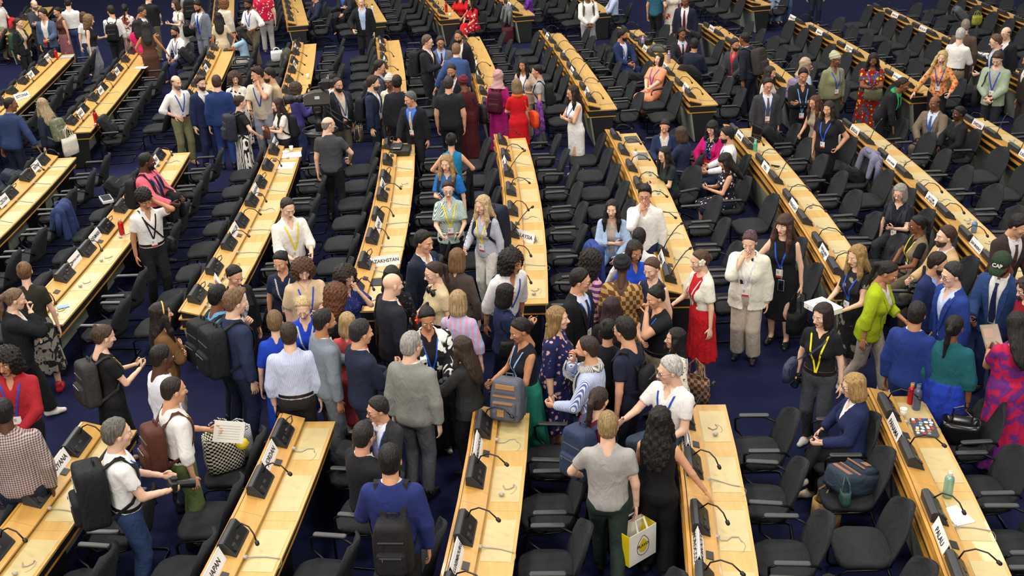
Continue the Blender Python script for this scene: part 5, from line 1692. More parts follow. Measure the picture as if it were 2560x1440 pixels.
person(1860, 98, -120, 'man in a dark suit with a brown rucksack leaning on a chair', 'm', 1.82, 4, 'crop:#15110f', 'dr', lean=12, top=('inner', WH), jac=('closed', '#1e2230'), bot=('pants', '#1e2230'), lan='#2f62c8', badge=False, pack=pk('#383232', 'large brown grey rucksack on the leaning man in dark suit', d=BIG))
person(1926, 182, 60, 'woman with long brown hair beside the lavender backpack', 'w', 1.64, 2, 'long:#33241c', 'dd', top=('tee', '#d8d0c8'), bot=('pants', '#b49a7c'))
person(1920, 214, 15, 'moustached man with glasses in a dark grey suit and blue neck ribbon', 'm', 1.84, 2, 'short:#1d1a19', 'dd', top=('inner', '#e2e4ea'), jac=('open', '#3b3c41'), bot=('pants', '#2c2d32'), tie='#55505c', gl=True, lan='#2560d0', beard=None, mv=.5)
person(2014, 160, 130, 'woman in a beige headscarf with a hand on her cheek', 'w', 1.66, 2, 'hijab:#b5a084', 'fd', top=('blouse', '#b8c8d4'), bot=('wide', '#c8c0b0'), pack=pk('#8a7c9a', 'lavender backpack on the woman in the beige headscarf'))
person(2008, 190, 10, 'clergyman in black with a white collar and crossed arms', 'm', 1.76, 3, 'short:#15110f', 'xx', top=('inner', BK), jac=('closed', '#18191d'), bot=('pants', '#18191d'), lan='#6a9ad8', low=.05, extra=lambda F, r: clerical(F, r))
person(2036, 256, -40, 'young woman with glasses in a beige sleeveless top leaning on a chair', 'w', 1.58, 2, 'long:#5a3826', 'cu', lean=12, top=('tank', '#a89a84'), bot=('wide', '#a79a84'), gl=True, extra=lambda F, r: soft_bag('tote_bag', F.W @ Vector(F.wl((.24, .04, -.34))), 'white canvas tote bag beside the woman in the beige top', 'bag', (.36, .10, .38), '#e2dccf', F.rz + 1.2, .26))
person(2071, 272, -25, 'woman with long dark hair in a black T-shirt with a hand in her pocket', 'H', 1.68, 2, 'long:#2a1d18', 'kd', top=('tee', '#1f2026'), bot=('pants', '#18181c'), lan='#2f62d8')
person(2089, 150, 35, 'woman in a pale green headscarf and khaki shirt', 'H', 1.70, 4, 'wrap:#b3b89a', 'dd', hy=20, top=('shirt', '#8d8f6c'), bot=('pants', '#3a3c34'), lan='#2f4fc0', extra=lambda F, r: None)
person(2183, 150, 5, 'woman with black braids and glasses in a red, yellow and teal wax print dress', 'H', 1.72, 4, 'long:#120f0e', 'pp', hp=18, dress=('floral:#8a1418:#e0c020:15:#14586a', .7, .70, .10), gl=True, lan='#3a62d0', badge=False, extra=lambda F, r: (soft_bag('handbag', F.W @ Vector(F.wl((.03, -.36, .0))), 'olive green leather handbag held by the woman in wax print', 'bag', (.34, .10, .22), '#5c5f45', F.rz, .03)), hold=[PH(1, 'pale phone held up by the woman in the wax print dress')])
person(2355, 143, -5, 'smiling blond woman in a flowered blouse with an arm on a desk', 'w', 1.72, 1, 'long:#d8b87c', 'lr', hr=14, top=('shirt', 'floral:#d89a5a:#b8c8a0:20:#c84a3a'), bot=('pants', '#1b1b1f'), lan='#3a55c0', gl='up')
person(2401, 88, 155, 'white-haired man in a white shirt and khaki trousers seen from behind', 'm', 1.80, 1, 'short:#c9c3bc', 'du', hy=20, top=('rolled', '#efece6', 't'), bot=('pants', '#8a7c62'), lan=BL, badge=False)
person(2414, 66, 175, 'grey-haired man in a brown jacket behind the white shirt', 'm', 1.78, 1, 'short:#8f8678', 'dd', top=('inner', WH), jac=('closed', '#5a4c40'), bot=('pants', '#4a423a'))
person(2488, 104, -75, 'man with glasses and brown hair in a dark blue suit', 'm', 1.78, 1, 'short:#6a5038', 'ur', lean=6, top=('inner', '#c8d4ea'), jac=('open', '#23304e'), bot=('pants', '#23304e'), gl=True)
person(2514, 84, -40, 'bald man with glasses in a black suit and red tie', 'm', 1.78, 1, 'bald:#6a5a4c', 'dd', top=('inner', WH), jac=('blazer', '#1c1e24'), bot=('pants', '#1c1e24'), tie='#b83a3a', gl=True)
person(2493, 148, -15, 'young man in a pale green overshirt looking down at a phone', 'm', 1.82, 1, 'quiff:#4a3626', 'cc', hp=28, top=('tee', '#a8aaa8'), jac=('over', '#9fae94'), bot=('pants', '#22242c'), lan='#2f4fb0', hold=[PH(-1, 'dark phone held by the young man in green overshirt')], extra=lambda F, r: side_bag(F, -1, '#1c1d20', 'black leather bag in front of the man in green overshirt', (.30, .14, .36), -.22))
person(2258, 212, 75, 'woman with short dark curls in a black suit and green scarf bending down', 'w', 1.70, 4, 'lowbun:#241a16', 'tt', lean=28, top=('innert', BK), jac=('closed', '#1a1b1f'), bot=('pants', '#1a1b1f'), extra=lambda F, r: scarf(F, r, '#2f9a62'))
person(2336, 258, -25, 'elderly bald man in a taupe suit and blue tie, seated', 'm', 1.76, 4, 'bald:#2a2522', 'ss', 'si', hy=-10, top=('inner', '#d8def0'), jac=('open', '#7a6c5c'), bot=('pants', '#6a5e50'), tie='#4a6090', lan='#3a55b0')
person(2396, 284, -55, 'seated woman in black with a silver pendant beside the elderly man', 'w', 1.68, 5, 'lowbun:#15110f', 'cs', 'si', top=('innert', BK), jac=('closed', '#1a1b1f'), bot=('pants', '#1a1b1f'), chair=-70)
person(2572, 150, -60, 'person in a dark brown suit cut by the right edge', 'm', 1.80, 3, 'short:#1d1613', 'dd', top=('inner', WH), jac=('closed', '#3a302a'), bot=('pants', '#3a302a'))
person(1944, -88, 30, 'person in pale blue jeans whose legs show at the top edge', 'm', 1.78, 2, 'short:#241a15', 'dd', top=('tee', '#3a4a74'), bot=('wide', '#8fa3bf'), shoes='#b08a68')
person(1972, -92, 30, 'person in blue jeans beside the pale jeans at the top edge', 'm', 1.80, 2, 'short:#241a15', 'dd', top=('tee', '#d8d4cc'), bot=('pants', '#4a6a94'))
person(2046, -84, 20, 'person in navy trousers whose legs show at the top edge', 'm', 1.78, 2, 'short:#241a15', 'dd', top=('shirt', WH), bot=('pants', '#1e2336'))
# -- middle left
person(368, 404, 60, 'man in a coral pink shirt and dark tie carrying a black jacket', 'h', 1.84, 5, 'crop:#14110f', 'uu', hy=30, top=('shirt', '#e2697c', 't'), bot=('pants', BK), tie='#2a1c22', lan=BL, beard='#14110f', badge=False,
       pack=pk('#191a1e', 'black backpack on the man in coral pink'), extra=lambda F, r: coat_on_arm(F, 1, '#1a1b1f', 'black jacket over the arm of the man in coral pink'))
person(362, 500, 15, 'man with a tuft of black curls in a white polo and black trousers', 'm', 1.78, 3, 'afro:#1c1512', 'ed', hp=22, hr=-8, top=('polo', WH, 't'), bot=('pants', '#1b1b1f'), lan='#1a1a1d', extra=lambda F, r: side_bag(F, 1, '#1a1a1d', 'small black camera bag at the hip of the man in white polo', (.20, .10, .18), -.16, True))
person(720, 521, 20, 'man in a loose white shirt with a yellow lanyard writing notes', 'm', 1.82, 1, 'recede:#33271f', 'uu', hp=20, top=('rolled', '#efebe4'), bot=('pants', BK), lan='#f0d81c', hold=[PH(1, 'small black recorder held by the man in the loose white shirt')])
person(1128, 352, 176, 'woman with a dark bun in a turquoise top seen from behind', 'w', 1.70, 2, 'updo:#14100f', 'hh', top=('tank', '#1f7fa8'), bot=('pants', BK), extra=lambda F, r: draped(F, -1, '#17171b', 'black shawl hanging from the arm of the woman in turquoise'))
person(1116, 408, -20, 'blond woman in a bright blue blouse holding a phone to her chest', 'w', 1.72, 1, 'long:#b08c60', 'dp', top=('blouse', '#1f6cb8'), bot=('pants', BK), pack=pk('#1d2530', 'dark backpack on the blond woman in bright blue'), hold=[PH(-1, 'pale blue phone held by the blond woman in bright blue')])
person(1120, 474, 0, 'woman with round glasses in a green checked shirt and yellow lanyard', 'w', 1.70, 1, 'pony:#3a2820', 'uu', top=('linen', 'check:#dfe8e2:#3f6a64:44'), bot=('pants', '#17171a'), gl=True, lan='#f0d81c', hold=[PH(1, 'blue cased phone held by the woman in checked shirt')], extra=lambda F, r: None)
person(1206, 512, -35, 'blond woman in a navy gingham blouse and white trousers', 'w', 1.70, 1, 'long:#d2b284', 'du', hy=-10, top=('shirt', 'check:#e8ebf0:#27356a:60'), bot=('pants', '#e4e0d8'), lan='#f0d81c', pack=pk('#1b2030', 'very large navy hiking backpack on the blond woman in gingham', d=(.36, .26, .62), z=-.05), hold=[PH(1, 'black phone in the lowered hand of the blond woman')])
# -- lower left
person(62, 680, 172, 'woman with pinned-up light brown hair in an olive top and camouflage skirt', 'w', 1.70, 1, 'updo:#7a5836', 'dd', top=('tee', '#2e2c22', 't'), bot=('skirt', 'camo:#8a857c:#1f1f20:11', .62, .05), lan='#2f55c8', badge=False, shoes='#c02030', extra=lambda F, r: side_bag(F, 1, '#15161a', 'small black bag on the woman in camouflage skirt', (.24, .09, .18), .02))
person(40, 748, 85, 'woman in a black blazer and wide black trousers eating a sweet', 'H', 1.70, 1, 'pony:#7a6048', 'xf', 'wk', lean=8, top=('innert', '#efece6'), jac=('open', '#1a1b1f'), bot=('wide', '#16171a'), shoes='#d8d4cc')
person(14, 905, -20, 'curly-haired man in a crimson shirt with a blue lanyard', 'm', 1.76, 3, 'curly:#17110f', 'cl', hy=-10, top=('shirt', '#a8242e'), bot=('pants', '#1b1b1f'), lan=BL)
person(10, 1030, 165, 'man seen from behind in a brown plaid shirt and jeans', 'h', 1.78, 5, 'crop:#15110f', 'dd', top=('shirt', 'plaid:#b9aaa6:#54403f:48'), bot=('pants', '#232b3e'))
person(262, 842, 105, 'woman in a black dress using a phone, yellow lanyard at her neck', 'w', 1.70, 1, 'clip:#4a3626', 'pp', hp=16, dress=('#17171a', .6, .56, .06), lan='#f0d81c', badge=False, pack=pk('#333230', 'soft black leather backpack on the woman in the black dress', d=(.32, .18, .50)), hold=[PH(-1, 'grey phone in the hands of the woman in the black dress')], shoes='#a08068')
person(404, 784, 95, 'woman with long dark hair and a golden hairband in a brown jacket', 'w', 1.70, 2, 'long:#231a17', 'xx', hp=2, top=('innert', '#e2dccf'), jac=('closed', '#6f4f2c'), bot=('wide', '#b8b0a6'), extra=lambda F, r: hairband(F, r, '#d8b45a'))
person(407, 893, 110, 'man in a white shirt with a blue lanyard and close-cropped hair', 'm', 1.80, 5, 'crop:#17120f', 'dd', top=('shirt', '#e2e6f0'), bot=('pants', '#1f2740'), lan=BL, badge=False)
person(436, 976, 105, 'man in a white shirt and green chinos holding a sheet of paper', 'm', 1.76, 2, 'crop:#2a1f19', 'ud', top=('rolled', '#efece8', 't'), bot=('pants', '#59693c'), lan='#f0d81c', badge=False, pack=pk('#5a342a', 'brown leather backpack on the man in green chinos'), hold=[(1, 'paper', 'blank white sheet held out by the man in green chinos', (.30, .22))])
person(296, 1084, 95, 'photographer in a white T-shirt and jeans with grey hair', 'm', 1.78, 1, 'short:#6c665e', 'uu', hp=4, top=('tee', '#efeeec', 't'), bot=('pants', '#2b3f64'), lan='#2f62c8', badge=False, pack=pk('#1b1c1f', 'big black camera backpack on the photographer', d=(.36, .24, .54), z=-.06), hold=[(-1, 'camera', 'black camera with a long lens held by the photographer', .17)],
       extra=lambda F, r: side_bag(F, 1, '#17181b', 'black hip pouch of the photographer', (.24, .14, .22), -.14, True))
# -- the crowd, centre
person(588, 690, 30, 'woman with sunglasses in her hair in a black blazer and dotted scarf', 'w', 1.70, 2, 'lowbun:#17120f', 'dd', hp=18, top=('innert', 'floral:#e2ded6:#1b1b1e:40'), jac=('open', '#1a1a1d'), bot=('pants', '#1a1a1d'), gl='up')
person(549, 742, 115, 'black-haired man in a sky blue shirt wearing a black rucksack', 'm', 1.76, 4, 'short:#100e0d', 'dd', top=('shirt', '#6fb2e0'), bot=('pants', '#23283a'), pack=pk('#1b1d22', 'black rucksack on the man in the sky blue shirt', d=BIG))
person(590, 756, 110, 'tall man with wavy light brown hair in a navy suit', 'm', 1.86, 1, 'quiff:#7a5c40', 'bd', top=('inner', WH), jac=('closed', '#28334e'), bot=('pants', '#232c45'), pack=pk('#1d1e22', 'black backpack with a white logo on the tall man in navy', d=BIG))
person(701, 655, -15, 'woman with a black ponytail in a navy top with a patterned lanyard', 'w', 1.70, 2, 'pony:#17120f', 'dd', hp=14, hy=-10, top=('tee', '#202741'), bot=('pants', '#191a20'), lan='check:#e8e4dc:#3a3a40:60')
person(758, 676, 5, 'woman with brown curls in a beige blouse and blue lanyard holding a phone', 'H', 1.70, 1, 'curly:#5a3d28', 'pd', hp=20, top=('blouse', '#d8bc96'), bot=('pants', BK), lan='#2f55c8', hold=[PH(1, 'dark phone held by the woman in the beige blouse')])
person(866, 692, 35, 'woman with glasses and long dark curls in a navy patterned blouse', 'w', 1.68, 1, 'curlylong:#2c201b', 'fd', hp=12, top=('blouse', 'floral:#242f66:#4a5590:45'), bot=('pants', BK), gl=True)
person(845, 736, 110, 'woman with long auburn curls in a black top', 'w', 1.70, 1, 'curlylong:#6a4028', 'dd', top=('tee', '#17171b'), bot=('pants', '#1b1b1f'), lan='#d8d4cc', badge=False)
person(758, 770, -10, 'blond woman in a cobalt blue dress with a patterned lanyard', 'w', 1.68, 1, 'lowbun:#d8bc88', 'dd', hp=20, dress=('#1f46c8', .9, .6, .03, dict(vneck=.10)), lan='check:#e8e8e0:#7aa090:60')
person(688, 806, 172, 'woman with short tawny hair in a cobalt blue top with a keyhole back', 'w', 1.66, 1, 'short:#7a6240', 'dd', dress=('#1c44b8', .9, .6, .02), extra=lambda F, r: side_bag(F, -1, '#1f222c', 'black bag on the shoulder of the woman with tawny hair', (.30, .16, .40)))
person(723, 838, 174, 'man seen from behind in a blue and white striped shirt and dark trousers', 'h', 1.80, 1, 'short:#3a2a22', 'dd', top=('shirt', 'stripe:#d8dcec:#98a4cc:95', 't'), bot=('pants', '#2b2825'), hold=[(1, 'bag', 'black folder case held by the man in the striped shirt', '#17171a', (.34, .06, .26), 'folder_case', .03)], mv=.22)
person(813, 804, 110, 'man with receding black hair in a light grey suit', 'm', 1.80, 3, 'recede:#221b18', 'ud', top=('inner', WH), jac=('closed', '#7c8792'), bot=('pants', '#70747c'), beard='#33291f')
person(869, 806, 165, 'woman with a streaked blond bob in a coral top', 'w', 1.66, 1, 'bob:#c0a070', 'pd', dress=('#d8585a', .9, .6, .02), mv=.2)
person(905, 832, 112, 'black-haired man in a navy suit holding a green folder', 'm', 1.78, 2, 'short:#2a2928', 'up', top=('inner', WH), jac=('closed', '#222a40'), bot=('pants', '#222a40'), hold=[(1, 'paper', 'dark green folder held by the black-haired man in navy', (.32, .23), '#2f5a4e', .014)])
person(980, 690, 176, 'woman with long black braids in a black lace print dress', 'w', 1.70, 5, 'long:#14110f', 'dd', dress=('floral:#1a1a1f:#55586a:30', .9, .75, .03))
person(982, 712, 112, 'bald man in a dark suit and red tie', 'm', 1.82, 1, 'bald0:#000000', 'dd', top=('inner', WH), jac=('blazer', '#22242e'), bot=('pants', '#22242e'), tie='#b01c24')
person(1061, 606, 50, 'man with swept black hair in a navy sweater over a white collar', 'm', 1.82, 2, 'short:#171412', 'dd', top=('inner', WH), jac=('closed', '#1e2536'), bot=('pants', '#5a7292'), lan='#2f4fb0', badge=False)
person(1144, 646, 158, 'woman with tawny shoulder-length hair in a brown blouse seen from behind', 'w', 1.70, 1, 'bob:#7a5a38', 'dd', top=('shirt', '#4c423c'), bot=('pants', BK))
person(1083, 682, -65, 'woman in a cream T-shirt with headphones around her neck', 'w', 1.72, 1, 'pony:#3a281f', 'du', top=('tee', '#d8c49a', 't'), bot=('pants', '#1b1b1f'), gl=True, extra=lambda F, r: headphones(F, r), hold=[PH(1, 'white phone held out by the woman with headphones')])
person(1146, 752, 165, 'woman with a blond bob in a pastel striped knit top', 'w', 1.66, 1, 'bob:#b3966a', 'pd', top=('dolman', 'stripe:#a9b8dc:#d89ab0:16'), bot=('pants', '#1b1b1f'), lan=BL, badge=False, extra=lambda F, r: side_bag(F, 1, '#2c2c28', 'black shoulder bag of the woman in pastel stripes', (.28, .10, .24)))
person(1282, 655, 35, 'young man in a white shirt leaning forward and laughing', 'm', 1.84, 3, 'curly:#1b1512', 'dd', lean=16, hy=15, top=('rolled', '#ece9e8'), bot=('pants', '#222c54'), lan='#3a5ab8', badge=False)
person(1266, 735, 110, 'woman with a short black bob in a navy blouse typing on a phone', 'w', 1.62, 2, 'bob:#100e0e', 'pp', top=('blouse', '#1d2648'), bot=('pants', '#1c1f2c'), lan='#2f62d8', badge=False, hold=[PH(-1, 'black phone held by the woman with the short black bob')], extra=lambda F, r: side_bag(F, -1, '#17181c', 'small black bag on the woman with the short black bob', (.22, .10, .22), .0), shoes='#cfcac2')
person(1068, 798, 8, 'smiling woman with a red flower in her hair and a black and white jacket', 'H', 1.72, 3, 'updo:#15110f', 'uu', hp=16, top=('innert', '#17171a'), jac=('open', 'camo:#eceae6:#1a1a1d:8'), bot=('skirt', '#15151a', .85, .05), lan='#2560d0', extra=lambda F, r: flower(F, r, -1, '#d8141c', '#f0c020'), hold=[(1, 'camera', 'small black camera in the hands of the woman with the red flower', .04)], shoes='#d8ccc0')
person(1031, 864, 150, 'grey-haired man with glasses in a pale grey suit', 'm', 1.80, 1, 'short:#a8a49e', 'dd', hy=-15, top=('inner', WH), jac=('closed', '#8b8b86'), bot=('pants', '#5c5f66'), gl=True)
person(1154, 868, -120, 'woman with straight brown hair in a charcoal suit speaking with her hand out', 'w', 1.76, 3, 'long:#3c2c20', 'gd', top=('innert', '#d8d8c4'), jac=('open', '#2b2b2c'), bot=('pants', '#242425'), mv=.35)
person(1299, 826, -65, 'woman in a black lace top and emerald skirt holding a tablet', 'w', 1.70, 3, 'lowbun:#1b1411', 'uu', hp=16, top=('tank', '#191b26', 't'), bot=('skirt', '#1f7a68', .70, .07), lan='#8ab4e0', badge=False, gl='up', hold=[PH(1, 'dark tablet held by the woman in emerald skirt')])
# -- bottom centre
person(942, 1024, -35, 'man with glasses in a charcoal suit, patterned tie and blue lanyard', 'm', 1.82, 2, 'short:#2b2826', 'cu', hy=-35, top=('inner', '#e2e4f0'), jac=('open', '#2c2d30'), bot=('pants', '#2c2d30'), tie='#8a90b8', gl=True, lan='#2560d8', badge=False, mv=.5)
person(912, 1090, 120, 'seated man with glasses in a black suit seen from behind', 'm', 1.76, 2, 'short:#2a2724', 'us', 'si', hy=20, top=('inner', WH), jac=('closed', '#1f1f25'), bot=('pants', '#1f1f25'), gl=True, chair=-110)
person(976, 1152, 168, 'black-haired man in a royal blue jacket with a fist on his pack strap', 'm', 1.78, 2, 'short:#14110f', 'bd', top=('inner', WH), jac=('closed', '#24306a'), bot=('pants', '#2c2a28'), pack=pk('#201f20', 'black backpack with silver zips on the man in royal blue', d=(.30, .20, .46), z=-.12, dx=-.02))
BOY = person(1520, 1066, 178, 'boy seen from behind in a grey T-shirt and dark green trousers', 'm', 1.70, 1, 'short:#a08458', 'ld', 'wk', top=('tee', '#a9a6a2'), bot=('pants', '#28352f'), lan='#2f4fb8', badge=False)
person(1650, 1050, 168, 'woman with long wavy black hair in a black sleeveless top', 'w', 1.66, 2, 'longwave:#1a1412', 'ur', top=('tank', '#17171a'), bot=('wide', '#151518'), hold=[(1, 'paper', 'folded napkin in the hand of the woman with wavy black hair', (.10, .08))])
person(1498, 1000, 135, 'woman with a brown ponytail and flower clip in a burgundy top', 'w', 1.64, 1, 'pony:#33241d', 'dd', hy=15, top=('tee', '#6a1c38'), bot=('pants', '#22283a'), pack=pk('#2c3a56', 'navy backpack with a green tag on the woman in burgundy', d=BIG))
person(1672, 926, -35, 'elderly man with white hair and glasses in a white shirt seated on a desk', 'm', 1.78, 1, 'short:#cfcac4', 'ug', 'si', hy=-35, seat=.74, chair='no', top=('polo', '#efedea'), bot=('pants', '#3b4a5c'), gl=True, lan=BL, hold=[PH(1, 'black phone held by the elderly man on the desk')])
# -- crowd, right of the centre
person(1482, 650, 125, 'woman with a mass of dark curls in a striped pink top', 'w', 1.70, 2, 'curlylong:#231a17', 'dd', top=('blouse', 'hstripe:#d8a0b0:#5a3a6a:14'), bot=('pants', '#2c2a30'))
person(1453, 702, 60, 'man with glasses in a black suit, navy tie, blue lanyard and badge', 'm', 1.76, 2, 'short:#1c1917', 'dd', hy=20, top=('inner', '#d8e0f4'), jac=('blazer', '#1a1b1f'), bot=('pants', '#1a1b1f'), tie='#20305a', gl=True, lan='#2560d8')
person(1556, 668, 172, 'woman in a black and silver headwrap and a gold and brown print dress', 'H', 1.72, 5, 'wrap:#26262a', 'dd', dress=('check:#b8935a:#6a4526:9', .8, .78, .03, dict(vneck=-.12)))
person(1587, 628, 25, 'woman with sunglasses on her brown hair in a cobalt blue blouse', 'w', 1.70, 3, 'bob:#2c1f1a', 'dd', hp=16, top=('shirt', '#1a4fd0'), bot=('pants', '#1a4fd0'), gl='up')
person(1598, 596, 170, 'man with dark hair in a white shirt behind the cobalt blouse', 'm', 1.82, 2, 'short:#15110f', 'rd', top=('shirt', WH), bot=('pants', BK), mv=.35)
person(1628, 672, -30, 'woman with tied-back brown hair in a navy top', 'w', 1.70, 1, 'lowbun:#5a4030', 'dd', hp=12, top=('tank', '#252f4a'), bot=('pants', '#1c2030'))
person(1638, 744, -60, 'woman with a black bun in a black T-shirt holding her fist to her mouth', 'H', 1.66, 2, 'bun:#120f0e', 'fx', hp=14, top=('tee', '#18181b', 't'), bot=('pants', '#b8aa92'), lan='#2560d8', badge=False)
person(1396, 795, 75, 'woman with a long blond braid in a navy dress with pink flowers', 'H', 1.70, 1, 'braid:#9a7a4c', 'dd', hp=-2, dress=('floral:#1d2350:#d8a0a0:15', 1.2, .62, .03, dict(vneck=.09)), shoes='#b08a70')
person(1530, 770, 165, 'woman with long dark red hair in a black top seen from behind', 'w', 1.66, 2, 'long:#2c1618', 'dd', top=('tee', '#1a1a20'), bot=('pants', '#1a1a20'))
person(1520, 826, 172, 'woman with black hair held in a clip in a black sweater seen from behind', 'w', 1.66, 2, 'clip:#15110f', 'dd', top=('knit', '#1b1c22'), bot=('pants', '#1b1c22'))
person(1560, 826, -115, 'man with round glasses and black hair in a navy T-shirt', 'm', 1.80, 2, 'short:#171311', 'dd', hy=-15, top=('tee', '#1f2238'), bot=('pants', '#1b1d2a'), gl=True, pack=pk('#1b1c22', 'black camera sling with a yellow strap on the man in navy T-shirt', d=(.24, .12, .30), z=.06))
person(1466, 872, -105, 'man in a blue striped shirt and a black and white checked scarf', 'm', 1.76, 2, 'crop:#3a2c22', 'uf', hp=4, top=('shirt', 'stripe:#e2e8f4:#5a74b4:110', 't'), bot=('pants', '#222c48'), beard='#33271f', lan=BL, badge=False, extra=lambda F, r: scarf(F, r, 'check:#e6e2da:#26262a:70', True))
person(1687, 846, -75, 'woman with long black hair in a black and cream leopard print blouse', 'w', 1.66, 2, 'long:#14100f', 'dd', hp=-4, top=('shirt', 'floral:#e2dccf:#1c1c1f:34'), bot=('pants', BK), extra=lambda F, r: soft_bag('woven_bag', F.W @ Vector(F.wl((-.16, .24, -.28))), 'brown and red kilim patterned bag by the woman in leopard print', 'bag', (.34, .10, .30), 'check:#8a7a60:#5a2c28:12', F.rz + .9, .22), mv=.3)
person(1748, 652, -62, 'woman with a white flower in her hair, red lace dress and cream bolero', 'w', 1.72, 1, 'lowbun:#5a4028', 'du', dress=('floral:#c01822:#8a1018:60', 0, .56, .04), jac=None, lan='#d8d4cc', badge=False, extra=lambda F, r: (bolero(F, r), flower(F, r, 1, '#efe9d8', '#e8d8a0')), hold=[PH(-1, 'black phone held by the woman in the red lace dress')])
person(1874, 606, -10, 'woman with short purple-brown hair in a cream cardigan and beige trousers', 'H', 1.72, 1, 'short:#6a4a52', 'df', hp=14, top=('tank', 'floral:#ece8de:#1f1f22:7'), jac=('cardigan', '#e8e2d2'), bot=('wide', '#c3b7a6'), lan='#d8d8e0', gl='up')
person(1960, 562, -15, 'tall woman with long brown waves in a black sleeveless dress', 'w', 1.78, 1, 'longf:#4a3023', 'dl', hp=4, hy=-15, dress=('#17171a', 0, .56, .0), lan='#2f4fc8', low=.16, hold=[(1, 'bag', 'large black handbag held by the tall woman in black', '#141416', (.48, .20, .30), 'handbag', .24)], extra=lambda F, r: hanging_phone(F, r))
person(1530, 522, -8, 'woman with long black hair in a light blue blazer and jeans, seated', 'w', 1.70, 1, 'long:#1d1614', 'sx', 'si', lean=6, hp=0, top=('innert', '#b8aca0'), jac=('open', '#a9bfe0'), bot=('pants', '#7f9cc4'), chair='no', seat=.46, extra=lambda F, r: None)
person(1612, 488, -5, 'man with glasses in a white shirt leaning on a desk, hand at his chin', 'm', 1.78, 2, 'quiff:#15110f', 'df', hp=4, top=('shirt', '#f0eeea'), bot=('pants', '#232c50'), gl=True, lean=4)
# -- right middle, seated at the desks
person(1662, 316, 0, 'smiling seated woman with a ponytail in a navy blazer', 'w', 1.66, 2, 'lowbun:#241a17', 'uu', 'si', hp=20, hr=8, top=('innert', '#d8d0c4'), jac=('open', '#232c4c'), bot=('pants', '#232c4c'), lan='#3a55b0', badge=False, hold=[PH(1, 'dark phone held by the smiling seated woman in navy')])
person(1702, 334, -120, 'seated woman with tawny brown hair in a navy jacket seen from behind', 'w', 1.66, 1, 'bob:#4a3426', 'ss', 'si', hy=-10, top=('innert', NV), jac=('closed', '#252d48'), bot=('pants', '#252d48'))
person(1660, 386, -60, 'seated woman with glasses and long black hair in a dark green T-shirt', 'w', 1.66, 1, 'long:#17120f', 'pp', 'si', hy=15, lean=12, top=('tee', '#22302f'), bot=('pants', '#1c222c'), gl=True, hold=[PH(-1, 'dark phone in the hands of the woman in dark green')])
person(1780, 320, -30, 'seated woman with glasses and a black fringe in a magenta blazer', 'w', 1.68, 1, 'longf:#1b1615', 'us', 'si', hp=10, top=('innert', 'floral:#17171a:#e2dccf:30'), jac=('open', '#c8146c'), bot=('pants', '#1b1b1f'), gl=True, lan='#2560d0', badge=False, extra=lambda F, r: draped_lap(F, '#a81c24', 'red jacket on the lap of the woman in magenta'))
person(1816, 338, -85, 'seated bearded man in a white shirt with a blue lanyard', 'm', 1.78, 2, 'short:#1c1613', 'uu', 'si', hp=8, top=('shirt', '#f0eeee'), bot=('pants', '#232c44'), lan='#2f55b8', badge=False, beard='#1c1613')
person(1812, 402, -75, 'seated woman with a fringe in a black sundress with pale flowers', 'w', 1.66, 2, 'longf:#231a17', 'pp', 'si', hp=24, dress=('floral:#17192a:#e2c4b0:17', 0, .42, .04), hold=[PH(-1, 'phone in the hands of the woman in the flowered sundress')])
person(2249, 482, -20, 'grey-haired woman with glasses in a black top and lanyard, seated', 'w', 1.66, 1, 'bob:#a09a94', 'pd', 'si', hp=12, seat=.60, chair='no', top=('tee', '#1a1d2a'), bot=('pants', '#26272b'), gl=True, lan='#2a2a30', hold=[PH(1, 'black phone held up by the grey-haired woman')], pack=pk('#2b3038', 'dark rucksack on the grey-haired woman'))
person(2292, 562, -70, 'seated woman with glasses and a ponytail in a khaki press vest', 'w', 1.66, 4, 'pony:#17120f', 'us', 'si', seat=.55, chair='no', top=('tee', '#17181c'), jac=('vest', '#85775c'), bot=('pants', '#6a624e'), gl=True, lan='#f0e01c')
person(2362, 592, -60, 'bearded man in a sand-coloured jacket holding a camera', 'm', 1.80, 1, 'short:#4a3222', 'uu', 'si', seat=.55, chair='no', hp=-2, top=('inner', '#dfe4ee'), jac=('open', '#c8a878'), bot=('pants', '#5a554a'), beard='#4f3826', lan='#3a48b0', badge=False, hold=[(1, 'camera', 'black camera held by the bearded man in sand jacket', .08)])
person(2141, 640, -45, 'woman with long fair hair in a leaf print dress carrying a white box', 'w', 1.72, 1, 'long:#a8854e', 'uu', hp=10, dress=('floral:#1c1c1e:#8a8674:8', .4, .58, .05), lan='#2f4fb8', pack=pk('#1f1f24', 'black backpack on the woman in leaf print dress'), extra=lambda F, r: white_box(F), shoes='#22283a')
person(2222, 682, 75, 'woman with a black ponytail in a lime green blazer and beige trousers', 'w', 1.72, 3, 'pony:#15110f', 'ud', 'wk', lean=10, hp=22, top=('innert', '#e2d8cc'), jac=('rolledj', '#a9bd1c'), bot=('pants', '#a89e92'), shoes='#e2e0dc', hold=[(1, 'paper', 'coiled white cable in the hand of the woman in lime green', (.12, .05), '#d8d4cc', .012)])
person(2055, 788, -20, 'woman with dark hair in a black T-shirt and yellow lanyard, camera at her side', 'w', 1.70, 1, 'bob:#2c1f1b', 'dd', hy=-20, hp=8, top=('tee', '#191a1d', 't'), bot=('pants', '#43464d'), lan='#f0dc1c', badge=False, low=.06, hold=[(-1, 'camera', 'black camera hanging at the hand of the woman in yellow lanyard', .10)], extra=lambda F, r: side_bag(F, -1, '#333a50', 'slate blue pouch in front of the woman with yellow lanyard', (.30, .10, .20), -.10, True, 'pouch', -.10), shoes='#d8d4cc')
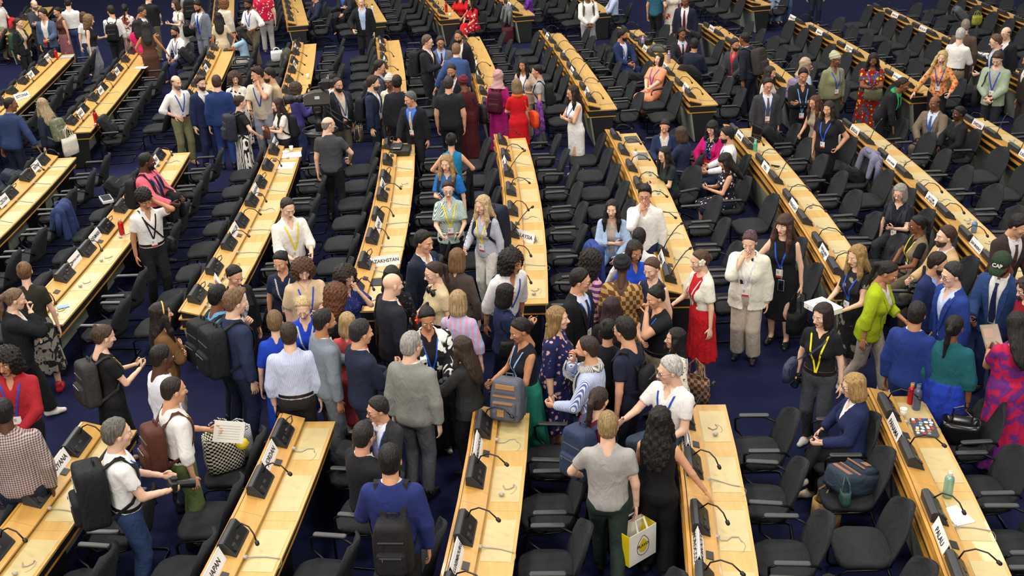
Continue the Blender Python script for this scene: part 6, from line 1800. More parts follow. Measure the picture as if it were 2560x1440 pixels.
person(2132, 964, -75, 'blond woman with glasses in a navy blazer sitting with crossed legs', 'w', 1.68, 1, 'bob:#b8935c', 'ul', 'cr', top=('inner', WH), jac=('closed', '#1f2a50'), bot=('pants', '#1b1c22'), gl=True, shoes='#e2d2b8', hold=[PH(-1, 'black phone in the hand of the blond seated woman')])
person(2292, 786, 160, 'man seen from behind in a royal blue suit', 'm', 1.88, 3, 'short:#1c1613', 'dd', hy=10, top=('inner', WH), jac=('closed', '#20357a'), bot=('pants', '#1f306a'), hold=[PH(-1, 'white phone in the hand of the man in royal blue suit')], mv=.35)
person(2347, 660, 55, 'bearded man in a navy suit and light blue shirt', 'm', 1.82, 2, 'short:#2a1e18', 'dd', hy=25, top=('inner', '#a8bce8'), jac=('open', '#22305e'), bot=('pants', '#22305e'), gl=True, lan=BL, badge=False, beard='#3a2a20', mv=.3)
person(2378, 688, -55, 'man with glasses and greying hair in a cobalt suit', 'm', 1.80, 1, 'short:#33302e', 'dd', top=('inner', '#c8d8f4'), jac=('blazer', '#243c86'), bot=('pants', '#243c86'), gl=True, lan=BL, badge=False)
person(2505, 660, -20, 'man in a dark green cap and blue suit looking down', 'm', 1.80, 4, 'cap:#2c3d2a', 'du', hp=34, top=('inner', WH), jac=('open', '#2a4474'), bot=('pants', '#20305a'), tie='#1c2648', beard='#1b1513')
person(2548, 566, 40, 'man with black hair in a brown suit leaning over a desk', 'm', 1.80, 2, 'short:#171311', 'uu', lean=14, hy=20, hp=18, top=('inner', WH), jac=('open', '#3a2c2c'), bot=('pants', '#3a2c2c'), tie='#5a3a38')
person(2386, 818, 165, 'woman with a black ponytail in a teal blouse and royal blue sari', 'H', 1.66, 4, 'pony:#100e0d', 'dd', top=('dolman', '#1a5a62', 't'), bot=('skirt', 'camo:#1f3aa8:#1a2f8a:5', .86, .06))
person(2542, 812, -150, 'woman with a black braid in a purple and red patterned dress', 'H', 1.74, 3, 'braid:#14100f', 'pp', hp=22, dress=('camo:#6a2a78:#b81c4a:9', .7, .84, .06, dict(vneck=-.14)), hold=[PH(1, 'dark phone filming in the hands of the woman in purple')], extra=lambda F, r: tablet(F))
person(2566, 720, -60, 'woman with a red hair flower in a red velvet dress at the right edge', 'w', 1.70, 1, 'longwave:#3c2824', 'dd', hp=24, dress=('#8a1020', 1.9, .84, .05), extra=lambda F, r: flower(F, r, -1, '#d81c20', '#8a1010'))
# ------------------------------------------------------------------ consoles, earpieces and chairs along every desk
CON = console_proto()
CON_KIDS = list(CON.children)
n_con = 0
WHERE = {}
def seat_frame(D, i):
    P = D['P']; a, b = P[i], P[i + 1]
    d = (a - b) / np.linalg.norm(a - b); n = np.array([-d[1], d[0]])
    return (a + b) / 2, d, n
EARS = [ear_mesh(v) for v in range(4)]
NOCON = set()
def row_name(D): return D['label'].replace('long pale wood conference desk', 'desk')
ORD = ['first', 'second', 'third', 'fourth', 'fifth', 'sixth', 'seventh', 'eighth', 'ninth', 'tenth']
def in_view(p, m=40):
    r = np.array([p[0], p[1], p[2] - CAM_H]); zc = r @ _FW
    if zc < 1: return False
    x = 1280 + CAM_F * (r @ CAM_R) / zc; y = 720 + CAM_F * (r @ CAM_D) / zc
    return -m < x < 2560 + m and -m < y < 1440 + m * 2

def short_row(D): return 'the ' + D['key']
first_con = True
for D in DESKS:
    N = len(D['P']) - 1; k = 0
    for i in range(N):
        m, d, n = seat_frame(D, i)
        q = m + n * .455
        if not in_view((q[0], q[1], .85)): continue
        rz = math.atan2(-n[1], -n[0])
        lb = '%s console from the far end of %s' % (ORD[i], short_row(D))
        if first_con:
            r = CON; r.location = (q[0], q[1], .838); r.rotation_euler = (0, 0, rz); r['label'] = lb; first_con = False
        else:
            r = CON.copy(); COL.objects.link(r); r.location = (q[0], q[1], .838); r.rotation_euler = (0, 0, rz); r['label'] = lb
            for ch in CON_KIDS:
                c2 = ch.copy(); COL.objects.link(c2); c2.parent = r
                for g2 in ch.children:
                    e2 = g2.copy(); COL.objects.link(e2); e2.parent = c2
        r['group'] = 'microphone consoles on the desks'
        rg = random.Random(i * 31 + int(q[0] * 10))
        v = rg.choice((0, 0, 3, 0, 2)) if D['P'][0][0] > -.5 else rg.choice((1, 1, 0, 1, 3))
        o = bpy.data.objects.new('microphone', MICS[v]); put(o, r)
        if q[1] < 26 and rg.random() < (.92 if D['near'] else .6):
            w = rg.randrange(4)
            e = m + n * (.30 if w != 2 else .24) - d * .14
            o = bpy.data.objects.new('earpiece', EARS[w]); put(o)
            o.location = (e[0], e[1], .7635); o.rotation_euler = (0, 0, rz + rg.uniform(-.25, .25))
            o['label'] = ' '.join(('grey earpiece at the %s seat from the far end of %s' % (ORD[i], short_row(D))).split()[:16]); o['category'] = 'earpiece'; o['group'] = 'earpieces on the desks'

CH_FAB = cloth('#292b2e', .9); CH_TUBE = plain('#1a1b1d', .35, .6); CH_ARM = plain('#3e3f3f', .4, .2)
def chair_proto(arms):
    root = thing('conference_armchair' if arms else 'conference_chair', (0, 0, -30), 'x', 'chair')
    root.scale = (1.14, 1.06, 1.0)
    # the sitter faces -Y
    mb = MB(); rings = []
    n = 20
    for f, z in ((.86, .400), (.97, .412), (1.0, .440), (.985, .462), (.90, .474)):
        rings.append([Vector((.255 * f * (abs(math.cos(a)) ** .5) * (1 if math.cos(a) > 0 else -1), -.035 + .245 * f * (abs(math.sin(a)) ** .5) * (1 if math.sin(a) > 0 else -1), z + .018 * (math.sin(a) < -.3) * -1)) for a in [6.2832 * (i + .5) / n for i in range(n)]])
    mb.loft(rings); mb.build('seat', CH_FAB, root, True)
    mb = MB(); nu, nv = 9, 8
    def bp(u, v, side):
        z = .42 + .50 * v
        w = .250 * (1 + .10 * math.sin(math.pi * min(1, v * 1.1)) - (.0 if v < .62 else .62 * ((v - .62) / .38) ** 2.2))
        x = u * w
        y = .185 + .155 * v ** 1.15 - .055 * (u * u) * (1 - .25 * v) + (.0 if side == 0 else .055 * math.sqrt(max(0.02, 1 - abs(u) ** 3)) * (1 - .35 * v))
        return Vector((x, y, z))
    front = [[bp(-1 + 2 * i / (nu - 1), j / (nv - 1), 0) for i in range(nu)] for j in range(nv)]
    back = [[bp(1 - 2 * i / (nu - 1), j / (nv - 1), 1) for i in range(nu)] for j in range(nv)]
    mb.loft([f + b for f, b in zip(front, back)]); mb.build('backrest', CH_FAB, root, True)
    mb = MB()
    for s in (-1, 1):
        mb.tube([(s * .20, .18, .405), (s * .235, .05, .395), (s * .245, -.20, .385), (s * .25, -.255, .34), (s * .25, -.25, .05), (s * .25, -.22, .016), (s * .25, .0, .013), (s * .25, .24, .013), (s * .22, .275, .013), (0, .275, .013)], .0125, 6)
    mb.build('base_frame', CH_TUBE, root, True)
    if arms:
        for s in (-1, 1):
            mb = MB()
            mb.tube([(s * .25, -.05, .42), (s * .295, -.12, .44), (s * .305, -.19, .50), (s * .305, -.20, .63), (s * .305, -.14, .665), (s * .300, .10, .66), (s * .27, .20, .62), (s * .235, .235, .56)], .0125, 6)
            fr = mb.build('armrest', CH_TUBE, root, True)
            mb = MB(); mb.box((s * .303, -.015, .680), (.052, .30, .026), bev=.012); mb.build('arm_pad', CH_ARM, fr)
    return root
ARM, PLAIN_CH = chair_proto(True), chair_proto(False)
used = set()
def place_chair(kind, x, y, rz, label, group=None):
    src = ARM if kind else PLAIN_CH
    if kind not in used:
        used.add(kind); src.location = (x, y, 0); src.rotation_euler = (0, 0, rz); src['label'] = label
        if group: src['group'] = group
        return src
    return copy_tree(src, (x, y, 0), rz, label, group)

n_ch = 0
SEATPOS = []
for (x, y, rz, lab) in SEATED:
    for D in DESKS:
        P = D['P']
        if not (P[-1][1] - .1 < y < P[0][1] + .1): continue
        u = float(np.interp(y, [q[1] for q in P][::-1], [q[0] for q in P][::-1])) - x
        if not (-.80 < u < 1.28): continue
        m, d, n = seat_frame(D, min(range(len(P) - 1), key=lambda i: abs((P[i][1] + P[i + 1][1]) / 2 - y)))
        u2 = min(u, -.26) if u < WIDTH / 2 else max(u, WIDTH + .42)
        x -= (u2 - u); slot = math.atan2(n[1], n[0]) + math.pi / 2
        e = (rz - slot + math.pi) % (2 * math.pi) - math.pi
        rz = slot + max(-.5, min(.5, e)) if abs(e) < 1.9 else rz
        break
    place_chair(1, x, y, rz, ' '.join(('armchair under ' + lab.replace(', seated', '').replace('seated ', '')).split()[:16]), 'occupied chairs')
    SEATPOS.append((x, y)); n_ch += 1
def blocked(x, y, r=.33):
    for a, b in SEATPOS:
        if (a - x) ** 2 + (b - y) ** 2 < .52 ** 2: return True
    for a, b, q in PEOPLE:
        if q > .2 and (a - x) ** 2 + (b - y) ** 2 < r ** 2: return True
    return False
CHAIRS = []
for D in DESKS:
    N = len(D['P']) - 1
    for i in range(N):
        m, d, n = seat_frame(D, i)
        rg = random.Random(int(m[0] * 100 + m[1] * 37))
        rz0 = math.atan2(n[1], n[0]) + math.pi / 2      # facing the desk from its right
        for kind in (1, 0):
            off = -(.27 + rg.uniform(-.04, .10)) if kind else WIDTH + .42 + rg.uniform(0, .05)
            p = m + n * off
            if not in_view((p[0], p[1], .6), 60): continue
            # in front of the desk the chair stands with its back to the desk
            yaw = rz0 + rg.uniform(-.10, .10) * (1 if kind else .6)
            if blocked(p[0], p[1]): continue
            CHAIRS.append((kind, p, yaw, D, i))
for kind, p, yaw, D, i in CHAIRS:
    sr = short_row(D)
    if kind: lb = '%s black armchair from the far end at %s' % (ORD[i], sr); gr = 'armchairs at ' + sr
    else: lb = '%s armless black chair from the far end backing on %s' % (ORD[i], sr); gr = 'chairs in front of ' + sr
    place_chair(kind, p[0], p[1], yaw, ' '.join(lb.split()[:16]), gr); n_ch += 1
print('chairs', n_ch)
# ------------------------------------------------------------------ name cards
def near_desk(x, y):
    best = None
    for D in DESKS:
        for i in range(len(D['P']) - 1):
            m, d, n = seat_frame(D, i)
            q = m + n * .45
            e = (q[0] - x) ** 2 + (q[1] - y) ** 2
            if best is None or e < best[0]: best = (e, m, d, n, D)
    return best

CARD, CARDT = plain('#eeeceb', .55), plain('#20222c', .6)
def name_card(px, py, text, desc, rot=None, L=.40, side=0, z=.93, flat=False):
    p = at(px, py, z if rot is None else .82)
    e, m, d, n, D = near_desk(p[0], p[1])
    rz = math.atan2(d[1], d[0]) if rot is None else math.radians(rot)     # along the desk, away from the lens
    q = np.array([p[0], p[1]])
    if rot is None:                       # on the shelf
        t = (q - m) @ n
        q = q + n * (np.clip(t, .43, .50) - t)
        a_ = (q - m) @ d                  # cards stand between two consoles
        q = q + d * ((.44 if a_ > 0 else -.44) - a_) * .92
        base = .838
    else: base = .763
    lines = text.split('|')
    root = thing('name_card', (q[0], q[1], base), desc, 'name card', rz, 'country name cards on the desks')
    h, w, t = .135, .055, .004
    R0 = Matrix.Identity(4)
    for nm, s in (('card_face', 1), ('card_face', -1)):
        mb = MB()
        a, b = (s * w, .0), (0.0, h)
        mb.hexa([(-L / 2, a[0], a[1]), (L / 2, a[0], a[1]), (L / 2, a[0] - s * t, a[1]), (-L / 2, a[0] - s * t, a[1]), (-L / 2, b[0], b[1]), (L / 2, b[0], b[1]), (L / 2, b[0] - s * t, b[1]), (-L / 2, b[0] - s * t, b[1])])
        f = mb.build(nm, CARD, root)
        size = min(.078 if len(lines) == 1 else .052, L * .9 / (.62 * max(len(x) for x in lines)))
        tilt = math.atan2(h, w)
        # +Y of the card is the left of someone looking along the desk: that face is read from the left
        M = Matrix.Translation((0, s * (w * .5 + .0022), h * .5)) @ Matrix.Rotation(math.pi if s > 0 else 0, 4, 'Z') @ Matrix.Rotation(tilt, 4, 'X')
        lettering('lettering', '\n'.join(lines), size, CARDT, f, M, .0004, size * .018)
    return root

for c in ((160, 1128, 'GUYANA'), (668, 1132, 'JORDAN'), (528, 1402, 'JAPAN'), (1184, 1108, 'MADAGASCAR'), (1133, 1396, 'LUXEMBOURG'), (1741, 1372, 'MOROCCO'), (1713, 1076, 'MOZAMBIQUE'), (2246, 1080, 'PANAMA'), (2367, 1360, 'PALAU'),
          (6, 497, 'CZECHIA'), (90, 408, "DEMOCRATIC PEOPLE'S|REPUBLIC OF KOREA"), (232, 583, 'DENMARK'), (181, 636, 'EUROPEAN UNION'), (386, 396, 'CYPRUS'), (578, 566, 'HOLY SEE'), (634, 470, 'HONDURAS'), (676, 366, 'HUNGARY'), (938, 572, 'KENYA'), (945, 468, 'KIRIBATI'),
          (1251, 408, 'MALI'), (1641, 642, 'NAMIBIA'), (1886, 416, 'PERU'), (1952, 512, 'PARAGUAY'), (2042, 632, 'PAPUA NEW|GUINEA'), (1832, 340, 'PHILIPPINES'), (2120, 317, 'SENEGAL'), (2205, 398, 'SAUDI ARABIA'), (2300, 494, 'SAO TOME|AND PRINCIPE'),
          (2422, 296, 'SWEDEN'), (2536, 376, 'SURINAME'), (1993, 50, 'THAILAND'), (2063, 87, 'TAJIKISTAN'), (2139, 129, 'SYRIAN ARAB|REPUBLIC'), (2228, 180, 'SWITZERLAND'), (2210, 32, 'UZBEKISTAN'), (2292, 67, 'URUGUAY'),
          (1781, 69, 'SINGAPORE'), (1836, 106, 'SLOVAKIA'), (1909, 148, 'SEYCHELLES'), (1617, 122, 'QATAR'), (1664, 164, 'REPUBLIC|OF KOREA'), (1719, 216, 'POLAND'), (1472, 229, 'PORTUGAL'), (1365, 93, 'NIGER'), (1430, 180, 'NORWAY'), (1199, 154, 'NAURU'), (1194, 184, 'NEPAL'), (1274, 10, 'NIGERIA'),
          (951, 110, 'KUWAIT'), (961, 150, 'LATVIA'), (737, 118, 'ICELAND'), (733, 165, 'INDIA'), (518, 168, 'HAITI'), (222, 275, 'GREECE'), (264, 220, 'GABON'), (302, 175, 'FRANCE'), (76, 183, 'EGYPT'), (119, 138, 'ECUADOR')):
    name_card(c[0], c[1], c[2], 'white tent card reading %s on the raised shelf of its desk' % c[2].replace('|', ' ').title().upper())
name_card(2408, 612, 'SAN MARINO', 'white tent card reading SAN MARINO, near the bearded man with camera')
name_card(958, 652, 'KAZAKHSTAN', 'white tent card reading KAZAKHSTAN turned across the desk top', 12, .46)
name_card(547, 708, 'HAITI', 'white tent card reading HAITI turned round on the desk', -65)
name_card(1311, 590, 'MALAYSIA', 'white tent card reading MALAYSIA turned half round on the desk top', -42, .42)
name_card(1407, 138, 'NORTH|MACEDONIA', 'white tent card turned across the desk near the top, one small line of print', 75)
name_card(53, 240, 'ESTONIA', 'white tent card lying across the desk by the ash blond woman', 60)
name_card(2456, 140, 'VANUATU', 'white tent card on the desk behind the man in dark blue suit', 150)

# ------------------------------------------------------------------ things on the desks
def sheet(px, py, label, size=(.21, .30), rz=0.0, col='#eeece6', n=1, z=.7655, lines=True):
    p = at(px, py, z)
    root = thing('paper_sheet', p, label, 'paper', rz)
    for i in range(n):
        mb = MB(); mb.box((0.006 * i, .004 * i, .0012 + .002 * i), (size[0], size[1], .0018), rz=.05 * i); mb.build('sheet', plain(col, .7), root)
    if lines:
        mb = MB()
        for i in range(7): mb.box((0, size[1] * (.36 - .11 * i), .0022 + .002 * n), (size[0] * .7, .003, .0006))
        mb.build('print_lines', plain('#b8b5ae', .8), root)
    return root

def laptop(px, py, label, rz, col, open_=0, stick=False, z=.7655):
    p = at(px, py, z)
    root = thing('laptop', p, label, 'laptop', rz)
    mb = MB(); mb.box((0, 0, .009), (.33, .23, .016), bev=.01); base = mb.build('base', plain(col, .4, .3), root)
    mb = MB(); mb.box((0, 0, 0), (.33, .23, .008), bev=.008)
    lid = mb.build('lid', plain(col, .4, .3), root)
    lid.matrix_local = Matrix.Translation((0, .115, .020)) @ Matrix.Rotation(math.radians(-open_), 4, 'X') @ Matrix.Translation((0, -.115, .003))
    if open_:
        mb = MB()
        for r in range(4):
            for c in range(10): mb.box((-.126 + .028 * c, .06 - .026 * r, .0185), (.022, .020, .003))
        k = mb.build('keys', plain('#121214', .6), base); k['kind'] = 'stuff'
        mb = MB(); mb.box((0, 0, -.0052), (.31, .20, .002)); mb.build('screen', plain('#15171c', .1), lid)
    if stick:
        rg = random.Random(4)
        cols = ['#e4e2dc', '#c8362a', '#2f4fa0', '#dcdad4', '#e0b860', '#eceae4', '#d9603a', '#7fa3b8', '#b9b4aa', '#e6e4de']
        for i in range(22):
            x, y = -.13 + .052 * (i % 6) + rg.uniform(-.008, .008), -.078 + .052 * (i // 6) + rg.uniform(-.008, .008)
            mb = MB()
            if i % 3 == 0: mb.box((x, y, .0048), (.046, .030, .0012), rz=rg.uniform(-.4, .4))
            else: mb.lathe([(.022 if i % 3 == 1 else .017, .0042), (.021 if i % 3 == 1 else .016, .0054)], (x, y, 0), 12)
            mb.build('sticker', plain(cols[i % 10], .5), lid)
    return root

RD = '#b8121c'
def bottle(px, py, label, col, cap, h=.24, r=.036, z=.7655):
    return bottle_at(at(px, py, z), label, col, cap, h, r)
bottle(306, 586, 'red metal bottle standing on the DENMARK desk', RD, '#c9b58a', .25, .04)
bottle(2276, 1008, 'red metal bottle with wooden cap at the end of the PANAMA desk', RD, '#c99a5a', .23, .038)
bottle(2290, 1022, 'slate blue tumbler beside the red bottle on the PANAMA desk', '#5a607a', '#6a708a', .28, .042)
bottle(2368, 1240, 'mint green bottle with a cream cap on the PANAMA desk', '#8fb8a4', '#e6d6c4', .26, .044)
bottle(1589, 410, 'white bottle with a cork cap on the NAMIBIA desk', '#ecebe8', '#b98a50', .27, .042)
bottle(1887, 386, 'green and teal bottle on the PERU desk', '#5fae94', '#8fd0b0', .26, .040)
bottle(142, 148, 'red metal bottle at the far end of the leftmost desk of the upper block', RD, '#3a3a3a', .26, .042)
bottle(241, 307, 'red metal bottle standing on the red folder', RD, '#2a2a2a', .26, .042)
mb = MB(); 
bottle(1607, 118, 'lavender thermos bottle on the QATAR desk beside the black bag', '#b39ab8', '#c0a8c2', .26, .04, .85)
bottle(1672, 156, 'lavender thermos bottle on the QATAR desk beside the seated man in dark suit', '#b39ab8', '#c0a8c2', .26, .04)
bottle(1116, 30, 'red bottle on the desk beside the woman in the red flowered dress', RD, '#a01018', .28, .04)
bottle(932, 32, 'white plastic bottle on the desk behind the lone man in black', '#e8e8e6', '#2a2a2c', .24, .04)
bottle(2434, 580, 'blue and silver drinks can on the SAN MARINO desk', '#6a8ab0', '#b8bcc4', .18, .040)
cup_at(at(2257, 1042, .7655), 'white paper cup beside the red bottle on the PANAMA desk', '#efeae2')
cup_at(at(729, 378, .7655), 'white paper cup on the papers at the far end of the HOLY SEE desk', '#f0eee8')
cup_at(at(770, 196, .7655), 'white paper cup on the desk behind the broadcast camera', '#f0eee8')
cup_at(at(1125, 42, .7655), 'clear plastic cup on the desk by the red flowered dress', '#d8d8d4')
sheet(728, 388, 'white papers under the paper cup on the HOLY SEE desk', (.34, .30), .1, '#ecebe9', 3)
sheet(716, 414, 'blank white sheet on the HOLY SEE desk', (.28, .36), -.05, lines=False)
sheet(352, 169, 'white sheet lying on the desk beside the woman in brown', (.30, .22), -.1)
sheet(2392, 1290, 'white note sheets under the microphone on the PALAU desk', (.18, .26), .25, '#eceae6', 2, lines=False)
sheet(168, 142, 'pale blue folder at the end of the upper left desk', (.30, .22), .1, '#9fb0c4', 1, lines=False)
sheet(258, 309, 'red folder with white papers at the end of the desk', (.34, .24), .12, '#c22a30', 1, lines=False)
sheet(256, 306, 'white papers lying on the red folder', (.28, .18), .12, '#ecebea', 1, z=.770)
sheet(928, 706, 'black folder on the KAZAKHSTAN desk', (.30, .24), 0, '#2b2d30', 2, lines=False)
laptop(2310, 1072, 'silver laptop covered in stickers on the PANAMA desk', math.radians(-98), '#55585c', 0, True)
laptop(1580, 350, 'closed grey laptop at the far end of the NAMIBIA desk', math.radians(-85), '#5a5654')
laptop(1602, 392, 'second grey laptop on the NAMIBIA desk beside the white bottle', math.radians(-95), '#7b7772')
laptop(1876, 352, 'open black laptop on the PERU desk', math.radians(-70), '#242426', 95)
laptop(572, 124, 'closed dark laptop in front of the woman in light blue', math.radians(-90), '#3a3634')
p = at(1937, 416, .7655); root = thing('phone', p, 'dark phone lying on the PERU desk', 'phone', -.6)
mb = MB(); mb.box((0, 0, .006), (.16, .078, .010), bev=.006); mb.build('case', plain('#3a2424', .4), root); mb = MB(); mb.box((0, 0, .0115), (.146, .068, .0015)); mb.build('screen', plain('#101014', .1), root)
p = at(158, 768, .7655); root = thing('face_mask', p, 'pale blue face mask left at the near end of the DENMARK desk', 'face mask', .5)
mb = MB()
for i in range(4): mb.box((0, -.03 + .022 * i, .006 + .003 * (i % 2)), (.15, .024, .006), rot=Matrix.Rotation(.25 * (1 if i % 2 else -1), 3, 'X'))
mb.build('folds', plain('#9cc3e0', .8), root)
mb = MB()
for s in (-1, 1): mb.tube([(s * .07, -.03, .008), (s * .12, -.02, .004), (s * .12, .03, .004), (s * .07, .035, .008)], .002, 4)
mb.build('ear_loop', plain('#e8e8e8', .8), root)
p = at(714, 381, .775); root = thing('napkin', p, 'crumpled white napkin beside the paper cup', 'napkin')
S = SDF((-.09, -.09, -.05), (.09, .09, .07), .012); S.ell((0, 0, .01), (.07, .06, .03), 0); sl, X, Y, Z = S.grid(); S.D += lump(X, Y, Z, 70, .010)
new('crumple', S.mesh(), [plain('#ecebe8', .8)], root, None)
p = at(998, 382, .7655); root = thing('broadcast_box', p, 'black broadcast equipment box with cables at the end of the KENYA desk', 'equipment', -.05)
mb = MB(); mb.box((.03, 0, .05), (.36, .40, .10), bev=.012); mb.build('case', plain('#1a1b1d', .5), root)
mb = MB(); mb.box((-.04, .03, .115), (.20, .34, .03), bev=.008); mb.build('receiver', plain('#202124', .5), root)
mb = MB(); mb.box((-.02, -.14, .132), (.13, .045, .004)); mb.build('display', plain('#a9a79a', .3), root)
for i in range(5):
    mb = MB(); mb.tube([(-.15, .1 - .05 * i, .05), (-.22, .12 - .04 * i, .10), (-.30, .06 - .05 * i, .13), (-.36, .14 - .07 * i, .10), (-.30, .02 - .06 * i, .11)], .006, 5); mb.build('cable', plain('#111113', .5), root)

# ------------------------------------------------------------------ bags and coats left on chairs and desks
ALLCH = [(k, p, y) for k, p, y, D, i in CHAIRS]
def chair_near(px, py, z=.6):
    q = at(px, py, z)
    return min(ALLCH, key=lambda c: (c[1][0] - q[0]) ** 2 + (c[1][1] - q[1]) ** 2)

def pack_at(loc, label, spec, d=(.32, .19, .46), rz=0.0, tilt=60, straps=True, name='backpack', trim=None):
    root = thing(name, loc, label, 'backpack', rz)
    M = Matrix.Translation((0, 0, d[1] * .5 * math.sin(math.radians(tilt)) + .01)) @ Matrix.Rotation(math.radians(tilt), 4, 'X') @ Matrix.Translation((0, 0, -d[2] * .5 * (tilt > 45)))
    pack_things(root, d, spec, M)
    if trim:
        mb = MB(); ya = d[1] * .74
        mb.box((.02, ya + .003, d[2] * .26), (.075, .006, .075)); mb.box((0, ya + .003, d[2] * .50), (d[0] * .62, .008, .022)); mb.box((0, d[1] * .51, d[2] * .84), (d[0] * .62, .012, .05), bev=.004); mb.box((0, d[1] * .51, d[2] * .62), (d[0] * .74, .010, .02))
        o = mb.build('leather_trim', plain(trim, .55), root); o.matrix_local = M
    if straps:
        for s in (-1, 1):
            mb = MB(); P = [(s * .07, -d[1] * .45, d[2] * .92), (s * .10, -d[1] * .75, d[2] * .75), (s * .13, -d[1] * .8, d[2] * .45), (s * .14, -d[1] * .5, d[2] * .08)]
            mb.strip(P, [(0, -1, .2)] * 4, .05, .010); o = mb.build('strap', cloth(spec, .75), root); o.matrix_local = M
    return root

def pack_on_chair(px, py, label, spec, d=(.32, .19, .46), tilt=68, turn=0, trim=None):
    k, p, y = chair_near(px, py)
    return pack_at((p[0], p[1], .482), label, spec, d, y + math.radians(turn), tilt, trim=trim)

def coat_on_chair(px, py, label, spec):
    k, p, y = chair_near(px, py, .8)
    root = thing('jacket', (p[0], p[1], .5), label, 'jacket', y)
    S = SDF((-.36, .05, -.16), (.36, .50, .52), .02)
    S.cone((-.22, .32, .40), (.22, .32, .40), .075, .075, 0)
    S.cone((-.20, .38, .36), (-.22, .40, -.05), .06, .07, .06); S.cone((.20, .38, .36), (.22, .40, -.05), .06, .07, .06); S.cone((0, .40, .38), (0, .41, -.08), .08, .07, .08)
    S.cone((-.22, .26, .36), (-.24, .20, .10), .055, .05, .05); S.cone((.22, .26, .36), (.24, .20, .10), .055, .05, .05)
    sl, X, Y, Z = S.grid(); S.D += .007 * np.sin(X * 34 + Z * 5)
    new('jacket_body', S.mesh(), [cloth(spec)], root)
    for s in (-1, 1):
        mb = MB(); mb.tube([(s * .24, .33, .40), (s * .30, .33, .25), (s * .305, .30, .02)], [.055, .05, .04], 8); mb.build('sleeve', cloth(spec), root, True)
    mb = MB(); mb.tube([(-.10, .27, .46), (0, .25, .475), (.10, .27, .46)], [.02, .025, .02], 6); mb.build('collar', cloth(spec), root, True)

pack_on_chair(2140, 1222, 'navy canvas backpack with brown leather trim lying on a chair', '#2c3846', (.36, .22, .50), 72, 35, '#9a6a52')
k, p, y = chair_near(2085, 1245)
soft_bag('shoulder_bag', (p[0] - .12, p[1] - .20, .49), 'bottle green shoulder bag lying beside the navy canvas backpack', 'bag', (.26, .10, .16), '#33504a', y, .10)
soft_bag('paper_bag', at(2062, 1318, 0), 'brown paper bag standing on the floor under the chairs, lower right', 'bag', (.30, .18, .36), '#b08d5a', .4, .14)
k, p, y = chair_near(2420, 1110)
soft_bag('leather_handbag', (p[0] - .03, p[1], .485), 'shiny black leather handbag sitting on a chair, right of the PANAMA desk', 'bag', (.40, .22, .24), plain('#141416', .22), -.4, .15)
soft_bag('tote_bag', at(566, 1168, .49), 'black and cream checkerboard tote bag on a chair', 'bag', (.40, .22, .42), 'check:#e2d9c2:#1a1a1d:22', .5, .16)
soft_bag('tote_bag', at(606, 1138, .49), 'small black and white dotted bag with a yellow ball inside', 'bag', (.26, .16, .34), 'check:#d8d8d8:#33363a:44', .2, .10)
pb = at(606, 1110, .80); root = thing('ball', pb, 'yellow ball in the mouth of the small dotted bag', 'ball'); v, q = ball((0, 0, 0), (.065, .065, .065), 14, 9); mbb = MB(); mbb._add(v, [tuple(t for t in f if t >= 0) for f in q]); mbb.build('sphere', plain('#e0c81c', .5), root, True); mb = MB(); mb.tube([(.066 * math.cos(a), .066 * math.sin(a), 0) for a in [6.2832 * i / 16 for i in range(17)]], .004, 5); mb.build('seam', plain('#b09a10', .5), root)
pack_at(at(1268, 1056, .77), 'grey backpack with tan zips standing on the end of the MADAGASCAR desk', '#5c606c', (.34, .22, .46), math.radians(160), 12, trim='#a87848')
pack_on_chair(1098, 1150, 'black backpack lying on a chair left of the MADAGASCAR desk', '#1d1e21')
pack_on_chair(62, 420, 'navy grey backpack on a chair beside the man in blue tweed', '#2a303e')
pack_on_chair(290, 455, 'black camera rucksack on a chair beside the CYPRUS desk', '#1c1d20', BIG, 50)
pack_on_chair(300, 325, 'black backpack hung on a chair behind the red folder', '#212328', (.32, .19, .46), 30)
pack_on_chair(494, 140, 'black backpack on a chair behind the bearded man in grey', '#1e2024', (.32, .19, .46), 40)
pack_on_chair(1500, 178, 'black soft bag on a chair beside the seated man in blue suit', '#222427', (.30, .18, .36), 60)
pack_on_chair(1592, 178, 'black backpack on the chair beside the woman in orange', '#1d1e21', (.32, .19, .40), 60)
pack_on_chair(1915, 352, 'black laptop backpack on a chair in front of the moustached man', '#1b1c1f', (.34, .20, .46), 40)
pack_on_chair(2105, 442, 'black backpack on a chair beside the purple checked blanket', '#191a1d', (.34, .20, .44), 55)
pack_on_chair(2396, 45, 'dark grey backpack on a chair behind the URUGUAY desk', '#55585c', (.32, .19, .46), 40)
coat_on_chair(150, 520, 'navy jacket hung over a chair back beside the CZECHIA desk', '#2b3a66')
coat_on_chair(1410, 660, 'cobalt blue jacket hung over a chair back beside the MALAYSIA desk', '#2d4488')
coat_on_chair(668, 140, 'olive coat hung over the chair of the woman in light blue', '#4a4a3c')
coat_on_chair(1212, 48, 'grey coat hung over a chair by the red flowered dress', '#6f7274')
coat_on_chair(2150, 400, 'purple and grey checked blanket over a chair back by the SAUDI ARABIA desk', 'check:#5f5c78:#8a88a0:26')
soft_bag('handbag', at(694, 152, .5), 'white flap handbag standing on a chair behind the woman in light blue', 'bag', (.30, .10, .26), '#dfe2e0', .3, .08)
soft_bag('gift_bag', at(2441, 62, .5), 'small lime green gift bag on a chair near the top right', 'bag', (.26, .14, .24), '#9a9a3a', .2, .12)
soft_bag('tote_bag', at(1270, 108, 0), 'dark red tote bag standing on the floor in the aisle', 'bag', (.34, .16, .46), '#4a1622', .1, .12)
soft_bag('leather_bag', at(1608, 110, .77), 'black leather bag lying on the QATAR desk', 'bag', (.46, .26, .16), plain('#161618', .3), -.3, .05)
